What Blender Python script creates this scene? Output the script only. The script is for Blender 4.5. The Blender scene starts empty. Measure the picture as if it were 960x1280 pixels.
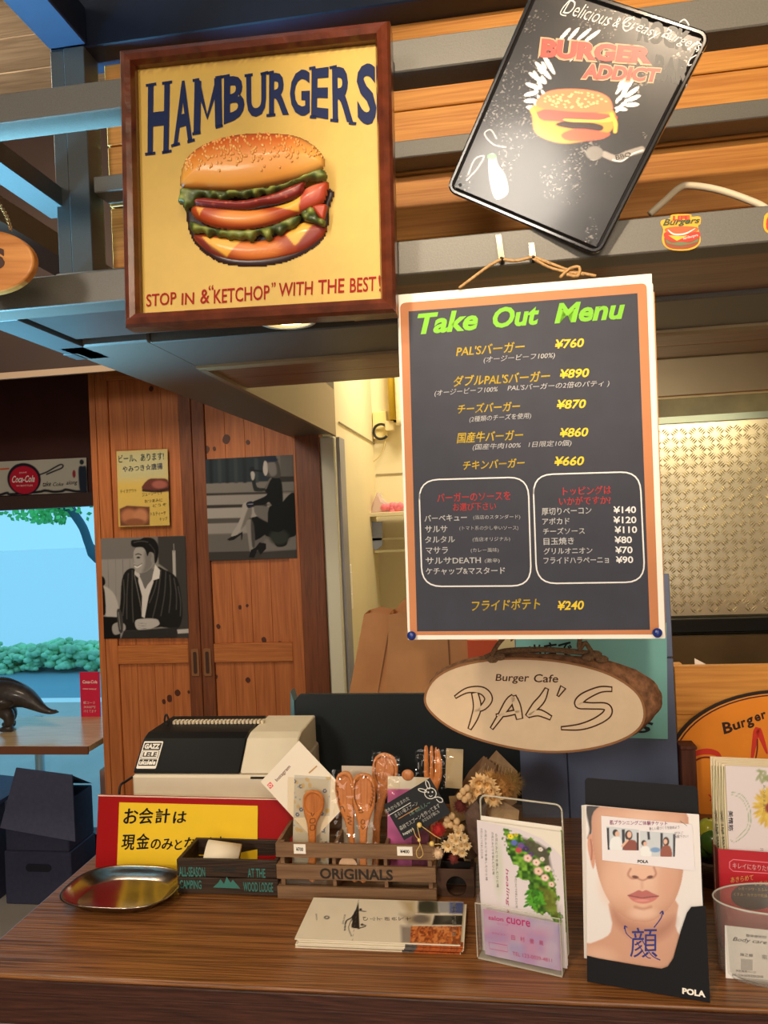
import bpy, bmesh, math, random
import numpy as np
from mathutils import Matrix, Vector
random.seed(7)
rng = np.random.default_rng(7)
C = bpy.context.scene.collection
S = bpy.context.scene
D2R = math.pi / 180

# ------------------------------------------------------------------ camera
F = 920.0            # focal length in pixels of the 960x1280 frame
EYE = 1.5
def _pd(u, v): return np.array([(u - 480) / F, -(v - 640) / F, -1.0])
_Y = _pd(610, 640); _Y /= np.linalg.norm(_Y)
_Z = np.cross(np.array([1, 0.045, 0.0]), _Y); _Z /= np.linalg.norm(_Z)
if _Z[1] < 0: _Z = -_Z
_X = np.cross(_Y, _Z)
RW = np.stack([_X, _Y, _Z])
CAMPOS = np.array([0, 0, EYE])
def W(u, v, y):                       # point of the vertical plane Y = y seen at u, v
    d = RW @ _pd(u, v); return d * (y / d[1]) + CAMPOS
def G(u, v, z=0.95):                  # point of the horizontal plane Z = z seen at u, v
    d = RW @ _pd(u, v); return d * ((z - EYE) / d[2]) + CAMPOS
def proj(p):
    c = RW.T @ (np.asarray(p, float) - CAMPOS); return np.array([480 + F * c[0] / -c[2], 640 - F * c[1] / -c[2]])
cam = bpy.data.cameras.new('camera'); camo = bpy.data.objects.new('camera', cam); C.objects.link(camo)
m4 = Matrix.Identity(4)
for i in range(3):
    for j in range(3): m4[i][j] = RW[i, j]
m4.translation = Vector(CAMPOS)
camo.matrix_world = m4
cam.sensor_fit = 'VERTICAL'; cam.sensor_height = 36; cam.lens = F / 1280 * 36; cam.clip_start = 0.02
S.camera = camo

# ------------------------------------------------------------------ world, lights, exposure
S.view_settings.view_transform = 'Standard'; S.view_settings.look = 'None'
S.view_settings.exposure = -0.22; S.view_settings.gamma = 1.0; S.view_settings.use_curve_mapping = False
wd = bpy.data.worlds.new('sky'); S.world = wd; wd.use_nodes = True
bg = wd.node_tree.nodes['Background']
bg.inputs[0].default_value = (0.40, 0.80, 0.96, 1); bg.inputs[1].default_value = 1.55
S.cycles.use_denoising = True
S.cycles.max_bounces = 7; S.cycles.transparent_max_bounces = 16; S.cycles.sample_clamp_indirect = 4

def light(name, kind, loc, target, energy, color, size=0.3, spot=None, blend=0.5, portal=False, size_y=None, spread=None):
    l = bpy.data.lights.new(name, kind); l.energy = energy; l.color = color
    if kind == 'AREA':
        l.size = size
        if size_y: l.shape = 'RECTANGLE'; l.size_y = size_y
        else: l.shape = 'DISK'
        if portal: l.cycles.is_portal = True
    elif kind == 'SPOT':
        l.spot_size = spot * D2R; l.spot_blend = blend; l.shadow_soft_size = size
    else: l.shadow_soft_size = size
    if spread: l.spread = spread * D2R
    o = bpy.data.objects.new(name, l); C.objects.link(o); o.location = loc
    d = Vector(target) - Vector(loc); o.rotation_euler = d.to_track_quat('-Z', 'Y').to_euler()
    return o
WARM = (1.0, 0.80, 0.56); NEUT = (1.0, 0.90, 0.76); YEL = (1.0, 0.78, 0.42)
light('ceiling_lamp', 'AREA', (0.6, -1.3, 2.5), (0.3, 0.6, 1.1), 18, WARM, 0.7)
light('ceiling_lamp', 'AREA', (-1.42, -2.55, 2.45), (0.04, 0.83, 1.87), 58, NEUT, 0.62)
light('front_fill', 'AREA', (0.4, -2.8, 1.3), (0.1, 1.0, 1.35), 36, (1.0, 0.88, 0.76), 1.8, size_y=1.4)  # added soft fill behind the camera, brightens undersides and front faces
light('counter_spot', 'SPOT', (0.0, -0.35, 2.42), (0.22, 1.0, 1.93), 88, WARM, 0.02, 42, 0.6)
light('counter_spot', 'SPOT', (-0.45, -0.2, 2.42), (-0.12, 1.15, 0.95), 42, WARM, 0.05, 48, 0.8)
light('room_lamp', 'AREA', (-1.3, 1.3, 2.5), (-1.15, 2.6, 1.2), 16, WARM, 0.4)
light('corridor_lamp', 'AREA', (-0.10, 2.75, 2.5), (-0.3, 3.2, 1.5), 15, (1.0, 0.86, 0.60), 0.35)
light('kitchen_lamp', 'AREA', (0.55, 1.62, 1.76), (0.6, 2.0, 1.2), 3.4, (1.0, 0.82, 0.52), 0.5, size_y=0.12)
light('window_portal', 'AREA', (-2.6, 3.02, 1.0), (-2.6, 0, 1.0), 1, (1, 1, 1), 2.6, size_y=1.5, portal=True)
# added blue light floating in the room, imitates window daylight under the rack
light('rack_blue_fill', 'AREA', (-1.9, 1.0, 0.9), (-0.98, 0.94, 1.8), 17, (0.25, 0.68, 1.0), 0.4, size_y=0.4, spread=26)

# ------------------------------------------------------------------ colours and materials
def lin(c):
    c = np.asarray(c, float)
    if c.max() > 1.0: c = c / 255.0
    return np.where(c <= 0.04045, c / 12.92, ((c + 0.055) / 1.055) ** 2.4)
def col4(c): l = lin(c); return (float(l[0]), float(l[1]), float(l[2]), 1.0)
_M = {}
def mat(c, rough=0.6, metal=0.0, spec=0.4, name=None, noise=0.0, nscale=30, bump=0.0, emit=0, alpha=1.0, coat=0.0):
    key = (str(c), rough, metal, spec, noise, nscale, bump, emit, alpha, coat)
    if key in _M: return _M[key]
    m = bpy.data.materials.new(name or 'paint'); m.use_nodes = True; nt = m.node_tree; b = nt.nodes['Principled BSDF']
    b.inputs['Base Color'].default_value = col4(c); b.inputs['Roughness'].default_value = rough
    b.inputs['Metallic'].default_value = metal; b.inputs['Specular IOR Level'].default_value = spec
    b.inputs['Alpha'].default_value = alpha; b.inputs['Coat Weight'].default_value = coat; b.inputs['Coat Roughness'].default_value = 0.12
    if emit: b.inputs['Emission Color'].default_value = col4(c); b.inputs['Emission Strength'].default_value = emit
    if noise or bump:
        tc = nt.nodes.new('ShaderNodeTexCoord'); n = nt.nodes.new('ShaderNodeTexNoise'); n.inputs['Scale'].default_value = nscale; n.inputs['Detail'].default_value = 5
        nt.links.new(tc.outputs['Object'], n.inputs['Vector'])
        if noise:
            r = nt.nodes.new('ShaderNodeValToRGB'); l = lin(c)
            r.color_ramp.elements[0].position = 0.3; r.color_ramp.elements[1].position = 0.7
            r.color_ramp.elements[0].color = (*(l * (1 - noise)), 1); r.color_ramp.elements[1].color = (*np.minimum(l * (1 + noise), 1), 1)
            nt.links.new(n.outputs['Fac'], r.inputs[0]); nt.links.new(r.outputs[0], b.inputs['Base Color'])
        if bump:
            bp = nt.nodes.new('ShaderNodeBump'); bp.inputs['Strength'].default_value = bump; bp.inputs['Distance'].default_value = 0.002
            nt.links.new(n.outputs['Fac'], bp.inputs['Height']); nt.links.new(bp.outputs[0], b.inputs['Normal'])
    _M[key] = m; return m
def wood(name, c1, c2, axis='X', scale=1.0, rough=0.5, bump=0.15, c3=None, coat=0.0, rings=14.0, stretch=0.06, soft=0.6):
    key = ('wood', name)
    if key in _M: return _M[key]
    m = bpy.data.materials.new(name); m.use_nodes = True; nt = m.node_tree; b = nt.nodes['Principled BSDF']; L = nt.links.new
    tc = nt.nodes.new('ShaderNodeTexCoord'); oi = nt.nodes.new('ShaderNodeObjectInfo')
    mul = nt.nodes.new('ShaderNodeVectorMath'); mul.operation = 'MULTIPLY_ADD'
    L(oi.outputs['Random'], mul.inputs[0]); mul.inputs[1].default_value = (7.3, 11.1, 5.7); L(tc.outputs['Object'], mul.inputs[2])
    mp = nt.nodes.new('ShaderNodeMapping'); s = [1.0, 1.0, 1.0]; s['XYZ'.index(axis)] = stretch
    mp.inputs['Scale'].default_value = [k * scale for k in s]; L(mul.outputs[0], mp.inputs['Vector'])
    n1 = nt.nodes.new('ShaderNodeTexNoise'); n1.inputs['Scale'].default_value = rings; n1.inputs['Detail'].default_value = 2; n1.inputs['Distortion'].default_value = 0.6
    L(mp.outputs[0], n1.inputs['Vector'])
    ml = nt.nodes.new('ShaderNodeMath'); ml.operation = 'MULTIPLY'; ml.inputs[1].default_value = 9.0; L(n1.outputs['Fac'], ml.inputs[0])
    fr = nt.nodes.new('ShaderNodeMath'); fr.operation = 'PINGPONG'; fr.inputs[1].default_value = 0.5; L(ml.outputs[0], fr.inputs[0])
    n2 = nt.nodes.new('ShaderNodeTexNoise'); n2.inputs['Scale'].default_value = rings * 14; n2.inputs['Detail'].default_value = 3; L(mp.outputs[0], n2.inputs['Vector'])
    ad = nt.nodes.new('ShaderNodeMath'); ad.operation = 'MULTIPLY_ADD'; ad.inputs[1].default_value = 1.1 * soft; L(fr.outputs[0], ad.inputs[0])
    sb = nt.nodes.new('ShaderNodeMath'); sb.operation = 'MULTIPLY_ADD'; sb.inputs[1].default_value = 0.9; sb.inputs[2].default_value = -0.45 + 0.5 * (1 - 0.55 * soft); L(n2.outputs['Fac'], sb.inputs[0]); L(sb.outputs[0], ad.inputs[2])
    r = nt.nodes.new('ShaderNodeValToRGB'); e = r.color_ramp.elements
    e[0].position = 0.15; e[1].position = 0.85; e[0].color = col4(c1); e[1].color = col4(c2)
    if c3: x = e.new(0.5); x.color = col4(c3)
    L(ad.outputs[0], r.inputs[0]); L(r.outputs[0], b.inputs['Base Color'])
    bp = nt.nodes.new('ShaderNodeBump'); bp.inputs['Strength'].default_value = bump; bp.inputs['Distance'].default_value = 0.002
    L(ad.outputs[0], bp.inputs['Height']); L(bp.outputs[0], b.inputs['Normal'])
    b.inputs['Roughness'].default_value = rough; b.inputs['Coat Weight'].default_value = coat; b.inputs['Coat Roughness'].default_value = 0.2
    b.inputs['Specular IOR Level'].default_value = 0.35
    _M[key] = m; return m
def print_mat(rough=0.5, metal=0.0, spec=0.4, coat=0.0):
    key = ('print', rough, metal, spec, coat)
    if key in _M: return _M[key]
    m = bpy.data.materials.new('printed_surface'); m.use_nodes = True; nt = m.node_tree; b = nt.nodes['Principled BSDF']
    a = nt.nodes.new('ShaderNodeAttribute'); a.attribute_name = 'Col'; nt.links.new(a.outputs['Color'], b.inputs['Base Color'])
    b.inputs['Roughness'].default_value = rough; b.inputs['Metallic'].default_value = metal; b.inputs['Specular IOR Level'].default_value = spec
    b.inputs['Coat Weight'].default_value = coat; b.inputs['Coat Roughness'].default_value = 0.1
    _M[key] = m; return m
def clear_mat(tint=(255, 255, 255), glossy=0.12, rough=0.05, name='clear_plastic', milk=0.0):
    key = ('clear', str(tint), glossy, rough, milk)
    if key in _M: return _M[key]
    m = bpy.data.materials.new(name); m.use_nodes = True; nt = m.node_tree; L = nt.links.new
    for n in list(nt.nodes): nt.nodes.remove(n)
    out = nt.nodes.new('ShaderNodeOutputMaterial'); tr = nt.nodes.new('ShaderNodeBsdfTransparent'); gl = nt.nodes.new('ShaderNodeBsdfGlossy')
    tr.inputs[0].default_value = col4(tint); gl.inputs['Roughness'].default_value = rough
    fz = nt.nodes.new('ShaderNodeLayerWeight'); fz.inputs[0].default_value = 0.5
    pw_ = nt.nodes.new('ShaderNodeMath'); pw_.operation = 'POWER'; pw_.inputs[1].default_value = 4.0; L(fz.outputs['Facing'], pw_.inputs[0])
    mx = nt.nodes.new('ShaderNodeMixShader'); ma = nt.nodes.new('ShaderNodeMath'); ma.operation = 'MULTIPLY_ADD'; ma.inputs[1].default_value = 0.6; ma.inputs[2].default_value = 0.02 + glossy * 0.12
    L(pw_.outputs[0], ma.inputs[0]); L(ma.outputs[0], mx.inputs[0]); L(tr.outputs[0], mx.inputs[1]); L(gl.outputs[0], mx.inputs[2])
    last = mx
    if milk:
        df = nt.nodes.new('ShaderNodeBsdfDiffuse'); df.inputs[0].default_value = (0.8, 0.8, 0.78, 1)
        m2 = nt.nodes.new('ShaderNodeMixShader'); m2.inputs[0].default_value = milk; L(mx.outputs[0], m2.inputs[1]); L(df.outputs[0], m2.inputs[2]); last = m2
    L(last.outputs[0], out.inputs['Surface'])
    _M[key] = m; return m

# ------------------------------------------------------------------ object helpers
def link(o, parent=None):
    C.objects.link(o)
    if parent is not None: o.parent = parent
    return o
def tag(o, label=None, cat=None, group=None, kind=None):
    if label: o['label'] = label
    if cat: o['category'] = cat
    if group: o['group'] = group
    if kind: o['kind'] = kind
    return o
def struct(o): o['kind'] = 'structure'; return o
def empty(name, mw, label=None, cat=None, group=None, kind=None):
    o = bpy.data.objects.new(name, None); o.empty_display_size = 0.02; C.objects.link(o)
    o.matrix_world = mw if isinstance(mw, Matrix) else Matrix.Translation(Vector(mw))
    return tag(o, label, cat, group, kind)
class MB:
    def __init__(s): s.v = []; s.f = []; s.mi = []; s.cur = 0; s.sm = []
    def add(s, vs, fs, smooth=False):
        n = len(s.v); s.v += [tuple(map(float, p)) for p in vs]
        for f in fs: s.f.append(tuple(n + i for i in f)); s.mi.append(s.cur); s.sm.append(smooth)
    def box(s, x0, x1, y0, y1, z0, z1, M=None):
        vs = [(x, y, z) for x in (x0, x1) for y in (y0, y1) for z in (z0, z1)]
        if M is not None: vs = [tuple(M @ Vector(p)) for p in vs]
        s.add(vs, [(0, 1, 3, 2), (4, 6, 7, 5), (0, 4, 5, 1), (2, 3, 7, 6), (0, 2, 6, 4), (1, 5, 7, 3)])
    def prism(s, pts, y0, y1):          # outline in x,z; front at y0
        n = len(pts); vs = [(p[0], y0, p[1]) for p in pts] + [(p[0], y1, p[1]) for p in pts]
        s.add(vs, [tuple(range(n)), tuple(range(2 * n - 1, n - 1, -1))] + [(i, i + n, (i + 1) % n + n, (i + 1) % n) for i in range(n)])
    def prismz(s, pts, z0, z1):
        n = len(pts); vs = [(p[0], p[1], z0) for p in pts] + [(p[0], p[1], z1) for p in pts]
        s.add(vs, [tuple(range(n - 1, -1, -1)), tuple(range(n, 2 * n))] + [(i, (i + 1) % n, (i + 1) % n + n, i + n) for i in range(n)])
    def tube(s, path, r, seg=8, cap=True, smooth=True):
        path = [Vector(p) for p in path]; rs = r if hasattr(r, '__len__') else [r] * len(path); rings = []
        up = Vector((0.13, 0.21, 0.97))
        for i, p in enumerate(path):
            t = (path[min(i + 1, len(path) - 1)] - path[max(i - 1, 0)]).normalized()
            a = t.cross(up)
            if a.length < 0.05: a = t.cross(Vector((1, 0, 0)))
            a.normalize(); b = t.cross(a); up = a.cross(t) if a.cross(t).length else up
            rings.append([p + (a * math.cos(k * 2 * math.pi / seg) + b * math.sin(k * 2 * math.pi / seg)) * rs[i] for k in range(seg)])
        vs = [q for g in rings for q in g]; fs = []
        for i in range(len(path) - 1):
            for k in range(seg):
                fs.append((i * seg + k, i * seg + (k + 1) % seg, (i + 1) * seg + (k + 1) % seg, (i + 1) * seg + k))
        if cap: fs += [tuple(range(seg - 1, -1, -1)), tuple((len(path) - 1) * seg + k for k in range(seg))]
        s.add(vs, fs, smooth)
    def lathe(s, prof, c=(0, 0, 0), seg=20, sx=1, sy=1, smooth=True):
        vs = []; n = len(prof)
        for r, z in prof:
            for k in range(seg):
                a = k * 2 * math.pi / seg; vs.append((c[0] + r * math.cos(a) * sx, c[1] + r * math.sin(a) * sy, c[2] + z))
        fs = [(i * seg + k, i * seg + (k + 1) % seg, (i + 1) * seg + (k + 1) % seg, (i + 1) * seg + k) for i in range(n - 1) for k in range(seg)]
        if prof[0][0] > 1e-6: fs.append(tuple(range(seg - 1, -1, -1)))
        if prof[-1][0] > 1e-6: fs.append(tuple((n - 1) * seg + k for k in range(seg)))
        s.add(vs, fs, smooth)
    def ball(s, c, r, seg=8, rings=5, sc=(1, 1, 1)):
        vs = []; fs = []
        for i in range(rings + 1):
            t = math.pi * i / rings
            for k in range(seg):
                a = 2 * math.pi * k / seg; vs.append((c[0] + r * sc[0] * math.sin(t) * math.cos(a), c[1] + r * sc[1] * math.sin(t) * math.sin(a), c[2] + r * sc[2] * math.cos(t)))
        for i in range(rings):
            for k in range(seg): fs.append((i * seg + k, (i + 1) * seg + k, (i + 1) * seg + (k + 1) % seg, i * seg + (k + 1) % seg))
        s.add(vs, fs, True)
    def build(s, name, m, parent=None, bevel=0.0, label=None, cat=None, group=None, kind=None, seg=1, recenter=True):
        me = bpy.data.meshes.new(name); vs = s.v; org = Vector((0, 0, 0))
        if parent is None and recenter and vs:
            a = np.array(vs); org = Vector(((a[:, 0].min() + a[:, 0].max()) / 2, (a[:, 1].min() + a[:, 1].max()) / 2, a[:, 2].min()))
            vs = [tuple(Vector(p) - org) for p in vs]
        me.from_pydata(vs, [], s.f)
        for mm in (m if isinstance(m, (list, tuple)) else [m]): me.materials.append(mm)
        me.polygons.foreach_set('material_index', s.mi); me.polygons.foreach_set('use_smooth', s.sm)
        if bevel:
            bm = bmesh.new(); bm.from_mesh(me); bmesh.ops.remove_doubles(bm, verts=bm.verts, dist=1e-6)
            eds = [e for e in bm.edges if len(e.link_faces) == 2 and e.calc_face_angle(0) > 0.6]
            bmesh.ops.bevel(bm, geom=eds, offset=bevel, segments=seg, affect='EDGES', profile=0.5, clamp_overlap=True); bm.to_mesh(me); bm.free()
        me.validate(); me.update()
        o = bpy.data.objects.new(name, me); o.location = org; link(o, parent)
        return tag(o, label, cat, group, kind)
def box(name, x0, x1, y0, y1, z0, z1, m, parent=None, bevel=0.0, **k):
    b = MB(); b.box(min(x0, x1), max(x0, x1), min(y0, y1), max(y0, y1), min(z0, z1), max(z0, z1)); return b.build(name, m, parent, bevel, **k)
def spline(pts, n=6, closed=False):
    pts = [np.array(p, float) for p in pts]; N = len(pts); out = []
    rngi = range(N) if closed else range(N - 1)
    for i in rngi:
        if closed: p0, p1, p2, p3 = pts[i - 1], pts[i], pts[(i + 1) % N], pts[(i + 2) % N]
        else: p0, p1, p2, p3 = pts[max(i - 1, 0)], pts[i], pts[i + 1], pts[min(i + 2, N - 1)]
        for k in range(n):
            t = k / n; out.append(0.5 * ((2 * p1) + (-p0 + p2) * t + (2 * p0 - 5 * p1 + 4 * p2 - p3) * t * t + (-p0 + 3 * p1 - 3 * p2 + p3) * t ** 3))
    if not closed: out.append(pts[-1])
    return out
def rrect(x0, x1, z0, z1, r, n=5):
    out = []
    for cx, cz, a0 in ((x1 - r, z1 - r, 0), (x0 + r, z1 - r, 90), (x0 + r, z0 + r, 180), (x1 - r, z0 + r, 270)):
        for k in range(n + 1): a = (a0 + 90 * k / n) * D2R; out.append((cx + r * math.cos(a), cz + r * math.sin(a)))
    return out[::-1]      # clockwise seen from -Y

# ------------------------------------------------------------------ text as flat meshes
_tc = {}
def glyphs(s, bold=0.0, shear=0.0, spacing=1.0):
    key = (s, bold, shear, spacing)
    if key in _tc: return _tc[key]
    full = bold; cjk = any(ord(c) > 0x2E80 for c in s)
    if cjk: bold = 0.0
    cu = bpy.data.curves.new('lettering', 'FONT'); cu.body = s; cu.size = 1; cu.offset = bold; cu.shear = shear; cu.space_character = spacing; cu.resolution_u = 3; cu.fill_mode = 'FRONT'
    o = bpy.data.objects.new('lettering', cu); C.objects.link(o)
    dg = bpy.context.evaluated_depsgraph_get(); me = bpy.data.meshes.new_from_object(o.evaluated_get(dg))
    n = len(me.vertices); co = np.empty(n * 3); me.vertices.foreach_get('co', co); co = co.reshape(-1, 3)
    fs = [tuple(p.vertices) for p in me.polygons]
    bpy.data.objects.remove(o); bpy.data.curves.remove(cu); bpy.data.meshes.remove(me)
    a = co[:, :2]
    if cjk and full > 0.003:
        k = full * 0.75; shifts = ((-k, 0), (k, 0), (0, k * 0.7), (0, -k * 0.7)); m_ = len(a)
        fs = [tuple(i + j * m_ for i in f) for j in range(4) for f in fs]; a = np.concatenate([a + np.array(d) for d in shifts])
    lo = a.min(0); hi = a.max(0); a = (a - lo) / np.maximum(hi - lo, 1e-6)
    _tc[key] = (a, fs); return _tc[key]

def homog(src, dst):
    A = []
    for (x, y), (u, v) in zip(src, dst):
        A.append([x, y, 1, 0, 0, 0, -u * x, -u * y, -u]); A.append([0, 0, 0, x, y, 1, -v * x, -v * y, -v])
    _, _, vt = np.linalg.svd(np.array(A, float)); return vt[-1].reshape(3, 3)
def happly(H, p):
    p = np.asarray(p, float); q = np.concatenate([p, np.ones(p.shape[:-1] + (1,))], -1) @ H.T; return q[..., :2] / q[..., 2:3]

def rotm(yaw, lean, roll):
    return (Matrix.Rotation(yaw, 4, 'Z') @ Matrix.Rotation(lean, 4, 'X') @ Matrix.Rotation(roll, 4, 'Y'))
def pose(quad, y, yaw0=0.0, lean0=0.0, roll0=None, base=None, stiff=1.5, size=None):
    """least-squares rigid rectangle (x right, z up, faces -y) for four observed corners (tl, tr, br, bl) at depth y"""
    q = np.array(quad, float)
    if base is not None:
        g = G(*(q[2] + q[3]) / 2, base); y = g[1]
    def solve(y):
        c = W(*q.mean(0), y); tl, tr, br, bl = [W(*p, y) for p in q]
        w = (np.linalg.norm(tr - tl) + np.linalg.norm(br - bl)) / 2; h = (np.linalg.norm(tl - bl) + np.linalg.norm(tr - br)) / 2
        x = np.array([yaw0 * D2R, lean0 * D2R, 0.0 if roll0 is None else roll0 * D2R, c[0], c[2], w, h])
        def res(x):
            R = np.array(rotm(x[0], x[1], x[2]).to_3x3()); cc = np.array([x[3], y, x[4]]); r = []
            for (sx, sz), p in zip(((-.5, .5), (.5, .5), (.5, -.5), (-.5, -.5)), q):
                r += list(proj(cc + R @ np.array([sx * x[5], 0, sz * x[6]])) - p)
            r += [(x[0] - yaw0 * D2R) / (stiff * D2R), (x[1] - lean0 * D2R) / (stiff * D2R)]
            if roll0 is not None: r.append((x[2] - roll0 * D2R) / (0.05 * D2R))
            if size: r += [(x[5] - size[0]) * 3000, (x[6] - size[1]) * 3000]
            return np.array(r)
        for _ in range(12):
            r = res(x); J = np.stack([(res(x + np.eye(7)[k] * 1e-5) - r) / 1e-5 for k in range(7)], 1)
            x = x - np.linalg.lstsq(J, r, rcond=None)[0]
        R = rotm(x[0], x[1], x[2]); M = Matrix.Translation(Vector((x[3], y, x[4]))) @ R
        return M, x[5], x[6]
    M, w, h = solve(y)
    if base is not None:
        for _ in range(4):
            b = M @ Vector((0, 0, -h / 2)); y += (G(*(q[2] + q[3]) / 2, base)[1] - b.y); M, w, h = solve(y)
        b = M @ Vector((0, 0, -h / 2)); M = Matrix.Translation(Vector((0, 0, base - b.z))) @ M
    return M @ Matrix.Translation(Vector((0, 0, -h / 2))), w, h       # origin at bottom centre

class Sheet:
    """a flat thing with its own rigid pose; art is laid out on it in the coordinates of a reference crop"""
    def __init__(s, name, quad, y=None, crop=(0, 0, 1), label=None, cat=None, group=None, parent=None, **k):
        s.crop = crop; s.q = [s.c(p) for p in quad]
        if 'flat' in k:                       # lying on the horizontal plane z
            z = k['flat']; tl, tr, br, bl = [G(*p, z)[:2] for p in s.q]
            ex = (br - bl) + (tr - tl); ex /= np.linalg.norm(ex); ez = np.array([-ex[1], ex[0]])
            s.w = (np.linalg.norm(br - bl) + np.linalg.norm(tr - tl)) / 2; s.h = ((tl - bl) @ ez + (tr - br) @ ez) / 2
            o_ = (bl + br) / 2; s.M = Matrix.Translation((o_[0], o_[1], z)) @ Matrix.Rotation(math.atan2(ex[1], ex[0]), 4, 'Z') @ Matrix.Rotation(-math.pi / 2, 4, 'X')
        else: s.M, s.w, s.h = pose(s.q, y, **k)
        s.o = empty(name, s.M, label, cat, group) if name else None
        s.H = homog(s.q, [(-s.w / 2, s.h), (s.w / 2, s.h), (s.w / 2, 0), (-s.w / 2, 0)])
        s.Hi = np.linalg.inv(s.H); s.lv = 0.0
    def c(s, p): return (s.crop[0] + p[0] / s.crop[2], s.crop[1] + p[1] / s.crop[2])
    def L(s, p): return tuple(happly(s.H, s.c(p)))
    def rect(s, name, m, t=0.0006, quad=None, y=0.0, r=0.0, **k):
        if quad is None: x0, x1, z0, z1 = -s.w / 2, s.w / 2, 0, s.h; pts = [(x0, z0), (x0, z1), (x1, z1), (x1, z0)]
        else: pts = [s.L(p) for p in quad][::-1]
        if r and quad is None: pts = rrect(x0, x1, z0, z1, r)
        b = MB(); b.prism(pts, y, y + t); return b.build(name, m, s.o, **k)
    def poly(s, name, m, pts, y=-0.0003, t=0.0002, smooth=0, parent=None, **k):
        if smooth: pts = spline(pts, smooth, True)
        P = [s.L(p) for p in pts]
        a = sum(P[i][0] * P[(i + 1) % len(P)][1] - P[(i + 1) % len(P)][0] * P[i][1] for i in range(len(P)))
        if a < 0: P = P[::-1]
        b = MB(); b.prism(P, y, y + t); return b.build(name, m, parent or s.o, **k)
    def ribbon(s, name, m, lines, width, y=-0.0004, parent=None, n=5, taper=False):
        b = MB()
        for ln in lines:
            P = [np.array(s.L(p)) for p in (spline(ln, n) if n > 1 else ln)]; N = len(P)
            wl = width / s.crop[2] * s.w / abs(s.q[1][0] - s.q[0][0]) / 2
            A = []; B = []
            for i in range(N):
                t = P[min(i + 1, N - 1)] - P[max(i - 1, 0)]; t = t / (np.linalg.norm(t) + 1e-12); nn = np.array([-t[1], t[0]])
                ww = wl * (1 - 0.75 * abs(2 * i / (N - 1) - 1) ** 2 if taper else 1)
                A.append(P[i] + nn * ww); B.append(P[i] - nn * ww)
            vs = [(p[0], y, p[1]) for p in A] + [(p[0], y, p[1]) for p in B]
            b.add(vs, [(i, i + 1, N + i + 1, N + i) for i in range(N - 1)])
        return b.build(name, m, parent or s.o)
    def text(s, items, m, name='lettering', y=-0.0005, bold=0.0, shear=0.0, parent=None, spacing=1.0, **k):
        """items: (string, left baseline point, right baseline point, height) or (string, quad) in crop coordinates"""
        o = None
        for it in items:
            b = MB(); a, fs = glyphs(it[0], bold, shear, spacing)
            if len(it) == 2: tl, tr, br, bl = [np.array(s.L(p)) for p in it[1]]
            else:
                bl = np.array(s.L(it[1])); br = np.array(s.L(it[2])); d = br - bl
                hh = it[3] / s.crop[2] * s.h / np.linalg.norm(np.array(s.q[0]) - np.array(s.q[3]))
                n = np.array([-d[1], d[0]]) / np.linalg.norm(d) * hh; tl = bl + n; tr = br + n
            u = a[:, :1]; v = a[:, 1:]
            P = bl * (1 - u) * (1 - v) + br * u * (1 - v) + tl * (1 - u) * v + tr * u * v
            b.add([(p[0], y, p[1]) for p in P], fs)
            o = b.build(name, m, parent or s.o, **k)
        return o

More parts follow.
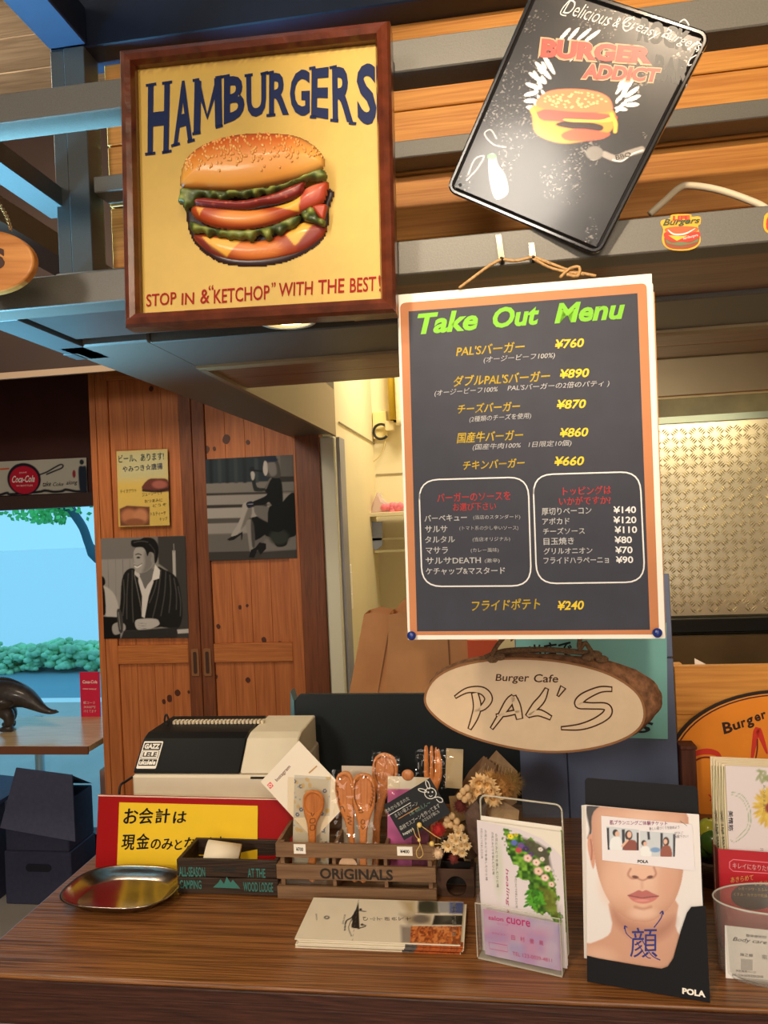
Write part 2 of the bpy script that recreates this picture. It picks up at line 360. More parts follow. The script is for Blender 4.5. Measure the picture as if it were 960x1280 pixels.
class Canvas:
    """colour laid out on a fine grid of vertices: printed pictures"""
    def __init__(s, sh, quad, nx, ny, base=(255, 255, 255), photo=False):
        s.sh = sh; s.nx = nx; s.ny = ny
        s.P = [np.array(sh.L(p)) for p in quad]
        u, v = np.meshgrid(np.linspace(0, 1, nx + 1), np.linspace(0, 1, ny + 1)); u = u[..., None]; v = v[..., None]
        tl, tr, br, bl = s.P
        s.loc = bl * (1 - u) * (1 - v) + br * u * (1 - v) + tl * (1 - u) * v + tr * u * v
        ph = happly(sh.Hi, s.loc); s.X = (ph[..., 0] - sh.crop[0]) * sh.crop[2]; s.Yc = (ph[..., 1] - sh.crop[1]) * sh.crop[2]
        s.img = np.ones(s.X.shape + (3,)) * lin(base); s.hgt = np.zeros(s.X.shape)
    def sd(s, pts):
        X, Y = s.X, s.Yc; d = np.full(X.shape, 1e18); ins = np.zeros(X.shape, bool); n = len(pts)
        for i in range(n):
            x0, y0 = pts[i]; x1, y1 = pts[(i + 1) % n]; ex, ey = x1 - x0, y1 - y0
            t = np.clip(((X - x0) * ex + (Y - y0) * ey) / (ex * ex + ey * ey + 1e-12), 0, 1)
            d = np.minimum(d, (X - x0 - t * ex) ** 2 + (Y - y0 - t * ey) ** 2)
            c = (y0 > Y) != (y1 > Y); xi = x0 + (Y - y0) * ex / (ey if abs(ey) > 1e-9 else 1e-9); ins ^= c & (X < xi)
        return np.where(ins, -np.sqrt(d), np.sqrt(d))
    def mix(s, a, c):
        c = lin(c) if not isinstance(c, np.ndarray) or c.ndim == 1 else c; s.img = s.img * (1 - a[..., None]) + c * a[..., None]
    def poly(s, pts, c, soft=2.0, sm=0, op=1.0):
        if sm: pts = spline(pts, sm, True)
        s.mix(np.clip(0.5 - s.sd(pts) / soft, 0, 1) * op, c)
    def ell(s, cx, cy, rx, ry, c, soft=0.15, rot=0, op=1.0):
        a = rot * D2R; dx = s.X - cx; dy = s.Yc - cy; x = dx * math.cos(a) + dy * math.sin(a); y = -dx * math.sin(a) + dy * math.cos(a)
        r = np.sqrt((x / rx) ** 2 + (y / ry) ** 2); t = np.clip((1 + soft / 2 - r) / soft, 0, 1); s.mix(t * t * (3 - 2 * t) * op, c)
    def line(s, pts, w, c, soft=2.0, n=5, op=1.0):
        pts = spline(pts, n) if n > 1 else pts; d = np.full(s.X.shape, 1e18)
        for i in range(len(pts) - 1):
            (x0, y0), (x1, y1) = pts[i], pts[i + 1]; ex, ey = x1 - x0, y1 - y0
            t = np.clip(((s.X - x0) * ex + (s.Yc - y0) * ey) / (ex * ex + ey * ey + 1e-12), 0, 1)
            d = np.minimum(d, (s.X - x0 - t * ex) ** 2 + (s.Yc - y0 - t * ey) ** 2)
        s.mix(np.clip(0.5 + (w / 2 - np.sqrt(d)) / soft, 0, 1) * op, c)
    def noise(s, cell, seed=0):
        r = np.random.default_rng(seed); N = 64; g = r.random((N, N)); x = s.X / cell; y = s.Yc / cell
        i = np.floor(x).astype(int); j = np.floor(y).astype(int); fx = x - i; fy = y - j; fx = fx * fx * (3 - 2 * fx); fy = fy * fy * (3 - 2 * fy)
        i %= N; j %= N; i2 = (i + 1) % N; j2 = (j + 1) % N
        return g[j, i] * (1 - fx) * (1 - fy) + g[j, i2] * fx * (1 - fy) + g[j2, i] * (1 - fx) * fy + g[j2, i2] * fx * fy
    def build(s, name, m, parent=None, y=-0.0003, mask=None, **k):
        nx, ny = s.nx, s.ny; n = (nx + 1) * (ny + 1)
        co = np.stack([s.loc[..., 0], y - s.hgt, s.loc[..., 1]], -1).reshape(-1, 3)
        i = np.arange(nx)[None, :] + (nx + 1) * np.arange(ny)[:, None]; f = np.stack([i, i + 1, i + nx + 2, i + nx + 1], -1).reshape(-1, 4)
        if mask is not None:
            mk = mask.reshape(-1); f = f[mk[f].sum(1) >= 3]
            used = np.unique(f); rem = np.full(n, -1); rem[used] = np.arange(len(used)); f = rem[f]; co = co[used]; imgf = s.img.reshape(-1, 3)[used]
        else: imgf = s.img.reshape(-1, 3)
        me = bpy.data.meshes.new(name); me.vertices.add(len(co)); me.vertices.foreach_set('co', co.ravel())
        me.loops.add(len(f) * 4); me.loops.foreach_set('vertex_index', f.ravel().astype(np.int32))
        me.polygons.add(len(f)); me.polygons.foreach_set('loop_start', np.arange(len(f), dtype=np.int32) * 4)
        me.update(calc_edges=True); me.polygons.foreach_set('use_smooth', [True] * len(f))
        a = me.color_attributes.new('Col', 'FLOAT_COLOR', 'POINT'); a.data.foreach_set('color', np.concatenate([np.clip(imgf, 0, 1), np.ones((len(imgf), 1))], 1).ravel())
        me.materials.append(m); me.validate(); o = bpy.data.objects.new(name, me); link(o, parent if parent is not None else s.sh.o)
        return tag(o, **k)
#%%PARTS
# ================================================================== SETTING
GREY = mat((100, 97, 90), 0.42, 0.0, 0.5, 'painted_steel', noise=0.12, nscale=500, bump=0.1)
GREYB = mat((66, 70, 70), 0.42, 0.0, 0.5, 'painted_steel_dark', noise=0.1, nscale=500, bump=0.1)
NAVY = mat((18, 26, 44), 0.45, 0.0, 0.4, 'navy_steel', noise=0.1, nscale=60)
BLACK = mat((18, 18, 20), 0.5)
PLANK = wood('amber_plank', (214, 150, 70), (176, 108, 46), 'X', 1.0, 0.5, 0.05, rings=26, stretch=0.03)
BROWNP = wood('brown_soffit_wood', (156, 108, 76), (112, 74, 54), 'X', 1.0, 0.3, 0.08, rings=20, stretch=0.05)
CEILW = wood('pale_ceiling_board', (176, 160, 140), (134, 118, 102), 'X', 1.0, 0.7, 0.1, rings=12)
PINE = wood('pine', (188, 114, 62), (152, 84, 44), 'Z', 1.0, 0.45, 0.03, rings=14, stretch=0.05, soft=0.6)
PINEX = wood('pine_rail', (190, 118, 62), (150, 84, 40), 'X', 1.0, 0.45, 0.06, rings=20, stretch=0.05)
PINED = wood('dark_pine', (128, 72, 40), (92, 48, 26), 'Z', 1.0, 0.45, 0.06, rings=20)
DARKWALL = mat((74, 36, 30), 0.6, noise=0.15, nscale=6)
CREAM = mat((226, 214, 178), 0.7, noise=0.03, nscale=4)
CREAM2 = mat((214, 206, 180), 0.6)
COUNTERW = wood('counter_wood', (158, 104, 56), (84, 51, 26), 'X', 1.0, 0.3, 0.25, rings=60, c3=(134, 85, 44), coat=0.2, stretch=0.014, soft=1.0)
COUNTERF = wood('counter_edge_wood', (84, 48, 36), (40, 22, 18), 'X', 1.0, 0.45, 0.4, rings=30, stretch=0.06)

struct(box('floor', -5, 3, -3, 6, -0.05, 0, mat((176, 168, 160), 0.35, noise=0.1, nscale=3)))
# ceiling with boards
ce = struct(box('ceiling', -5, 3, -3, 3.4, 2.76, 2.8, mat((110, 96, 84), 0.8)))
for i in range(13):
    y0 = 1.2 + i * 0.125
    box('board', -2.6, -0.2, y0, y0 + 0.121, 2.745 - 0.002 * (i % 3), 2.76, CEILW, ce, recenter=False).location = (0, 0, 0)
for ch in ce.children: ch.location = tuple(-Vector(ce.location))
# window wall
struct(box('wall_bulkhead', -4.9, -0.67, 2.13, 2.18, 1.995, 2.74, mat((44, 28, 24), 0.7, noise=0.2, nscale=5)))
struct(box('trim_7', -4.9, -1.0, 2.12, 2.13, 1.985, 2.005, mat((150, 130, 110), 0.6)))
wl = struct(box('wall_back', -5, -1.0, 3.05, 3.15, 1.665, 2.76, DARKWALL))
struct(box('wall_back', -5, -1.0, 3.05, 3.15, 0, 0.12, DARKWALL))
struct(box('wall_left', -5.1, -5.0, -3, 3.4, 0, 2.76, mat((150, 120, 96), 0.8)))
struct(box('wall_right', 2.2, 2.3, -3, 3.4, 0, 2.76, mat((190, 160, 120), 0.8)))
struct(box('wall_front', -5, 3, -3.1, -3.0, 0, 2.76, mat((170, 150, 126), 0.8)))
wn = empty('window_1', (-2.6, 3.06, 0.12), kind='structure')
fm = mat((70, 50, 46), 0.5)
for (a, b_, z0, z1) in ((-2.4, 1.6, 1.485, 1.545), (-2.4, 1.6, 0, 0.05)): box('window_frame', a, b_, -0.05, 0.02, z0, z1, fm, wn)
for xx in (-2.4, -0.9, 1.55): box('window_frame', xx, xx + 0.05, -0.05, 0.02, 0.05, 1.485, fm, wn)
box('window_pane', -2.4, 1.6, -0.005, 0.0, 0.05, 1.485, clear_mat((225, 240, 250), 0.1, 0.1, 'window_glass'), wn)
# corridor and kitchen walls
struct(box('wall_corridor_left', -0.60, -0.50, 2.46, 3.3, 0, 2.75, CREAM))
struct(box('wall_corridor_back', -0.60, 0.35, 3.3, 3.4, 0, 2.75, CREAM))
struct(box('wall_kitchen_left', 0.30, 0.35, 2.06, 3.3, 0, 2.75, CREAM))
kw = struct(box('wall_kitchen_back', 0.30, 2.2, 2.03, 2.08, 0, 2.75, mat((96, 88, 60), 0.5, noise=0.3, nscale=14)))
struct(box('trim_1', -0.498, -0.494, 2.50, 3.3, 1.832, 1.836, mat((150, 138, 108), 0.7)))
struct(box('trim_2', -0.495, 0.3, 3.294, 3.298, 1.690, 1.694, mat((150, 138, 108), 0.7)))
struct(box('trim_3', -0.545, -0.495, 2.40, 2.50, 0, 1.775, mat((214, 212, 190), 0.5), bevel=0.004))
struct(box('trim_4', -0.495, -0.484, 2.43, 2.52, 0, 1.775, mat((150, 150, 160), 0.5)))

# overhead beam, soffit
struct(box('beam_left', -0.65, -0.50, 1.06, 2.412, 1.783, 1.90, GREY, bevel=0.003))
struct(box('trim_5', -0.50, -0.488, 1.26, 2.40, 1.776, 1.93, mat((150, 132, 108), 0.5)))
so = empty('soffit', (0, 0, 1.783), kind='structure')
for i, (y0, y1) in enumerate(((1.272, 1.38), (1.383, 1.492))): box('panel', -0.488, 1.6, y0, y1, 0, 0.02, BROWNP, so)
box('edge_strip', -0.50, 1.6, 1.243, 1.270, -0.006, 0.02, mat((170, 150, 116), 0.5), so)
box('cross_bar', -0.50, 1.6, 1.066, 1.241, -0.002, 0.04, GREY, so, bevel=0.002)
for x0, x1 in ((-0.18, 0.42), (0.422, 1.02), (1.022, 1.6)): box('panel', x0, x1, 0.902, 1.06, 0.004, 0.02, BROWNP, so)
box('dark_panel', -0.60, -0.182, 0.902, 1.030, 0.004, 0.02, mat((70, 66, 64), 0.3, noise=0.1), so)
box('shadow_gap', -0.60, -0.182, 1.032, 1.064, 0.016, 0.03, BLACK, so)
# beams of the ceiling
struct(box('beam_top', -0.665, 1.7, 1.10, 1.17, 2.272, 2.40, NAVY, bevel=0.002))
struct(box('beam_top', -0.665, -0.60, 0.2, 1.098, 2.275, 2.335, NAVY, bevel=0.002))
struct(box('beam_brown', -0.98, -0.90, 1.2, 2.12, 2.10, 2.15, mat((84, 60, 46), 0.6)))

# plank wall behind the rack
pw = empty('wall_header', (0, 1.15, 1.80), kind='structure')
zz = [0, 0.03, 0.132, 0.234, 0.336, 0.438, 0.54, 0.642, 0.744, 0.846, 0.95]
for a, b_ in zip(zz[:-1], zz[1:]):
    for x0, x1 in ((-0.60, 0.62), (0.622, 1.7)):
        box('plank', x0, x1, random.uniform(0, 0.003), 0.02, a + 0.0015, b_ - 0.0005, PLANK, pw, bevel=0.0015)

# the steel rack
rk = empty('overhead_rack', (0, 0.86, 1.783), 'grey painted steel frame of bars above the counter', 'rack')
box('bar', -1.2, 1.5, 0, 0.04, 0, 0.040, GREY, rk, bevel=0.0015)
box('bar', -1.2, 1.5, 0, 0.04, 0.239, 0.277, GREY, rk, bevel=0.0015)
box('bar', -0.60, 1.5, 0.24, 0.285, 0.255, 0.281, GREY, rk, bevel=0.0015)
box('bar', -0.60, 1.5, 0.24, 0.285, 0.02, 0.05, GREY, rk, bevel=0.0015)
box('post', -0.665, -0.642, 0.24, 0.28, 0, 0.49, GREYB, rk, bevel=0.001)
box('post', -0.640, -0.605, 0.236, 0.28, 0, 0.49, GREYB, rk, bevel=0.001)
box('cross_bar', -0.66, -0.607, 0.041, 0.24, 0, 0.035, GREYB, rk, bevel=0.001)
box('cross_bar', -0.70, -0.655, 0.041, 0.28, 0.239, 0.270, GREYB, rk, bevel=0.001)

# downlight
dl = empty('downlight', (-0.268, 1.012, 1.7865), 'small round lit recessed light in the dark panel under the rack', 'light')
b = MB(); b.lathe([(0.040, 0), (0.040, -0.006), (0.033, -0.006), (0.033, 0)], seg=28); b.build('trim_ring', mat((210, 200, 180), 0.4), dl)
b = MB(); b.lathe([(0.0, -0.003), (0.020, -0.003), (0.0325, -0.001)], seg=28); b.build('lens', mat((255, 232, 170), 0.5, emit=14), dl)

# kitchen
hd = empty('extractor_hood', (0.95, 1.495, 1.70), 'brushed steel extractor hood front under the brown soffit', 'hood')
STEEL = mat((196, 178, 140), 0.28, 0.9, 0.5, noise=0.05, nscale=8)
box('fascia', -0.66, 0.8, 0, 0.012, 0.008, 0.083, STEEL, hd, bevel=0.002)
box('lip', -0.66, 0.8, 0.012, 0.03, 0.008, 0.016, STEEL, hd)
box('side_panel', -0.66, -0.652, 0.012, 0.5, 0.008, 0.083, STEEL, hd)
# tread plate: plate with raised diamond bars
tp = empty('tread_plate', (0.95, 2.03, 1.205), 'aluminium tread plate splashback with raised diagonal bars', 'panel')
TP = mat((206, 196, 168), 0.34, 0.85, noise=0.12, nscale=9)
box('plate', -0.60, 0.9, -0.006, 0, 0, 0.505, TP, tp)
b = MB(); s = 0.0225
for i in range(-2, 44):
    for j in range(-1, 23):
        cx = -0.59 + i * s; cz = 0.01 + j * s
        if not (-0.585 < cx < 0.55): continue
        d = 1 if (i + j) % 2 == 0 else -1
        for k in (-1.5, -0.5, 0.5, 1.5):
            ox, oz = -d * k * 0.0037, k * 0.0037; L_ = 0.0080 - abs(k) * 0.0011
            p0 = (cx + ox * 1 - L_, cz + oz - d * L_); p1 = (cx + ox + L_, cz + oz + d * L_)
            nx, nz = -d * 0.0015, 0.0015
            if cz + oz - L_ < 0.001 or cz + oz + L_ > 0.504: continue
            b.add([(p0[0], -0.006, p0[1]), (p0[0] * .5 + p1[0] * .5 + nx, -0.006, p0[1] * .5 + p1[1] * .5 + nz), (p1[0], -0.006, p1[1]), (p0[0] * .5 + p1[0] * .5 - nx, -0.006, p0[1] * .5 + p1[1] * .5 - nz), ((p0[0] + p1[0]) / 2, -0.0090, (p0[1] + p1[1]) / 2)],
                  [(0, 4, 1), (1, 4, 2), (2, 4, 3), (3, 4, 0)])
b.build('raised_bars', TP, tp, kind='stuff')
box('top_rail', -0.60, 0.9, -0.02, 0, 0.505, 0.522, mat((120, 130, 120), 0.35, 0.6), tp)
struct(box('trim_6', 0.36, 1.9, 1.99, 2.03, 1.165, 1.200, mat((14, 18, 20), 0.3), bevel=0.002))
kb = empty('kitchen_worktop', (0.95, 1.75, 0.9), 'dark steel cooking range behind the pine board', 'range')
box('back_panel', -0.60, 0.9, 0.20, 0.22, 0, 0.262, mat((104, 88, 66), 0.3, 0.6, noise=0.25, nscale=6), kb)
box('top', -0.60, 0.9, -0.2, 0.20, 0.10, 0.12, mat((60, 52, 44), 0.35, 0.5), kb)
box('front', -0.60, 0.9, -0.2, -0.18, -0.9, 0.10, mat((90, 84, 76), 0.35, 0.7), kb)

# counter
ct = empty('counter', (0.3, 1.18, 0), 'long dark-stained wooden counter with thick front edge', 'counter')
box('worktop', -0.985, 1.5, -0.336, 0.34, 0.892, 0.95, COUNTERW, ct, bevel=0.003, seg=2)
box('edge_board', -0.985, 1.5, -0.341, -0.3365, 0.892, 0.946, COUNTERF, ct, bevel=0.001)
for i in range(12):
    box('front_board', -0.93 + i * 0.2, -0.93 + i * 0.2 + 0.197, -0.28, -0.26, 0, 0.892, COUNTERF, ct, bevel=0.001)
box('side_board', -0.93, -0.91, -0.26, 0.30, 0, 0.892, COUNTERF, ct)

# pine cabinet
cb = empty('pine_cabinet', (-1.0, 2.42, 0), 'tall knotty pine cupboard with two panelled doors beside the window', 'cabinet')
box('carcass', -0.37, 0.37, 0.03, 0.55, 0, 2.12, PINED, cb)
box('stile', -0.372, -0.350, 0.0, 0.03, 0, 2.12, PINE, cb)
box('pilaster', 0.372, 0.455, -0.03, 0.03, 0, 1.79, PINED, cb, bevel=0.002)
def knots(parent, x0, x1, z0, z1, n):
    for i in range(n):
        b = MB(); x = random.uniform(x0 + .01, x1 - .01); z = random.uniform(z0, z1); r = random.uniform(0.004, 0.009); P = [(x + r * (1 + .2 * math.sin(3 * a)) * math.cos(a), z + r * 1.1 * math.sin(a)) for a in [k * math.pi / 6 for k in range(12)]][::-1]
        b.prism(P, -0.0006, 0.0008); b.build('knot', mat((70, 34, 18), 0.5), parent)
for dx0, dx1, hx in ((-0.349, 0.0, 1), (0.002, 0.371, 0)):
    dr = empty('door', Matrix.Identity(4)); dr.parent = cb
    sw = 0.045
    box('stile', dx0, dx0 + sw, 0, 0.028, 0.03, 2.06, PINED if not hx else PINE, dr, bevel=0.002)
    box('stile', dx1 - sw, dx1, 0, 0.028, 0.03, 2.06, PINED if hx else PINE, dr, bevel=0.002)
    a, b_ = dx0 + sw, dx1 - sw
    for z0, z1 in ((0.03, 0.10), (1.025, 1.09), (2.02, 2.06)): box('rail', a, b_, 0, 0.028, z0, z1, PINEX, dr, bevel=0.002)
    n = 4; w = (b_ - a) / n
    for (z0, z1) in ((0.10, 1.025), (1.09, 2.02)):
        for i in range(n):
            pk = box('board', a + i * w + 0.0003, a + (i + 1) * w - 0.0003, 0.010, 0.024, z0, z1, PINE, dr, bevel=0.0009)
    hxx = (dx1 - 0.034) if hx else (dx0 + 0.008)
    h = MB(); h.prism(rrect(hxx, hxx + 0.028, 0.98, 1.075, 0.006), -0.004, 0.0); h.build('handle', mat((150, 104, 70), 0.35, 0.4), dr, bevel=0.001)
    h = MB(); h.prism(rrect(hxx + 0.008, hxx + 0.020, 0.99, 1.065, 0.005), -0.0055, -0.0041); h.build('handle_recess', mat((60, 34, 22), 0.5), dr)
for (px, py, r) in ((258, 562, .014), (268, 561, .008), (283, 549, .017), (310, 553, .009), (330, 800, .011), (350, 806, .013), (345, 810, .008), (300, 759, .008), (309, 757, .006), (273, 783, .009), (310, 850, .010), (270, 846, .008), (137, 872, .014), (212, 873, .013), (222, 866, .012), (205, 877, .009), (228, 533, .013), (225, 525, .009), (189, 486, .010), (236, 865, .006)):
    p = W(px, py, 2.43); q = p - np.array([-1.0, 2.42, 0]); rr = r
    b = MB(); b.prism([(q[0] + rr * 0.8 * (1 + .15 * math.sin(2 * a + px)) * math.cos(a), q[2] + rr * math.sin(a)) for a in [k * math.pi / 6 for k in range(12)]][::-1], 0.0088, 0.0105); b.build('knot', mat((74, 34, 18), 0.5), cb)
# ================================================================== HANGING THINGS
PAPER = mat((236, 230, 218), 0.6); WHITE = mat((245, 240, 230), 0.6)
INK = mat((26, 24, 26), 0.6); NAVYINK = mat((26, 38, 78), 0.6, spec=0.15); REDINK = mat((150, 30, 24), 0.6, spec=0.15)
ROPE = mat((190, 150, 100), 0.9, noise=0.3, nscale=300, bump=0.6)

# ---- hamburger plaque
CR1 = (0, 0, 1.92)
sg = Sheet('hamburger_plaque', [(283, 122), (936, 47), (950, 752), (302, 783)], 0.80, CR1, 'square yellow plaque with a relief burger in a brown wooden frame, hung on the rack', 'sign', yaw0=0, lean0=-4, stiff=1.0)
FRM = mat((92, 42, 24), 0.3, noise=0.35, nscale=60, bump=0.5, coat=0.4)
fw = 0.017
prof = [(0, 0.026), (0, 0.002), (0.003, -0.003), (0.009, -0.006), (0.0145, -0.003), (0.017, 0.004), (0.017, 0.014), (0.010, 0.026)]
w2, h2 = sg.w / 2, sg.h
cor = [(-w2, 0, 1, 1), (w2, 0, -1, 1), (w2, h2, -1, -1), (-w2, h2, 1, -1)]
for i in range(4):
    a, c = cor[i], cor[(i + 1) % 4]; vs = []
    for (x, z, sx, sz) in (a, c):
        for d, y in prof: vs.append((x + sx * d, y, z + sz * d))
    n = len(prof); b = MB(); b.add(vs, [(k, (k + 1) % n, n + (k + 1) % n, n + k) for k in range(n)] + [tuple(range(n))[::-1], tuple(range(n, 2 * n))], False)
    b.build('frame', FRM, sg.o)
cv = Canvas(sg, [(305, 140), (925, 70), (935, 745), (315, 775)], 90, 90, (200, 166, 78))
nz = cv.noise(40, 3) * 0.5 + cv.noise(9, 5) * 0.3
cv.img *= (0.93 + 0.14 * nz)[..., None]
edge = np.minimum.reduce([cv.X - 305, 930 - cv.X, (770 - 0.05 * (cv.X - 310)) - cv.Yc, cv.Yc - (155 - 0.115 * (cv.X - 310))])
cv.mix(np.clip(1 - edge / 45, 0, 1) * 0.35, (196, 150, 50)); cv.mix(np.clip(1 - edge / 16, 0, 1) * 0.5 * (cv.noise(5, 8) > 0.45), (120, 70, 30))
cv.build('board', print_mat(0.5), y=0.012)
b = MB(); b.box(-w2 + 0.006, w2 - 0.006, 0.0125, 0.024, 0.006, h2 - 0.006); b.build('backing', mat((120, 80, 46), 0.7), sg.o)
H = [('H', (342, 192), (395, 186), (393, 355), (342, 362)), ('A', (405, 184), (450, 178), (450, 326), (404, 342)), ('B', (526, 172), (577, 166), (576, 268), (526, 288)), ('U', (580, 168), (629, 162), (629, 266), (582, 272)), ('R', (636, 164), (684, 156), (685, 264), (636, 265)),
     ('G', (687, 158), (736, 150), (736, 268), (687, 264)), ('E', (740, 152), (783, 146), (781, 275), (739, 268)), ('R', (790, 148), (843, 142), (843, 284), (792, 276)), ('S', (850, 142), (899, 134), (900, 292), (853, 284))]
sg.text([(c, (a, b_, c_, d)) for c, a, b_, c_, d in H], NAVYINK, bold=0.032, y=0.0112)
b = MB()
# serif feet of the big letters
def seg(sh, p, q, wd, y):
    P = np.array(sh.L(p)); Q = np.array(sh.L(q)); t = (Q - P) / np.linalg.norm(Q - P); n_ = np.array([-t[1], t[0]]) * wd / 2
    return [(P[0] + n_[0], y, P[1] + n_[1]), (P[0] - n_[0], y, P[1] - n_[1]), (Q[0] - n_[0], y, Q[1] - n_[1]), (Q[0] + n_[0], y, Q[1] + n_[1])]
for p, q in (((337, 193), (362, 189)), ((376, 188), (400, 184)), ((336, 360), (361, 357)), ((377, 356), (400, 352)), ((399, 340), (420, 334)), ((438, 330), (456, 325)), ((450, 181), (466, 178)), ((505, 174), (522, 171)),
             ((450, 311), (470, 307)), ((506, 295), (524, 290)), ((520, 172), (540, 168)), ((576, 169), (596, 166)), ((615, 165), (634, 160)), ((630, 163), (648, 159)), ((630, 266), (652, 264)), ((734, 151), (750, 148)), ((736, 269), (752, 270)),
             ((784, 149), (802, 145)), ((786, 277), (806, 279)), ((832, 284), (850, 286))):
    b.add(seg(sg, p, q, 0.0034, 0.0112), [(0, 1, 2, 3)])
b.build('serifs', NAVYINK, sg.o, kind='stuff')
sg.ribbon('lettering', NAVYINK, [[(463, 182), (461, 308)]], 17, y=0.0112, n=1); sg.ribbon('lettering', NAVYINK, [[(511, 174), (514, 292)]], 18, y=0.0112, n=1); sg.ribbon('lettering', NAVYINK, [[(461, 182), (486, 270), (513, 176)]], 14, y=0.01115, n=1)
SB = [('STOP', (342, 728), (415, 722), 30), ('IN', (426, 724), (458, 722), 28), ('&', (472, 722), (494, 720), 34), ('“', (492, 690), (504, 688), 12), ('KETCHOP', (504, 722), (640, 712), 34), ('”', (644, 684), (654, 683), 12),
      ('WITH', (662, 706), (745, 702), 32), ('THE', (758, 701), (822, 697), 33), ('BEST', (834, 698), (900, 694), 34), ('!', (906, 696), (913, 695), 38)]
sg.text(SB, REDINK, bold=0.012, y=0.0112, shear=0.08)
# relief burger: layers built as domed patches (crop of the burger at 4x)
sg.crop = (200, 150, 4.0)
def relief(sh, name, pts, fn, height, R, base, parent, nx=90, ny=56, sm=6, rough=0.45, coat=0.12, m=None, **k):
    P = spline(pts, sm, True) if sm else pts
    xs = [p[0] for p in P]; ys = [p[1] for p in P]; x0, x1, y0, y1 = min(xs) - 2, max(xs) + 2, min(ys) - 2, max(ys) + 2
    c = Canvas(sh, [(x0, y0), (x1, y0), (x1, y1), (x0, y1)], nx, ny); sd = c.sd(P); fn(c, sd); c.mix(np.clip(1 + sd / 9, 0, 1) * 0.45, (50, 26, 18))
    t = np.clip(-sd / R, 0, 1); c.hgt = 0.62 * height * np.sqrt(np.clip(1 - (1 - t) ** 2, 0, 1)) + getattr(c, 'extra', 0)
    return c.build(name, m or print_mat(rough, coat=coat), parent, y=base, mask=sd <= 0.6 * max((x1 - x0) / nx, (y1 - y0) / ny), **k)
br = empty('burger_relief', Matrix.Identity(4)); br.parent = sg.o
def solid(c1, n=0.12, cell=14, c2=None):
    def f(c, sd):
        c.img[:] = lin(c1); q = c.noise(cell, 4)
        if c2: c.mix(np.clip(q * 1.6 - 0.3, 0, 1), c2)
        c.img *= (1 - n + 2 * n * c.noise(cell / 3, 9))[..., None]
    return f
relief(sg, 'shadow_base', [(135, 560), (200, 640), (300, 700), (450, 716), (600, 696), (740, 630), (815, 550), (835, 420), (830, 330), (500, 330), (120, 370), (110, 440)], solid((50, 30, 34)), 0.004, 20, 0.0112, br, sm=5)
def fbot(c, sd):
    c.img[:] = lin((158, 62, 26)); c.ell(470, 640, 130, 45, (214, 120, 50), 0.8)
    c.poly([(200, 575), (395, 600), (320, 678), (250, 640)], (232, 172, 62), 6); c.poly([(620, 570), (700, 500), (760, 520), (700, 600), (665, 625)], (232, 172, 62), 6)
    c.poly([(750, 520), (820, 530), (760, 610), (670, 650), (690, 600)], (130, 44, 40), 8, op=0.8); c.poly([(150, 565), (215, 600), (330, 680), (220, 650)], (110, 40, 44), 8, op=0.8)
    for i in range(40): c.line([(400 + (i * 37) % 170, 610 + (i * 13) % 55), (440 + (i * 37) % 170, 606 + (i * 13) % 55)], 2, (232, 160, 80), 2, 1, 0.35)
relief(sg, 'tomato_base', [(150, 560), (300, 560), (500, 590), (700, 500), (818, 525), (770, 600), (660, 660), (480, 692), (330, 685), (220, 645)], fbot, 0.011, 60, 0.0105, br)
def flet(c, sd):
    c.img[:] = lin((66, 82, 38)); n = c.noise(26, 2); c.mix(np.clip(n * 2 - 0.8, 0, 1), (140, 150, 70)); c.mix(np.clip(0.35 - n, 0, 1) * 2, (40, 52, 30)); c.extra = 0.004 * n * (sd < -2)
lw = [(150, 505), (210, 530), (300, 545), (420, 555), (560, 530), (690, 480), (690, 510), (660, 540), (625, 548), (600, 575), (565, 560), (555, 590), (530, 600), (505, 570), (480, 575), (455, 608), (425, 590), (400, 600), (370, 590), (345, 600), (320, 580), (290, 585), (265, 565), (240, 585), (215, 560), (165, 562), (145, 540)]
relief(sg, 'lettuce', lw, flet, 0.010, 18, 0.004, br, 110, 40)
relief(sg, 'lettuce', [(700, 470), (740, 440), (770, 450), (790, 490), (822, 505), (815, 535), (770, 520), (720, 505)], flet, 0.009, 18, 0.003, br)
def fmid(c, sd):
    c.img[:] = lin((170, 66, 28)); c.ell(420, 495, 130, 35, (226, 140, 60), 0.9); c.poly([(545, 440), (715, 380), (695, 470), (640, 465)], (232, 176, 68), 5)
    c.poly([(715, 350), (830, 320), (825, 400), (700, 470)], (176, 66, 44), 8); c.poly([(190, 450), (230, 455), (205, 490)], (226, 160, 70), 5)
    c.poly([(720, 345), (810, 330), (760, 400)], (220, 130, 100), 30, op=0.6)
relief(sg, 'tomato', [(165, 440), (200, 425), (450, 455), (640, 420), (720, 355), (832, 318), (832, 380), (800, 430), (700, 472), (560, 525), (430, 550), (310, 545), (215, 515), (160, 470)], fmid, 0.012, 50, -0.001, br)
relief(sg, 'tomato', [(760, 440), (830, 430), (828, 480), (815, 510), (790, 490)], solid((170, 60, 36)), 0.008, 18, 0.000, br)
def fket(c, sd):
    c.img[:] = lin((128, 34, 28))
    for i in range(26): c.ell(200 + i * 21, 425 + 22 * math.sin(i * 1.9) - (i - 8) * (2.5 if i > 10 else 0), 7, 7, (190, 84, 60), 0.5, op=0.7)
relief(sg, 'ketchup', [(185, 425), (230, 410), (400, 425), (560, 395), (650, 360), (720, 335), (730, 350), (700, 400), (600, 435), (520, 445), (440, 463), (330, 458), (210, 445)], fket, 0.010, 22, -0.008, br)
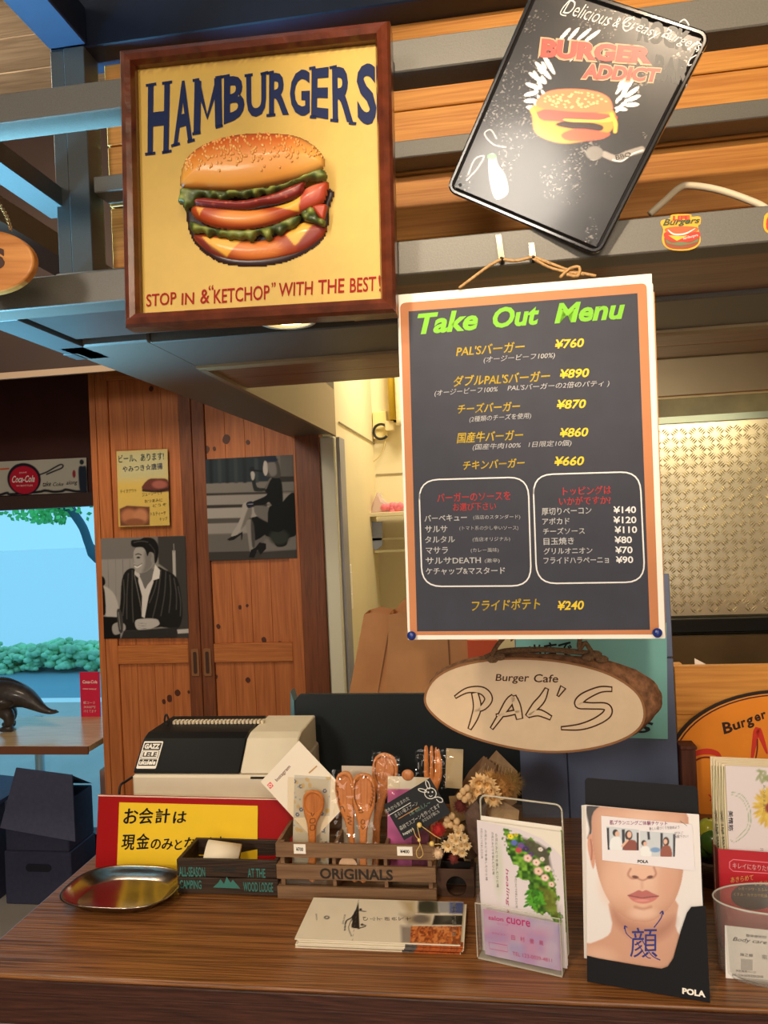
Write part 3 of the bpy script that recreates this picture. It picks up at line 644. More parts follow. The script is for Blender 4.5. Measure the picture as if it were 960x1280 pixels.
lu = [(135, 365), (300, 375), (450, 372), (620, 345), (800, 275), (835, 290), (834, 315), (800, 325), (760, 318), (720, 335), (680, 335), (650, 360), (610, 370), (560, 392), (520, 385), (490, 405), (460, 395), (430, 410), (390, 400), (350, 408), (320, 425), (290, 405), (262, 425), (235, 400), (205, 405), (185, 440), (160, 450), (140, 472), (133, 440), (108, 432), (112, 400)]
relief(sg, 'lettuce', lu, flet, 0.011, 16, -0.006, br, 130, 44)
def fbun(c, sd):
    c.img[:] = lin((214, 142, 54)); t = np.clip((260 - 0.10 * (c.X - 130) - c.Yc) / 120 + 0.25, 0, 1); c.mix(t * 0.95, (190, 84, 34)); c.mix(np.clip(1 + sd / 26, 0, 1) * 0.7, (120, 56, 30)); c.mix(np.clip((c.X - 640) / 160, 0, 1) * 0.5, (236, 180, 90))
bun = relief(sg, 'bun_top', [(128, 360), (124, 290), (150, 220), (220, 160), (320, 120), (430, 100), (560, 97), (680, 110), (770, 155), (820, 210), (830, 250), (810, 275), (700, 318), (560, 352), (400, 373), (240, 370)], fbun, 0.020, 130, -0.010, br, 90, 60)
b = MB(); r2 = random.Random(3)
bp = spline([(140, 290), (220, 170), (430, 108), (600, 104), (770, 165), (820, 225), (760, 235), (600, 245), (400, 265), (250, 290)], 5, True)
def inside(P, x, y):
    c = False
    for i in range(len(P)):
        (x0, y0), (x1, y1) = P[i], P[(i + 1) % len(P)]
        if (y0 > y) != (y1 > y) and x < x0 + (y - y0) * (x1 - x0) / (y1 - y0): c = not c
    return c
me = bun.data; cc = np.empty(len(me.vertices) * 3); me.vertices.foreach_get('co', cc); cc = cc.reshape(-1, 3)
cnt = 0
while cnt < 230:
    x = r2.uniform(125, 825); y = r2.uniform(100, 345)
    if not inside(bp, x, y) and not (r2.random() < 0.06 and 250 < y < 340): continue
    lx, lz = sg.L((x, y)); k = np.argmin((cc[:, 0] - lx) ** 2 + (cc[:, 2] - lz) ** 2); b.ball((lx, cc[k, 1] - 0.0002, lz), 0.0016, 6, 4, (1, 0.8, 1.2)); cnt += 1
b.build('sesame_seeds', mat((224, 158, 84), 0.3, coat=0.5), br, kind='stuff')
sg.crop = CR1

# ---- tin sign, tilted
CR2 = (560, 0, 2.8235)
ts = Sheet('tin_sign', [(305, -85), (945, 118), (520, 905), (8, 672)], 0.83, CR2, 'black embossed tin sign with red lettering and winged burger, tilted on the rack', 'sign', yaw0=4, lean0=-6, stiff=2.0)
R_ = 0.012; ow, oh = ts.w / 2, ts.h
def ring(b, r0, y0, r1, y1, rr0, rr1):
    A = rrect(-ow + r0, ow - r0, r0, oh - r0, max(R_ - r0, 0.003)); B_ = rrect(-ow + r1, ow - r1, r1, oh - r1, max(R_ - r1, 0.003)); n = len(A)
    b.add([(p[0], y0, p[1]) for p in A] + [(p[0], y1, p[1]) for p in B_], [(i, (i + 1) % n, n + (i + 1) % n, n + i) for i in range(n)], True)
b = MB()
for r0, y0, r1, y1 in ((0.0, 0.004, 0.0, 0.0), (0, 0, 0.0015, -0.0012), (0.0015, -0.0012, 0.004, -0.0012), (0.004, -0.0012, 0.0058, 0.0012), (0.0058, 0.0012, 0.0078, -0.0002)): ring(b, r0, y0, r1, y1, 0, 0)
b.build('rolled_rim', mat((46, 44, 44), 0.18, 0.7, coat=0.6), ts.o)
b = MB(); A = rrect(-ow, ow, 0, oh, R_); b.prism(A, 0.0035, 0.0045); b.build('back_plate', mat((60, 58, 56), 0.4, 0.6), ts.o)
q = 0.0078; cz = [happly(ts.Hi, p) for p in ((-ow + q, oh - q), (ow - q, oh - q), (ow - q, q), (-ow + q, q))]
cz = [((p[0] - 560) * 2.8235, p[1] * 2.8235) for p in cz]
cv = Canvas(ts, cz, 190, 280, (26, 23, 23))
n1 = cv.noise(60, 1); n2 = cv.noise(14, 6); cv.img *= (0.7 + 0.5 * n1 + 0.25 * n2)[..., None]
cv.mix((cv.noise(5, 11) > 0.80) * (cv.noise(70, 3) > 0.62) * 0.22, (170, 160, 150))
BN = (214, 208, 198)
# wings as feathers
for (sx, lst) in ((-1, [(290, 395, 34, 12, 8), (283, 370, 36, 12, -2), (285, 345, 40, 12, -14), (292, 318, 46, 12, 20), (305, 290, 56, 12, 34), (325, 262, 66, 13, 48), (345, 240, 66, 12, 60)]),
                  (1, [(640, 385, 40, 12, -4), (645, 362, 44, 12, -22), (640, 340, 50, 12, -36), (625, 318, 56, 12, -52), (605, 300, 60, 11, -66), (600, 400, 36, 11, 10)])):
    for (x, y, l, w_, a) in lst:
        a2 = a if sx < 0 else a
        cv.ell(x, y, l * .66, w_ * .86, (40, 36, 36), 0.1, a2); cv.ell(x, y, l * .62, w_ * .62, BN, 0.15, a2); cv.ell(x, y, l * .5, 1.2, (120, 114, 108), 0.4, a2)
for i in range(9):
    cv.ell(300 + (i % 3) * 14, 380 - i * 17, 16, 5, BN, 0.2, 60); cv.ell(590 + (i % 3) * 12, 400 - i * 11, 15, 5, BN, 0.2, 120)
for (x, y, l, a) in ((400, 130, 30, -50), (432, 128, 30, -50), (468, 130, 34, -42), (500, 134, 34, -38), (470, 170, 34, -65), (430, 200, 30, -70)): cv.ell(x, y, l, 6, BN, 0.2, a)
# burger print
cv.poly([(285, 400), (300, 385), (360, 400), (480, 420), (560, 400), (582, 440), (560, 480), (520, 500), (420, 520), (350, 510), (300, 480), (290, 430)], (170, 110, 40), 6, 4)
cv.poly([(330, 400), (560, 420), (560, 440), (330, 440)], (176, 60, 50), 5, 3); cv.poly([(370, 455), (410, 440), (480, 445), (535, 460), (520, 480), (430, 470)], (40, 22, 18), 4, 3)
cv.poly([(400, 435), (520, 440), (560, 430), (560, 445), (430, 445)], (226, 160, 60), 4, 3)
cv.poly([(390, 490), (440, 470), (530, 480), (560, 490), (520, 508), (420, 512)], (170, 66, 44), 5, 3)
cv.poly([(305, 390), (310, 360), (350, 335), (420, 328), (500, 335), (550, 355), (568, 385), (560, 410), (480, 412), (380, 405)], (190, 92, 56), 4, 4)
for i in range(60):
    a = r2.uniform(0, 6.28); t = r2.random() ** .5; cv.ell(437 + 115 * t * math.cos(a), 368 + 28 * t * math.sin(a), 5, 3, (226, 150, 100), 0.5, 20, 0.8)
for p, q_ in (((286, 400), (310, 470)), ((565, 420), (578, 480))): cv.line([p, ((p[0] + q_[0]) / 2 + 8, (p[1] + q_[1]) / 2), q_], 12, (206, 150, 50), 5)
# ribbon banner, scroll, bottle
cv.line([(540, 560), (580, 575), (620, 560), (672, 545)], 22, (120, 112, 104), 5); cv.line([(570, 580), (600, 585), (640, 560), (675, 548)], 3, BN, 3); cv.line([(470, 545), (500, 580), (530, 560)], 3, (130, 124, 118), 3); cv.ell(505, 555, 30, 24, (96, 90, 84), 0.3)
cv.poly([(148, 560), (165, 555), (176, 590), (200, 625), (212, 680), (190, 702), (168, 698), (150, 630)], (190, 200, 196), 3, 3); cv.poly([(152, 562), (166, 558), (175, 590), (198, 628), (208, 678), (190, 698), (170, 694), (154, 630)], (104, 104, 98), 3, 3); cv.ell(156, 562, 14, 10, (60, 130, 60), 0.3)
for pts in ([(80, 620), (100, 570), (130, 560), (110, 600), (75, 640)], [(170, 500), (150, 470), (130, 485), (160, 520), (200, 530)], [(820, 80), (840, 70), (855, 90), (835, 100)], [(850, 180), (900, 150), (905, 190), (870, 230), (850, 245)]): cv.line(pts, 3, (150, 144, 136), 3)
cv.build('printed_face', print_mat(0.27, 0.45, 0.5, 0.2), y=-0.0001)
ts.text([('BURGER', ((315, 140), (730, 172), (716, 244), (306, 222)))], mat((206, 160, 120), 0.35), bold=0.11, y=-0.0004)
ts.text([('BURGER', ((320, 146), (726, 176), (712, 238), (314, 216)))], mat((196, 62, 46), 0.35), bold=0.06, y=-0.0006)
ts.text([('ADDICT', ((470, 232), (752, 250), (736, 310), (455, 296)))], mat((206, 160, 120), 0.35), bold=0.10, y=-0.0004)
ts.text([('ADDICT', ((474, 237), (748, 254), (733, 304), (460, 291)))], mat((196, 62, 46), 0.35), bold=0.05, y=-0.0006)
SCR = mat((226, 222, 214), 0.35)
ts.text([('Delicious', ((404, -6), (578, 52), (560, 100), (392, 52)))], SCR, bold=-0.008, shear=0.55, y=-0.0004)
ts.text([('&', ((585, 62), (606, 68), (592, 104), (570, 98)))], SCR, shear=0.4, y=-0.0004)
ts.text([('Greasy', ((618, 52), (756, 106), (738, 158), (602, 108)))], SCR, bold=-0.008, shear=0.55, y=-0.0004)
ts.text([('Burgers', ((762, 98), (908, 154), (893, 200), (746, 146)))], SCR, bold=-0.008, shear=0.55, y=-0.0004)
for ln in ([(425, -5), (395, 30), (385, 55), (405, 62)], [(652, 60), (612, 90), (620, 115), (650, 100)], [(780, 100), (762, 130), (775, 142)], [(885, 150), (905, 170), (880, 190)], [(905, 190), (860, 215), (850, 240), (870, 235)], [(820, 80), (840, 68), (855, 90), (830, 98)]): ts.ribbon('flourish', SCR, [ln], 3.5, y=-0.0004)
DG = mat((62, 58, 56), 0.4)
ts.text([('ROCK', ((680, 60), (870, 110), (850, 190), (660, 150)))], DG, bold=0.05, y=-0.0002); ts.text([('BAR', ((730, 200), (860, 225), (845, 320), (715, 290)))], DG, bold=0.05, y=-0.0002)
ts.text([('BBQ', ((578, 565), (632, 553), (634, 570), (582, 584)))], INK, y=-0.0004)
for p in ((490, 858), (55, 655)):
    b = MB(); c = ts.L(p); b.prism([(c[0] + 0.002 * math.cos(a), c[1] + 0.002 * math.sin(a)) for a in [k * math.pi / 6 for k in range(12)]][::-1], -0.0005, 0.0005); b.build('nail_hole', BLACK, ts.o)

# ---- menu paper
CR3 = (480, 330, 2.5263)
mn = Sheet('takeout_menu', [(42, 98), (845, 30), (888, 1183), (75, 1186)], 0.835, CR3, 'large hanging takeout menu poster with dark blackboard print and brown border', 'menu', yaw0=-1, lean0=0, stiff=1.5)
mn.rect('paper', WHITE, 0.0005)
mn.rect('backing_sheet', mat((206, 150, 92), 0.7), 0.0012, quad=[(60, 100), (856, 84), (893, 1178), (80, 1180)], y=0.004)
mn.rect('backing_sheet', WHITE, 0.0004, quad=[(50, 100), (850, 60), (890, 1182), (78, 1184)], y=0.002)
def rq(sh, name, m, q4, r, y, t=0.0002, **k):     # rounded quad
    a = [np.array(p, float) for p in q4]; pts = []
    for i in range(4):
        p, pv, nx_ = a[i], a[i - 1], a[(i + 1) % 4]; d0 = (pv - p) / np.linalg.norm(pv - p); d1 = (nx_ - p) / np.linalg.norm(nx_ - p)
        for k_ in range(7): t_ = k_ / 6; A = p + d0 * r; B_ = p + d1 * r; pts.append((1 - t_) ** 2 * A + 2 * t_ * (1 - t_) * p + t_ * t_ * B_)
    if name is None: return pts
    return sh.poly(name, m, pts, y, t, **k)
rq(mn, 'border', mat((196, 128, 84), 0.6, noise=0.05, nscale=20), [(51, 124), (829, 60), (869, 1170), (82, 1172)], 18, -0.0002)
mn.poly('blackboard_print', mat((50, 52, 66), 0.6, noise=0.10, nscale=30), [(78, 150), (800, 92), (840, 1155), (104, 1160)], -0.0003, 0.0001)
GRN = mat((124, 196, 40), 0.6); YLW = mat((236, 204, 40), 0.6); WTX = mat((232, 232, 232), 0.6); RTX = mat((226, 66, 66), 0.6)
mn.text([('Take', (108, 224), (298, 208), 66), ('Out', (345, 204), (492, 191), 64), ('Menu', (538, 189), (762, 173), 62)], GRN, bold=0.035, shear=0.25)
mn.text([("PAL'Sバーガー", (228, 292), (445, 276), 32), ('¥760', (540, 268), (632, 262), 28), ("ダブルPAL'Sバーガー", (220, 388), (525, 370), 34), ('¥890', (555, 362), (648, 357), 28),
         ('チーズバーガー', (233, 473), (430, 463), 30), ('¥870', (545, 458), (638, 455), 28), ('国産牛バーガー', (230, 566), (440, 556), 33), ('¥860', (555, 547), (645, 544), 28),
         ('チキンバーガー', (250, 650), (445, 641), 28), ('¥660', (538, 637), (632, 635), 28), ('フライドポテト', (278, 1096), (494, 1089), 34), ('¥240', (548, 1093), (632, 1091), 28)], YLW, bold=0.022, shear=0.2)
mn.text([('(オージービーフ100%)', (315, 315), (540, 300), 22), ('(オージービーフ100%', (160, 420), (360, 407), 22), ("PAL'Sバーガーの2倍のパティ )", (390, 404), (712, 388), 22),
         ('(2種類のチーズを使用)', (270, 502), (465, 490), 21), ('(国産牛肉100%   1日限定10個)', (280, 590), (592, 576), 21)], WTX, bold=0.008, shear=0.2)
mn.text([('バーガーのソースを', (168, 752), (400, 744), 27), ('お選び下さい', (218, 780), (354, 776), 24), ('トッピングは', (565, 731), (718, 726), 26), ('いかがですか?', (553, 762), (716, 757), 25)], RTX, bold=0.02)
mn.text([('バーベキュー', (128, 814), (262, 810), 21), ('サルサ', (130, 848), (200, 847), 21), ('タルタル', (130, 881), (224, 879), 21), ('マサラ', (132, 915), (202, 914), 21), ('サルサDEATH', (132, 948), (306, 945), 21), ('ケチャップ&マスタード', (132, 981), (382, 979), 22),
         ('厚切りベーコン', (498, 793), (655, 789), 22), ('アボカド', (500, 823), (586, 821), 20), ('チーズソース', (502, 854), (634, 852), 20), ('目玉焼き', (504, 887), (600, 885), 22), ('グリルオニオン', (504, 917), (658, 914), 20), ('フライドハラペーニョ', (504, 947), (710, 944), 20),
         ('¥140', (724, 787), (796, 786), 21), ('¥120', (724, 819), (797, 818), 21), ('¥110', (728, 850), (799, 849), 21), ('¥80', (728, 882), (783, 881), 21), ('¥70', (730, 914), (785, 913), 21), ('¥90', (732, 945), (787, 944), 21)], WTX, bold=0.02)
mn.text([('(当店のスタンダード)', (282, 808), (430, 806), 15), ('(トマト系の少し辛いソース)', (238, 842), (424, 841), 15), ('(当店オリジナル)', (280, 878), (398, 876), 15), ('(カレー風味)', (274, 912), (362, 911), 15), ('(激辛)', (318, 945), (365, 944), 15)], WTX, bold=0.004)
for q4 in ([(110, 682), (455, 672), (465, 1016), (120, 1018)], [(470, 665), (808, 655), (824, 1004), (482, 1009)]):
    pts = rq(mn, None, None, q4, 62, 0); mn.ribbon('box_outline', WTX, [list(pts) + [pts[0], pts[1]]], 4.5, n=1)
for p in ((88, 1172), (861, 1163)):
    c = mn.L(p); b = MB(); b.ball((c[0], -0.004, c[1]), 0.0052, 12, 8, (1, 0.7, 1)); b.tube([(c[0], -0.003, c[1]), (c[0], 0.003, c[1])], 0.0008, 6); b.build('pushpin', mat((24, 50, 130), 0.3, coat=0.5), mn.o)

# hooks over the bar and the cord the menu hangs from
def wpath(pts, y): return [tuple(W(p[0], p[1], yy)) for p, yy in zip(pts, y if hasattr(y, '__len__') else [y] * len(pts))]
for i, (u0, v0, u1, v1, lb) in enumerate(((623, 293, 627, 322, 'left of the two bright metal hooks clipped over the grey bar'), (664, 303, 666, 320, 'right of the two bright metal hooks clipped over the grey bar'))):
    p0 = W(u0, v0, 0.853); p1 = W(u1, v1, 0.853)
    hk = empty('hook', (p1[0], 0.853, p1[2]), lb, 'hook', 'hooks on the lower bar')
    dx = p0[0] - p1[0]; dz = p0[2] - p1[2]
    b = MB(); b.prism([(-0.0035, -0.002), (dx - 0.003, dz), (dx + 0.003, dz), (0.0035, -0.002)], 0.001, 0.0022); b.build('plate', mat((250, 235, 200), 0.12, 0.95), hk)
    b = MB(); b.tube(spline([(0, 0.001, 0), (0, -0.002, -0.006), (0, -0.008, -0.009), (0, -0.012, -0.004)], 4), 0.0022, 8); b.build('hook_arm', mat((60, 56, 52), 0.3, 0.8), hk)
cd = MB()
cd.tube(spline(wpath([(574, 360), (590, 348), (612, 332), (627, 324)], [0.835, 0.836, 0.838, 0.842]), 4), 0.0017, 6)
cd.tube(spline(wpath([(627, 324), (645, 326), (666, 321)], 0.842), 4), 0.0017, 6)
cd.tube(spline(wpath([(666, 321), (690, 330), (712, 338), (745, 345)], [0.842, 0.84, 0.838, 0.834]), 4), 0.0017, 6)
cd.tube(spline(wpath([(666, 323), (686, 334), (708, 340), (730, 343)], [0.842, 0.84, 0.835, 0.834]), 4), 0.0017, 6)
cd.tube(spline(wpath([(700, 347), (712, 336), (724, 334), (722, 345), (708, 343)], 0.832), 4), 0.0017, 6)
cd.build('hanging_cord', ROPE, label='twisted tan cord over two hooks holding up the menu', cat='cord')

# ---- stickers on the lower bar
CR4 = (800, 240, 4.0)
def sticker(full, quad, lb, name='burger_sticker'):
    st = Sheet(name, quad, 0.8594, CR4, lb, 'sticker', 'burger stickers on the grey bar', lean0=0, yaw0=0, stiff=0.3)
    YO = mat((250, 176, 40), 0.5); RD = mat((200, 50, 34), 0.5)
    if full:
        st.poly('base', YO, [(160, 112), (250, 112), (258, 125), (300, 125), (302, 160), (290, 175), (304, 240), (285, 275), (240, 292), (165, 290), (125, 270), (110, 235), (116, 185), (102, 160), (108, 140), (150, 130)], 0.0, 0.0005, 3)
        st.poly('print_patty', mat((150, 70, 40), 0.5), [(128, 220), (205, 245), (292, 220), (288, 262), (240, 284), (165, 284), (128, 262)], -0.0002, 0.0001, 3)
        st.poly('print_bun', mat((196, 96, 50), 0.5), [(130, 180), (205, 172), (284, 178), (282, 200), (205, 218), (132, 200)], -0.0002, 0.0001, 3)
        st.poly('print_red', RD, [(128, 200), (205, 214), (292, 200), (292, 232), (205, 252), (128, 232)], -0.0003, 0.0001, 3)
        st.poly('print_cheese', mat((250, 190, 50), 0.5), [(140, 216), (205, 222), (240, 218), (185, 245)], -0.0004, 0.0001)
        st.poly('print_lettuce', mat((104, 122, 84), 0.5), [(132, 238), (160, 256), (205, 250), (250, 256), (290, 236), (284, 252), (205, 268), (140, 256)], -0.0004, 0.0001, 3)
        st.ribbon('print_swoosh', WHITE, [[(138, 188), (170, 212), (225, 210), (276, 184)]], 9, y=-0.0005, taper=True)
        st.text([('LIFE', ((164, 119), (248, 118), (250, 142), (162, 143)))], RD, bold=0.06, y=-0.0004)
        st.text([('Burgers', ((114, 136), (300, 128), (298, 166), (112, 178)))], mat((60, 84, 40), 0.5), bold=0.03, shear=0.3, y=-0.0006)
        st.text([('hamburgers', ((216, 226), (288, 210), (290, 226), (218, 244)))], WHITE, y=-0.0006)
    else:
        st.poly('base', YO, [(632, 105), (700, 100), (760, 110), (770, 180), (730, 215), (660, 212), (624, 190), (618, 150)], 0.0, 0.0005, 3)
        st.poly('print_red', RD, [(640, 120), (700, 116), (752, 122), (756, 180), (720, 202), (662, 200), (632, 180)], -0.0002, 0.0001, 3)
        st.poly('print_bun', mat((240, 150, 60), 0.5), [(650, 130), (700, 124), (744, 134), (730, 160), (660, 160)], -0.0003, 0.0001, 3)
    return st
sticker(True, [(102, 112), (304, 104), (306, 288), (106, 296)], 'shield-shaped yellow and red burger sticker on the grey bar')
sticker(False, [(616, 100), (770, 92), (774, 208), (620, 216)], 'second burger sticker, cut by the right edge of the photo')

# ---- white cable
b = MB(); b.tube(spline([tuple(W(812, 268, 0.93)), tuple(W(830, 252, 0.93)), tuple(W(848, 236, 0.94)), tuple(W(862, 232, 0.94)), tuple(W(900, 238, 0.94)), tuple(W(945, 254, 0.93)), tuple(W(965, 266, 0.92))], 6), 0.0042, 8)
b.build('white_cable', mat((214, 200, 172), 0.5), label='thick white cable arching up behind the lower grey bar', cat='cable')

# ---- round wooden sign at the far left
CR0 = (0, 0, 2.912)
ow_ = Sheet('oval_wooden_sign', [(-235, 835), (122, 835), (122, 1070), (-235, 1070)], 0.78, CR0, 'honey-coloured oval wooden sign on a brass chain, cut by the left edge', 'sign', yaw0=0, lean0=0, stiff=0.5)
E_ = lambda cx, cz, rx, rz, n=40: [(cx + rx * math.cos(2 * math.pi * k / n), cz + rz * math.sin(2 * math.pi * k / n)) for k in range(n)][::-1]
b = MB(); b.prism(E_(0, ow_.h / 2, ow_.w / 2, ow_.h / 2), 0, 0.012); b.build('disc', wood('honey_wood', (220, 150, 76), (178, 108, 44), 'X', 1, 0.35, 0.05, coat=0.3), ow_.o, bevel=0.003, seg=3)
ow_.text([('S', ((-30, 905), (18, 903), (20, 978), (-28, 982)))], mat((70, 34, 18), 0.5), bold=0.06, y=-0.0006)
b = MB(); p = [tuple(W(40 / 2.912, 835 / 2.912, 0.78)), tuple(W(20 / 2.912, 780 / 2.912, 0.80)), tuple(W(-20 / 2.912, 720 / 2.912, 0.83)), tuple(W(-90 / 2.912, 640 / 2.912, 0.857))]
P = spline(p, 9)
for i in range(len(P) - 1):
    c = (P[i] + P[i + 1]) / 2; t = Vector(P[i + 1] - P[i]).normalized(); s_ = t.cross(Vector((0, 1, 0))).normalized() if i % 2 else t.cross(Vector((1, 0, 0))).normalized()
    pts = [Vector(c) + t * 0.0042 * math.cos(a) + s_ * 0.0022 * math.sin(a) for a in [k * math.pi / 4 for k in range(9)]]
    b.tube(pts, 0.0006, 5, False)
b.build('brass_chain', mat((190, 150, 90), 0.3, 0.9), label='fine brass chain the oval wooden sign hangs from', cat='chain')

# ---- PAL'S wood slice sign
CR8 = (500, 780, 2.087)
ps = Sheet('wood_slice_sign', [(62, 78), (645, 112), (640, 345), (62, 320)], 1.04, CR8, 'oval bark-edged wood slice sign with burnt outline lettering hung on twine', 'sign', yaw0=-6, lean0=0, stiff=1.0)
face = spline([(65, 195), (95, 140), (170, 105), (290, 90), (420, 98), (540, 128), (615, 175), (638, 225), (625, 270), (570, 305), (480, 328), (380, 333), (270, 318), (160, 285), (90, 240)], 5, True)
fl = [ps.L(p) for p in face][::-1]
back = spline([(60, 195), (95, 132), (170, 98), (290, 82), (420, 88), (560, 108), (655, 150), (686, 200), (668, 248), (606, 304), (490, 336), (380, 339), (265, 326), (150, 292), (84, 244)], 5, True)
bl_ = [ps.L(p) for p in back][::-1]
b = MB(); n = len(fl); r3 = random.Random(2)
def off(P, s, j): c = np.mean(P, 0); return [tuple(c + (np.array(p) - c) * (s + r3.uniform(-j, j))) for p in P]
L0 = off(fl, 0.985, 0); L1 = fl; L2 = off([((1 - .5) * a[0] + .5 * c[0], .5 * a[1] + .5 * c[1]) for a, c in zip(fl, bl_)], 1.0, 0.007); L3 = off(bl_, 1.0, 0.007); L4 = off(bl_, 0.98, 0.01)
b.add([(p[0], -0.0001, p[1]) for p in fl], [tuple(range(n))]); b.build('face', mat((226, 200, 166), 0.55, noise=0.04, nscale=40), ps.o)
b = MB(); lay = [(L1, 0.0), (off(fl, 1.008, 0.002), 0.002), (L2, 0.010), (L3, 0.018), (L4, 0.026)]; vs = []
for P, y in lay: vs += [(p[0], y + (r3.uniform(-.001, .001) if y else 0), p[1]) for p in P]
fs = [(i * n + k, i * n + (k + 1) % n, (i + 1) * n + (k + 1) % n, (i + 1) * n + k) for i in range(len(lay) - 1) for k in range(n)] + [tuple(range((len(lay) - 1) * n + n - 1, (len(lay) - 1) * n - 1, -1))]
b.add(vs, [tuple(reversed(f)) for f in fs], True); b.build('bark_rim', mat((140, 98, 68), 0.9, noise=0.45, nscale=120, bump=1.0), ps.o)
BURN = mat((72, 42, 22), 0.8); FACEC = mat((226, 200, 166), 0.55, noise=0.04, nscale=40)
ps.ribbon('edge_line', mat((150, 104, 66), 0.8), [[tuple(p) for p in face] + [tuple(face[0])]], 6, y=-0.0003, n=1)
ps.text([('Burger', ((262, 130), (352, 130), (352, 158), (262, 154))), ('Cafe', ((364, 131), (427, 134), (427, 154), (364, 153)))], BURN, bold=0.012, shear=0.12, y=-0.0004)
def brush(sh, lines, y):
    for nm, wo, wi, dy in (('burnt_outline', 0, 0, 0), ('letter_fill', 0, -7.6, -0.0002)):
        bb = MB()
        for pts, ws in lines:
            P = spline([(*p, w_ * 1.25 + 1) for p, w_ in zip(pts, ws)], 6); N = len(P); A = []; B_ = []
            for i in range(N):
                t = P[min(i + 1, N - 1)][:2] - P[max(i - 1, 0)][:2]; t = t / (np.linalg.norm(t) + 1e-9); nn = np.array([-t[1], t[0]]); ww = max(P[i][2] + wi, 0.4) / 2
                c0 = P[i][:2] + (t * 2.6 if (wi and i == 0) else (-t * 2.6 if (wi and i == N - 1) else 0))
                A.append(sh.L(c0 + nn * ww)); B_.append(sh.L(c0 - nn * ww))
            bb.add([(p[0], y + dy, p[1]) for p in A] + [(p[0], y + dy, p[1]) for p in B_], [(i, i + 1, N + i + 1, N + i) for i in range(N - 1)])
        bb.build(nm, BURN if wi == 0 else FACEC, sh.o)
brush(ps, [([(205, 178), (212, 215), (205, 245), (190, 278)], [16, 19, 17, 9]), ([(150, 192), (185, 173), (225, 174), (243, 195), (228, 218), (202, 230)], [8, 13, 18, 19, 15, 7]),
           ([(250, 276), (275, 240), (298, 205), (312, 190)], [9, 14, 19, 15]), ([(308, 188), (318, 215), (326, 250)], [15, 19, 15]), ([(262, 240), (290, 236), (328, 228)], [7, 12, 10]),
           ([(398, 168), (385, 195), (368, 215), (345, 243)], [9, 17, 18, 11]), ([(348, 240), (375, 232), (408, 246)], [11, 16, 11]), ([(440, 165), (425, 190)], [14, 6]),
           ([(562, 172), (530, 173), (490, 192), (478, 210), (505, 214), (545, 216), (548, 234), (520, 254), (480, 268), (432, 272)], [11, 14, 18, 18, 15, 16, 19, 17, 14, 8])], -0.0006)
TW = mat((120, 92, 66), 0.95, noise=0.4, nscale=400, bump=0.8)
b = MB(); b.tube(spline(wpath([(612, 826), (622, 806), (640, 788), (652, 780)], [1.045, 1.05, 1.05, 1.05]) + [(0.19, 1.10, 1.6), (0.16, 1.11, 1.80)], 5), 0.0032, 7)
b.tube(spline(wpath([(742, 818), (732, 803), (726, 790)], [1.045, 1.05, 1.05]) + [(0.19, 1.10, 1.6), (0.17, 1.11, 1.80)], 5), 0.0032, 7)
b.tube(spline(wpath([(606, 822), (630, 814), (665, 812), (700, 813), (750, 818)], 1.052), 4), 0.004, 7)
for c in ((616, 824), (744, 818), (735, 822), (752, 824), (625, 821)): b.ball(tuple(W(*c, 1.045)), 0.008, 8, 5, (1.2, .8, .7))
b.build('twine', TW, label='rough brown twine knotted along the top of the wood slice sign', cat='twine')
# ================================================================== LEFT: WINDOW SIDE
PG = lambda q: [tuple(p) for p in q]
# outside
struct(box('pavement', -14, 2, 3.2, 6.2, -0.06, -0.01, mat((244, 246, 244), 0.8)))
struct(box('road', -30, 2, 6.2, 8.4, -0.08, -0.03, mat((120, 160, 176), 0.7)))
struct(box('ground', -60, 6, 8.4, 60, -0.08, -0.02, mat((236, 240, 240), 0.8)))
hg = MB(); r4 = random.Random(5)
for i in range(2600):
    x = r4.uniform(-9, -3); z = 0.0 + 0.24 * r4.random(); y = 7.6 + r4.uniform(-0.25, 0.25); hg.ball((x, y, z + 0.03 * math.sin(x * 5)), r4.uniform(0.025, 0.055), 5, 3, (1.3, 1, .8))
hg.build('hedge', mat((170, 226, 180), 0.8, noise=0.3, nscale=5), label='low green clipped hedge across the road beyond the window', cat='hedge', kind='stuff')
t0 = W(116, 690, 8.0); tr = empty('street_tree', (t0[0], 8.0, 0), 'young street tree with sparse light green leaves seen through the window', 'tree')
def tl_(u, v): p = W(u, v, 8.0); return (p[0] - t0[0], 0, p[2])
b = MB(); b.tube(spline([(0.35, 0, 0), (0.3, 0, 0.9), tl_(116, 690), tl_(104, 660), tl_(90, 638), tl_(80, 615)], 4), [0.07] * 9 + [0.05] * 12, 8); b.tube([tl_(92, 640), tl_(60, 630), tl_(40, 622), tl_(20, 600)], 0.02, 6); b.build('trunk', mat((60, 96, 110), 0.8), tr)
b = MB()
for i in range(520):
    a = r4.uniform(0, 6.28); rr = r4.random() ** .5; cp = tl_(66 + 26 * rr * math.cos(a) * (1.0 if i % 3 else 2.0) - 8, 628 + 24 * rr * math.sin(a)); c = Vector((cp[0], r4.uniform(-.3, .3), cp[2])); d = Vector((r4.uniform(-1, 1), r4.uniform(-.4, .4), r4.uniform(-1, 0.2))).normalized() * 0.07; e = d.cross(Vector((0, 1, 0.3))).normalized() * 0.025
    b.add([c, c + d * .5 + e, c + d, c + d * .5 - e], [(0, 1, 2, 3)])
b.build('foliage', mat((110, 215, 120), 0.7, noise=0.3, nscale=3), tr, kind='stuff')
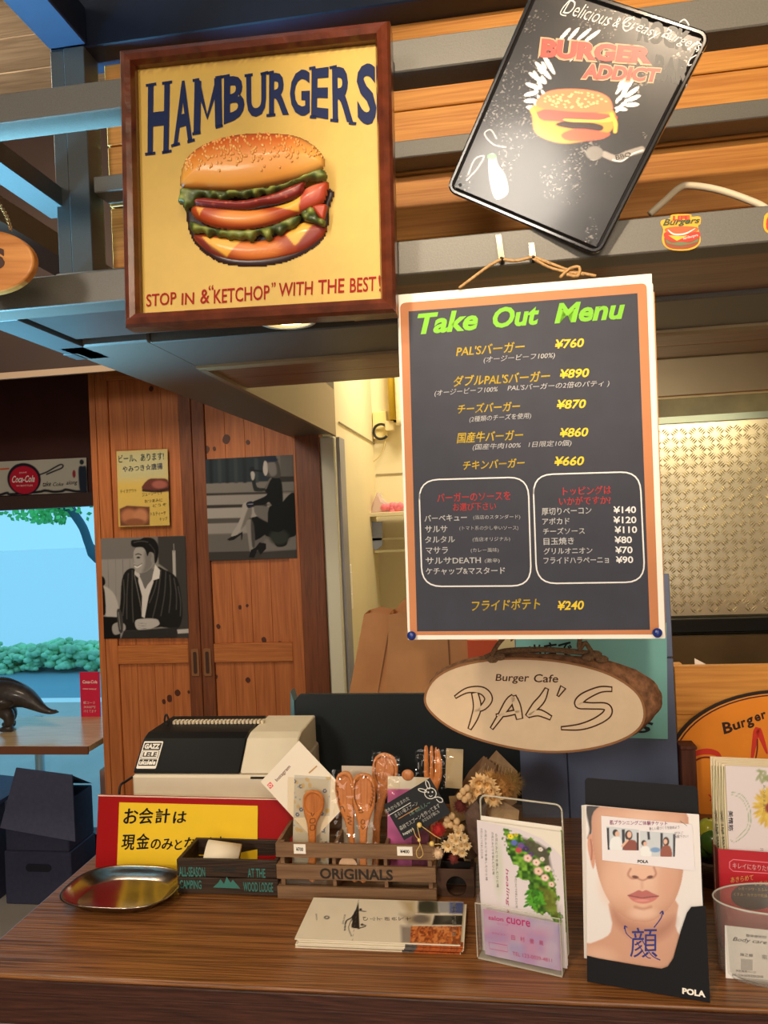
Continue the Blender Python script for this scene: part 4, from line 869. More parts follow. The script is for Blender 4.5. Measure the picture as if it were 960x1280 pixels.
# ledge
lg = empty('window_ledge', (-2.6, 2.58, 0), 'pale wooden ledge table below the window, carrying the dinosaur', 'table')
LEDW = wood('pale_ledge_wood', (226, 196, 150), (196, 158, 110), 'X', 1.0, 0.25, 0.03, rings=16, coat=0.4)
box('tabletop', -1.4, 1.19, -0.19, 0.19, 0.728, 0.75, LEDW, lg, bevel=0.002)
box('front_edge', -1.4, 1.19, -0.197, -0.19, 0.722, 0.749, mat((110, 66, 44), 0.5), lg)
for xx in (-1.3, 1.1): box('leg', xx, xx + 0.05, 0.1, 0.15, 0, 0.728, mat((90, 60, 44), 0.5), lg)
# round low stool seen under the ledge
b = MB(); c = W(48, 946, 2.99); b.lathe([(0.0, 0.64), (0.03, 0.645), (0.043, 0.65), (0.043, 0.66), (0, 0.665)], (c[0], 3.0, 0), 28); b.lathe([(0.02, 0.0), (0.02, 0.69)], (c[0], 3.0, 0), 10); b.lathe([(0.0, 0.0), (0.035, 0.0), (0.035, 0.015), (0.0, 0.02)], (c[0], 3.0, 0), 20)
b.build('round_stool', mat((150, 190, 205), 0.4), label='round pale blue stool behind the window ledge', cat='stool')
# dinosaur figure
dn = empty('dinosaur_figure', tuple(G(10, 912, 0.75)[:2]) + (0.75,), 'dark brown two-legged toy dinosaur with long pointed tail on the window ledge', 'figurine')
px = 1 / 354.0
DB = mat((48, 42, 40), 0.5, noise=0.3, nscale=60, bump=0.8, coat=0.2); DB2 = mat((44, 40, 40), 0.5, noise=0.3, nscale=80, bump=0.8)
def dq(u, v): return ((u - 10) * px, 0, (912 - v) * px)
body = [(85, 888.5), (74, 889), (62, 884), (50, 876), (38, 869), (24, 865), (10, 863), (-6, 862), (-24, 862), (-42, 860), (-58, 854), (-70, 848), (-80, 845)]
rad = [1, 3, 6.5, 11, 15, 19, 21, 20, 17, 13, 9.5, 8, 7]
b = MB(); b.tube(spline([dq(*p) for p in body], 4), [max(r[0] * px * .92, 0.002) for r in spline([(r, 0) for r in rad], 4)], 14); b.build('body', DB, dn)
b = MB(); b.ball((dq(-90, 843)[0], 0, dq(0, 843)[2]), 0.032, 12, 8, (1.5, .9, .9)); b.ball((dq(-106, 847)[0], 0, dq(0, 846)[2]), 0.022, 10, 6, (1.8, .8, .6)); b.build('head', DB, dn)
for sgn, oy, du in ((1, -0.035, 0), (2, 0.035, -14)):
    b = MB(); b.tube(spline([(dq(16 + du, 0)[0], oy, dq(0, 866)[2]), (dq(13 + du, 0)[0], oy, dq(0, 880)[2]), (dq(21 + du, 0)[0], oy, dq(0, 892)[2]), (dq(20 + du, 0)[0], oy, dq(0, 904)[2])], 4), [0.045, .044, .042, .038, .034, .030, .026, .024, .022, .020, .018, .015, .012][:13], 10)
    b.tube([(dq(25 + du, 0)[0], oy, 0.0145), (dq(16 + du, 0)[0], oy, 0.0155), (dq(8 + du, 0)[0], oy, 0.009)], [0.012, 0.014, 0.008], 8); b.build('leg', DB, dn)
for oy in (-0.02, 0.02):
    b = MB(); b.tube([(dq(-38, 0)[0], oy, dq(0, 868)[2]), (dq(-46, 0)[0], oy * 1.5, dq(0, 882)[2]), (dq(-56, 0)[0], oy * 1.5, dq(0, 882)[2])], [0.012, 0.010, 0.006], 8); b.build('arm', DB, dn)
sp = spline([dq(*p) for p in body], 10); sr = spline([(r, 0) for r in rad], 10); b = MB()
for i in range(4, len(sp) - 8, 2):
    c = sp[i]; r_ = sr[i][0] * px * .92; s_ = 0.006 + 0.25 * r_ * 0.2; b.add([(c[0] - s_, -0.003, c[2] + r_ * .97), (c[0] + s_, -0.003, c[2] + r_ * .97), (c[0] + s_, 0.003, c[2] + r_ * .97), (c[0] - s_, 0.003, c[2] + r_ * .97), (c[0] - s_ * .3, 0, c[2] + r_ + s_ * 1.1)], [(0, 1, 4), (1, 2, 4), (2, 3, 4), (3, 0, 4), (0, 3, 2, 1)])
b.build('back_ridge', DB2, dn, kind='stuff')
# red drink card
CRW = (0, 620, 3.765)
rc = Sheet('drink_card', [(384, 830), (470, 825), (470, 1036), (372, 1042)], 2.6, CRW, 'small red drink card with white writing standing on the window ledge', 'card', base=0.75, lean0=0, roll0=0, yaw0=0, stiff=0.6)
rc.rect('card', mat((206, 34, 70), 0.4), 0.003); rc.rect('easel_back', mat((170, 30, 60), 0.5), 0.002, quad=[(400, 900), (452, 900), (452, 1040), (400, 1040)], y=0.003).location = (0, 0, 0)
rc.text([('Coca-Cola', (394, 878), (460, 875), 15), ('ON SALE', (392, 905), (455, 903), 5), ('瓶コーラ', (388, 975), (446, 973), 14), ('300円', (388, 996), (446, 994), 12), ('冷えてます', (386, 1018), (450, 1016), 14)], WHITE, bold=0.01, shear=0.1)
# banner over the window
CRB = (0, 560, 8.0)
bn = Sheet('tin_banner', [(-60, 140), (864, 95), (868, 440), (-60, 482)], 3.035, CRB, 'long cream drink banner with a red disc in a frying pan above the window', 'sign', yaw0=0, lean0=0, stiff=0.3)
cv = Canvas(bn, [(-60, 140), (864, 95), (868, 440), (-60, 482)], 150, 56, (206, 200, 184))
cv.line([(-60, 475), (0, 470), (70, 450), (110, 465), (380, 440), (450, 425), (540, 438), (620, 430), (660, 415), (760, 432), (860, 430)], 26, (30, 34, 44), 8)
cv.poly([(790, 190), (830, 180), (868, 200), (866, 440), (800, 432), (786, 300)], (40, 50, 66), 12, 3); cv.ell(820, 140, 22, 26, (44, 50, 60), 0.3)
cv.line([(0, 214), (90, 206)], 16, (220, 90, 40), 6); cv.poly([(130, 200), (180, 160), (220, 200), (170, 240)], (140, 140, 120), 8, 3); cv.ell(742, 258, 16, 40, (160, 50, 60), 0.3)
cv.ell(242, 312, 168, 162, (28, 34, 48), 0.06); cv.line([(395, 268), (470, 240), (550, 195), (610, 165), (635, 175), (620, 200), (560, 225), (470, 262)], 15, (28, 34, 48), 5)
cv.ell(242, 320, 145, 140, (206, 34, 60), 0.05)
cv.build('printed_face', print_mat(0.3, coat=0.3), y=-0.0002); bn.rect('backing', mat((190, 184, 170), 0.5), 0.004)
bn.text([('Coca-Cola', (122, 348), (350, 340), 68)], WHITE, bold=0.02, shear=0.35, y=-0.001); bn.text([('DRINK', (198, 256), (275, 250), 14), ('IN BOTTLES', (168, 388), (328, 382), 16)], WHITE, y=-0.001)
bn.text([('take', (430, 386), (512, 380), 50), ('Coke', (530, 380), (636, 378), 36), ('along', (664, 378), (776, 372), 52)], INK, shear=0.3, bold=0.01, y=-0.001)
# storage boxes under the ledge
def crate_box(name, u0, u1, vt, vb, y, lid, lb, m, yaw=0, dep=0.28):
    p0 = W(u0, vb, y); p1 = W(u1, vb, y); zt = W((u0 + u1) / 2, vt, y)[2]; w_ = p1[0] - p0[0]
    return p0, p1, zt, w_
NB = mat((58, 60, 84), 0.7, noise=0.12, nscale=60); NB2 = mat((74, 76, 102), 0.7, noise=0.1, nscale=60)
o1 = empty('storage_box', (-1.86, 2.86, 0), 'lower navy fabric storage box with an oval hand hole under the ledge', 'box', rotm(0, 0, 0) and None)
b = MB(); b.box(-0.145, 0.145, -0.12, 0.07, 0, 0.215); b.build('body', NB, o1, bevel=0.004)
b = MB(); b.prism(rrect(-0.05, 0.06, 0.135, 0.165, 0.014), -0.1225, -0.1205); b.build('hand_hole', mat((30, 30, 44), 0.8), o1)
o2 = empty('storage_box', (-1.86, 2.84, 0.216), 'upper navy fabric storage box with its flap lid hanging over, under the ledge', 'box')
b = MB(); b.box(-0.135, 0.14, -0.10, 0.09, 0.0, 0.20); b.build('body', NB, o2, bevel=0.004)
cc1 = [W(20, 960, 2.60), W(90, 969, 2.60), W(94, 1052, 2.57), (W(0, 1035, 2.57))]
b = MB(); L_ = [Vector(p) - Vector((-1.86, 2.84, 0.216)) for p in cc1]; b.add([tuple(p) for p in L_] + [tuple(p + Vector((0, .006, 0))) for p in L_], [(3, 2, 1, 0), (4, 5, 6, 7), (0, 1, 5, 4), (1, 2, 6, 5), (2, 3, 7, 6), (3, 0, 4, 7)]); b.build('lid_flap', NB2, o2)
b = MB(); b.add([tuple(L_[0]), tuple(L_[1]), (0.14, 0.09, 0.205), (-0.135, 0.09, 0.205)], [(0, 1, 2, 3)]); b.build('lid', NB2, o2)
o3 = empty('storage_box', (-2.225, 2.83, 0.0), 'navy storage box with open tilted lid at the left edge under the ledge', 'box')
b = MB(); b.box(-0.17, 0.17, -0.12, 0.12, 0, 0.40); b.build('body', NB, o3, bevel=0.004)
b = MB(); b.box(-0.175, 0.178, -0.14, 0.15, 0.423, 0.44, Matrix.Rotation(0.09, 4, 'Y')); b.build('lid', NB2, o3)
o4 = empty('cardboard_box', (-1.545, 3.0, 0), 'tall pale pinkish cardboard box beside the pine cupboard', 'box')
b = MB(); b.box(-0.10, 0.15, -0.14, 0.02, 0, 0.50); b.build('body', mat((176, 142, 136), 0.8, noise=0.05, nscale=10), o4, bevel=0.002)
b = MB(); b.add([(-0.10, -0.14, 0.501), (0.15, -0.14, 0.501), (0.15, -0.05, 0.56), (-0.02, -0.05, 0.56)], [(0, 1, 2, 3)]); b.build('top_flap', mat((150, 160, 160), 0.7), o4); b = MB(); b.add([(-0.10, 0.02, 0.501), (0.15, 0.02, 0.501), (0.15, 0.04, 0.58), (-0.04, 0.04, 0.58)], [(0, 1, 2, 3)])
b.build('top_flap', mat((150, 160, 160), 0.7), o4)
b = empty('printed_carton', (-2.09, 2.45, 0), 'carton printed in black and white, peeking in at the left edge', 'box')
box('body', -0.2, 0.02, 0, 0.15, 0, 0.235, mat((34, 36, 40), 0.6), b, bevel=0.002); box('top_panel', -0.2, 0.02, 0, 0.15, 0.2355, 0.24, mat((196, 170, 130), 0.7), b)
CRX = (0, 780, 3.279)
for (x0, x1, z0, z1) in ((-0.03, 0.012, 0.19, 0.21), (-0.02, 0.01, 0.06, 0.10), (-0.02, 0.01, 0.11, 0.125)): box('printed_patch', x0, x1, -0.0015, -0.0005, z0, z1, WHITE, b)

# ================================================================== PRINTS ON THE CUPBOARD
CM = (120, 550, 4.923)
po = Sheet('photo_print', [(30, 605), (548, 590), (572, 1215), (48, 1225)], 2.4175, CM, 'black and white print of a smiling person in a striped jacket holding a bottle', 'poster', yaw0=0, lean0=0, stiff=0.3)
cv = Canvas(po, [(30, 605), (548, 590), (572, 1215), (48, 1225)], 130, 155, (150, 146, 140))
g = lambda v: (v, int(v * .98), int(v * .96))
cv.poly([(30, 600), (560, 590), (560, 720), (30, 735)], g(124), 10); cv.poly([(30, 735), (230, 730), (230, 1230), (30, 1230)], g(158), 8)
for xx in (75, 120, 165, 210): cv.line([(xx, 735), (xx + 6, 1000)], 2, g(110), 3, 1)
cv.poly([(380, 590), (560, 590), (575, 1220), (470, 1220), (440, 800), (385, 760)], g(66), 10); cv.poly([(470, 680), (488, 680), (492, 840), (474, 840)], g(190), 4); cv.line([(478, 640), (480, 690)], 5, g(150), 3, 1)
cv.poly([(30, 920), (60, 900), (120, 960), (140, 1080), (60, 1085)], g(196), 8, 3); cv.poly([(30, 840), (50, 845), (58, 880), (40, 900), (30, 900)], g(20), 5, 3); cv.poly([(30, 900), (52, 920), (60, 1060), (40, 1080), (30, 1080)], g(20), 5, 3); cv.poly([(30, 1085), (150, 1090), (150, 1230), (30, 1230)], g(22), 6)
cv.poly([(190, 800), (240, 790), (300, 850), (370, 780), (420, 795), (500, 850), (530, 1000), (530, 1100), (500, 1160), (400, 1150), (260, 1170), (140, 1160), (150, 1000), (160, 860)], g(30), 5, 3)
for i, (a_, b_) in enumerate((((200, 820), (190, 1100)), ((225, 800), (230, 1120)), ((400, 800), (350, 1090)), ((430, 810), (400, 1080)), ((455, 830), (450, 1060)), ((480, 850), (495, 1040)), ((170, 860), (165, 1080)), ((380, 830), (330, 1000)), ((505, 900), (520, 1080)))): cv.line([a_, ((a_[0] + b_[0]) / 2 + (8 if i > 1 else -4), (a_[1] + b_[1]) / 2), b_], 5, g(88), 5)
cv.poly([(240, 830), (275, 1000), (285, 1080), (270, 1000), (235, 830)], g(120), 3); 
cv.poly([(262, 820), (300, 900), (345, 830), (355, 870), (325, 960), (300, 1095), (282, 1085), (285, 960), (262, 870)], g(224), 4)
cv.poly([(268, 800), (350, 790), (348, 850), (318, 890), (303, 915), (285, 870)], g(120), 5, 3)
cv.poly([(365, 765), (395, 800), (390, 850), (345, 865), (350, 830)], g(235), 3); cv.poly([(262, 810), (240, 800), (238, 825), (265, 850), (272, 830)], g(215), 3)
cv.poly([(232, 690), (236, 740), (232, 760), (240, 770), (238, 790), (250, 812), (275, 818), (310, 810), (345, 780), (362, 740), (360, 690), (330, 660), (260, 655)], g(176), 4, 4)
cv.poly([(300, 690), (345, 690), (350, 770), (310, 812), (285, 812), (300, 760)], g(110), 22, 3, 0.7); cv.ell(262, 722, 13, 5, g(40), 0.4); cv.line([(246, 704), (262, 700), (280, 706)], 6, g(30), 3); cv.line([(240, 775), (256, 782), (278, 768)], 8, g(235), 3); cv.line([(238, 768), (258, 773), (284, 758)], 3, g(60), 3)
cv.ell(352, 735, 14, 22, g(150), 0.3); cv.line([(234, 700), (228, 745), (240, 750)], 4, g(150), 3)
cv.poly([(216, 630), (225, 615), (270, 612), (300, 600), (350, 605), (380, 640), (386, 690), (376, 745), (362, 755), (355, 700), (330, 690), (318, 715), (305, 680), (285, 660), (240, 660), (220, 650)], g(22), 5, 4)
cv.line([(235, 630), (280, 622), (320, 628)], 4, g(90), 5); cv.line([(330, 640), (360, 680), (362, 720)], 4, g(70), 6)
cv.poly([(244, 1110), (300, 1098), (370, 1100), (390, 1120), (385, 1140), (330, 1165), (300, 1182), (250, 1160)], g(196), 4, 3)
for k in range(3): cv.line([(262, 1125 + k * 16), (310, 1130 + k * 15)], 2, g(110), 3, 1)
cv.poly([(105, 1135), (150, 1120), (180, 1140), (175, 1175), (120, 1200), (100, 1175)], g(170), 5, 3); cv.poly([(128, 1050), (150, 1045), (165, 1100), (165, 1180), (140, 1175)], g(70), 5, 3); cv.line([(138, 1060), (150, 1165)], 4, g(150), 4, 1)
cv.poly([(170, 1175), (500, 1150), (500, 1230), (150, 1230)], g(48), 8); cv.poly([(500, 1165), (575, 1160), (575, 1185), (505, 1190)], g(200), 4)
cv.img *= 0.8; cv.build('printed_photo', print_mat(0.55, spec=0.15), y=0.0)
# woman print
CWm = (250, 560, 7.385)
pw2 = Sheet('photo_print', [(50, 105), (858, 62), (895, 1012), (82, 1045)], 2.4175, CWm, 'black and white print of a person in high heels seated on steps', 'poster', yaw0=0, lean0=0, stiff=0.3)
cv = Canvas(pw2, [(50, 105), (858, 62), (895, 1012), (82, 1045)], 130, 150, (128, 124, 118))
cv.poly([(40, 90), (700, 60), (760, 300), (40, 330)], (44, 56, 66), 10)
for xx, v in ((100, 30), (180, 60), (250, 34), (330, 58), (410, 36), (520, 64)): cv.line([(xx, 110), (xx + 6, 310)], 34, (v, v + 10, v + 16), 20, 1)
cv.poly([(740, 60), (870, 60), (870, 265), (745, 270)], g(108), 10); cv.poly([(740, 262), (880, 260), (880, 400), (760, 400)], g(58), 8); cv.poly([(760, 330), (880, 320), (880, 385), (770, 390)], g(124), 6)
for y0, y1, v in ((330, 415, 132), (435, 525, 158), (550, 650, 176), (695, 790, 160), (800, 960, 112), (960, 1060, 64)): cv.poly([(40, y0 + 4), (900, y0 - 22), (900, y1 - 22), (40, y1 + 4)], g(v), 8)
for y0, y1, v in ((415, 437, 60), (525, 555, 58), (650, 695, 88)): cv.poly([(40, y0 + 4), (620, y0 - 12), (620, y1 - 14), (40, y1 + 4)], g(v), 10)
cv.poly([(560, 980), (900, 930), (900, 1030), (560, 1040)], g(70), 14)
cv.poly([(600, 840), (890, 780), (895, 930), (560, 960)], g(128), 20)
DK = (16, 22, 24)
cv.poly([(640, 720), (760, 500), (870, 410), (890, 600), (890, 790), (820, 830), (800, 890), (750, 912), (700, 900), (660, 830), (600, 800)], DK, 8, 4)
cv.ell(730, 820, 90, 70, (52, 58, 54), 0.6); cv.poly([(480, 640), (640, 660), (640, 760), (520, 850), (480, 820)], DK, 8, 3)
cv.poly([(500, 540), (560, 530), (660, 560), (665, 680), (620, 680), (520, 620)], g(120), 10, 3); cv.poly([(640, 540), (760, 560), (760, 760), (640, 740)], DK, 6, 3)
cv.poly([(395, 520), (440, 500), (480, 545), (470, 620), (420, 700), (370, 770), (330, 810), (290, 815), (300, 780), (350, 700), (390, 600)], g(178), 5, 4); cv.poly([(450, 540), (480, 545), (470, 640), (400, 730), (380, 740)], g(90), 14, 3, 0.7)
cv.poly([(425, 690), (470, 660), (500, 780), (500, 900), (470, 960), (455, 920), (440, 800)], g(150), 6, 4); cv.poly([(470, 670), (500, 720), (506, 900), (480, 900)], g(80), 10, 3)
cv.poly([(248, 845), (290, 820), (350, 800), (395, 770), (390, 850), (380, 848), (378, 800), (310, 850), (270, 856)], (24, 24, 26), 4); cv.poly([(450, 1010), (470, 940), (510, 920), (550, 870), (610, 880), (610, 930), (560, 985), (530, 940), (500, 1015)], (24, 24, 26), 4)
cv.poly([(595, 380), (650, 290), (700, 260), (750, 300), (765, 420), (760, 520), (700, 570), (640, 500), (600, 520), (500, 530), (480, 500), (590, 450), (620, 420)], DK, 6, 4)
cv.poly([(480, 290), (510, 280), (530, 360), (600, 370), (600, 395), (520, 400), (495, 380)], (40, 46, 48), 6, 3); cv.line([(610, 370), (640, 300), (655, 280)], 14, g(120), 8)
cv.poly([(470, 230), (490, 215), (508, 240), (500, 290), (480, 290)], g(190), 5, 3); cv.line([(465, 200), (500, 205), (580, 215)], 18, (30, 34, 38), 6); cv.ell(482, 185, 20, 14, (34, 38, 44), 0.3)
cv.poly([(590, 130), (600, 110), (660, 100), (710, 110), (735, 160), (745, 260), (700, 275), (640, 265), (600, 255), (585, 225), (592, 190)], g(84), 8, 4); cv.poly([(592, 130), (610, 120), (628, 160), (625, 230), (605, 255), (588, 225), (583, 195)], g(205), 5, 3)
cv.poly([(620, 150), (690, 130), (710, 220), (690, 255), (650, 250)], g(150), 18, 3, 0.7); cv.ell(660, 108, 60, 22, (40, 52, 74), 0.5)
cv.poly([(430, 505), (480, 490), (500, 520), (480, 545), (440, 550)], (26, 34, 60), 5, 3); cv.line([(440, 520), (490, 515)], 4, g(170), 3)
cv.img *= 0.8; cv.build('printed_photo', print_mat(0.55, spec=0.15), y=0.0)
# hand-written yellow notice in a plastic sleeve
yn = Sheet('handwritten_notice', [(125, 70), (440, 55), (452, 525), (140, 535)], 2.4175, CM, 'yellow handwritten notice in a shiny plastic sleeve on the cupboard door', 'notice', yaw0=0, lean0=0, stiff=0.3)
cv = Canvas(yn, [(125, 70), (440, 55), (452, 525), (140, 535)], 90, 130, (226, 196, 112))
cv.poly([(130, 60), (440, 55), (445, 240), (130, 250)], (206, 200, 166), 60); cv.poly([(285, 310), (320, 245), (380, 238), (440, 245), (446, 318)], (110, 52, 50), 6, 3); cv.ell(390, 275, 45, 24, (176, 100, 96), 0.6); cv.line([(290, 312), (380, 316), (446, 300)], 14, (50, 24, 26), 6)
cv.poly([(145, 425), (190, 405), (330, 412), (330, 525), (150, 530)], (120, 70, 56), 6); cv.ell(205, 470, 50, 44, (196, 128, 96), 0.7); cv.ell(275, 470, 44, 46, (206, 140, 108), 0.7); cv.ell(240, 505, 60, 22, (150, 90, 66), 0.6)
cv.build('paper_sheet', print_mat(0.4), y=0.0)
BLU = mat((40, 90, 120), 0.6); 
yn.text([('ビール、あります!', (140, 142), (420, 122), 48)], BLU, bold=0.02, y=-0.0006); yn.text([('やみつき☆唐揚', (165, 202), (412, 180), 40)], mat((50, 70, 140), 0.6), bold=0.02, y=-0.0006)
yn.text([('テイクアウト', (150, 330), (250, 322), 22), ('ジューシーです', (285, 350), (410, 335), 24), ('おつまみに', (300, 388), (410, 380), 20), ('どうぞ', (350, 415), (435, 405), 18), ('トルティーヤ', (338, 470), (430, 462), 26), ('チップ', (392, 500), (440, 494), 22)], INK, bold=0.006, y=-0.0006)
yn.rect('plastic_sleeve', clear_mat((255, 255, 250), 0.5, 0.12), 0.0004, quad=[(118, 60), (450, 45), (465, 560), (135, 565)], y=-0.002)

# ================================================================== CORRIDOR
wbk = empty('wall_shelf', tuple(W(497, 645, 3.15)), 'small cream wall shelf on a blue-white bracket in the corridor', 'shelf')
def rl(u, v, y=3.15): p = W(u, v, y) - W(497, 645, 3.15); return (float(p[0]), float(p[2]))
x0, z0 = rl(452, 645); box('board', x0, x0 + 0.55, -0.05, 0.13, z0 - 0.006, z0 + 0.012, mat((226, 214, 180), 0.5), wbk, bevel=0.002)
BRK = mat((150, 160, 190), 0.4)
P = [rl(453, 652), rl(478, 652), rl(478, 682), rl(470, 688), rl(464, 684), rl(462, 672), rl(456, 662)]; b = MB(); b.prism(P, 0, 0.012); b.build('bracket', BRK, wbk, bevel=0.002)
b = MB(); xa, za = rl(462, 673); b.box(xa, xa + 0.5, 0.0, 0.02, za - 0.01, za); xa, za = rl(468, 688); b.box(xa, xa + 0.5, 0.0, 0.02, za - 0.01, za); b.build('rail', mat((196, 186, 150), 0.5), wbk)
pbg = MB(); r5 = random.Random(9); P0 = [rl(463, 642), rl(466, 628), rl(472, 614), rl(478, 626), rl(486, 630), rl(505, 630), rl(512, 642)]
pbg.prism([(p[0], p[1]) for p in P0], 0.0, 0.08); pbg.cur = 0
pk = pbg.build('plastic_bag', clear_mat((240, 200, 205), 0.3, 0.2, milk=0.45), wbk, bevel=0.008); pk.parent = None; pk.location = wbk.location; pk.location.y -= 0.01
tag(pk, 'crumpled clear and pink plastic bag on the small wall shelf', 'bag')
b = MB()
for i in range(14): p = rl(478 + r5.random() * 26, 632 + r5.random() * 8); b.ball((p[0], -0.005 - r5.random() * .0, p[1]), 0.016, 6, 4)
b.build('pink_content', mat((240, 130, 150), 0.5), pk, kind='stuff')
dv = empty('wall_fixture', tuple(W(475, 533, 3.28)), 'cream wall plate with a black ring clip beside the yellow pipe', 'fixture')
def r2l(u, v): p = W(u, v, 3.28) - W(475, 533, 3.28); return (float(p[0]), float(p[2]))
x0, z1 = r2l(465, 515); x1, z0 = r2l(484, 548); box('plate', x0, x1, 0, 0.018, z0, z1, mat((236, 216, 150), 0.5), dv, bevel=0.003)
cx, cz = r2l(477, 540); b = MB(); b.tube([(cx + 0.033 * math.cos(a), -0.02, cz + 0.033 * math.sin(a)) for a in np.linspace(0.6, 5.6, 20)], 0.006, 8); b.tube([(cx + 0.03, -0.02, cz + 0.02), (cx + 0.05, -0.02, cz + 0.045), (cx + 0.075, -0.02, cz + 0.04)], 0.006, 8); b.build('ring_clip', mat((30, 32, 36), 0.4), dv)
b = MB(); b.box(cx + 0.02, cx + 0.06, -0.03, 0, cz + 0.0, cz + 0.045); b.build('bracket', mat((214, 196, 150), 0.5), dv, bevel=0.003)
b = MB(); b.tube(spline([(cx + 0.02, -0.01, cz - 0.02), (cx + 0.0, -0.01, cz - 0.09), (cx - 0.04, -0.01, cz - 0.13), (cx - 0.06, -0.01, cz - 0.12)], 4), 0.003, 6); b.build('thin_cable', mat((200, 184, 130), 0.6), dv)
b = MB(); p = W(491, 500, 3.25); b.tube([(p[0], 3.25, 1.93), (p[0], 3.25, 2.7)], 0.02, 12); b.build('yellow_pipe', mat((200, 170, 50), 0.4), label='yellow vertical pipe on the corridor back wall', cat='pipe')
b = MB(); p = W(503, 500, 3.22); b.tube([(p[0], 3.22, 1.90), (p[0], 3.22, 1.92), (p[0], 3.22, 2.7)], 0.032, 14); b.build('wrapped_pipe', mat((226, 216, 180), 0.6, noise=0.1, nscale=60), label='thick cream wrapped pipe beside the yellow pipe', cat='pipe')
sw = empty('wall_switch', (-0.50, 2.551, 1.26), 'white double light switch plate on the corridor side wall', 'switch')
box('plate', 0, 0.006, -0.055, 0.055, -0.085, 0.075, WHITE, sw, bevel=0.002)
for zz_ in (-0.045, 0.03):
    for yy in (-0.02, 0.02): box('rocker', 0.006, 0.010, yy - 0.014, yy + 0.014, zz_ - 0.016, zz_ + 0.016, mat((250, 248, 240), 0.35), sw, bevel=0.001)
ap = empty('dark_appliance', (-0.30, 2.95, 0), 'dark grey appliance low in the corridor behind the paper bags', 'appliance')
box('body', -0.19, 0.2, -0.2, 0.3, 0, 0.92, mat((50, 54, 54), 0.5), ap, bevel=0.01); box('door', -0.17, 0.18, -0.212, -0.2, 0.05, 0.80, mat((90, 92, 88), 0.4), ap, bevel=0.003); box('handle', -0.15, 0.15, -0.23, -0.213, 0.83, 0.85, mat((150, 150, 144), 0.3, 0.7), ap)
# back counter of the kitchen carrying the paper bags
bc = empty('back_counter', (-0.12, 1.78, 0), 'low back counter behind the register carrying the paper bags', 'counter')
box('top', -0.28, 0.40, -0.16, 0.16, 0.99, 1.02, mat((150, 120, 80), 0.5), bc, bevel=0.003)
box('cabinet', -0.26, 0.38, -0.14, 0.14, 0, 0.99, mat((96, 78, 60), 0.6), bc)
KR = mat((206, 148, 98), 0.8, noise=0.06, nscale=20)
def bag(quad_t, quad_b, y, dep, lb, zb=1.02, crease=True):
    p = [W(*q, y) for q in quad_t]; pb = [W(quad_b[0], 860, y)[0], W(quad_b[1], 860, y)[0]]; o = empty('paper_bag', ((pb[0] + pb[1]) / 2, y, zb), lb, 'bag', 'kraft paper bags'); c = np.array([(pb[0] + pb[1]) / 2, y, zb])
    n = len(p); top = [q - c for q in p]; bot = [np.array([pb[0] + (pb[1] - pb[0]) * i / (n - 1), y, zb]) - c for i in range(n)]; b = MB(); D = np.array([0, dep, 0])
    vs = top + bot + [q + D for q in top] + [q + D for q in bot]
    b.add([tuple(q) for q in vs], [(i, i + 1, n + i + 1, n + i)[::-1] for i in range(n - 1)] + [(2 * n + i, 2 * n + i + 1, 3 * n + i + 1, 3 * n + i) for i in range(n - 1)] + [(0, n, 3 * n, 2 * n), (n - 1, 2 * n - 1 + 2 * n - 0, 3 * n - 1 - 0 + 0, 0)][:1] + [(n - 1, 3 * n - 1, 4 * n - 1, 2 * n - 1)] + [tuple(range(n, 2 * n)) + tuple(range(4 * n - 1, 3 * n - 1, -1))])
    b.build('body', KR, o)
    m_ = n // 2; q = top[m_]; r = bot[m_]; b = MB(); b.add([(q[0] - 0.002, -0.0015, q[2]), (q[0] + 0.002, -0.0015, q[2] - 0.002), (r[0] + 0.001, -0.0015, 0), (r[0] - 0.001, -0.0015, 0)], [(3, 2, 1, 0)]); b.build('crease', mat((140, 98, 62), 0.8), o)
    return o
bag([(455, 768), (470, 764), (490, 768), (502, 752), (512, 748)], (432, 505), 1.83, 0.09, 'left, taller of the two kraft paper bags behind the counter')
bag([(486, 768), (500, 766), (520, 764), (560, 790), (584, 801), (620, 803)], (480, 622), 1.70, 0.10, 'right kraft paper bag, behind the lower edge of the menu')
b = MB(); q = [W(*p_, 1.66) for p_ in ((584, 800), (622, 800), (622, 832), (586, 832))]; c = np.array([q[0][0], 1.66, 1.02]); b.prism([(q[3][0], 1.02), (q[0][0], q[0][2]), (q[1][0], q[1][2]), (q[2][0], 1.02)], 1.655, 1.675)
b.build('orange_packet', mat((228, 92, 50), 0.5), label='bright orange packet standing right of the paper bags', cat='packet')
# ================================================================== BACK ROW ON THE COUNTER
CT = 0.95
# blue binder-like steel cabinet with teal notice
BLUEP = mat((94, 106, 136), 0.35, 0.2, 0.5, noise=0.10, nscale=12, coat=0.2)
x0, x1, x2 = W(648, 900, 1.34)[0], W(707, 900, 1.34)[0], W(845, 900, 1.34)[0]; zt = W(838, 717, 1.34)[2]; zs = W(840, 822, 1.34)[2]
bcb = empty('blue_cabinet', ((x0 + x2) / 2, 1.34, CT), 'slate blue panelled steel cabinet standing behind the wood slice sign', 'cabinet')
ox_ = (x0 + x2) / 2
box('body', x0 - ox_ + .002, x2 - ox_ - .002, 0.004, 0.07, 0, zt - CT - .002, mat((48, 58, 84), 0.4), bcb)
for (a, b_, c_, d_) in ((x0, x1 - .001, CT, zs - .0015), (x1 + .001, x2, CT, zs - .0015), (x0, x1 - .001, zs + .0015, zt), (x1 + .001, x2, zs + .0015, zt)):
    box('panel', a - ox_, b_ - ox_, 0, 0.004, c_ - CT, d_ - CT, BLUEP, bcb, bevel=0.0008)
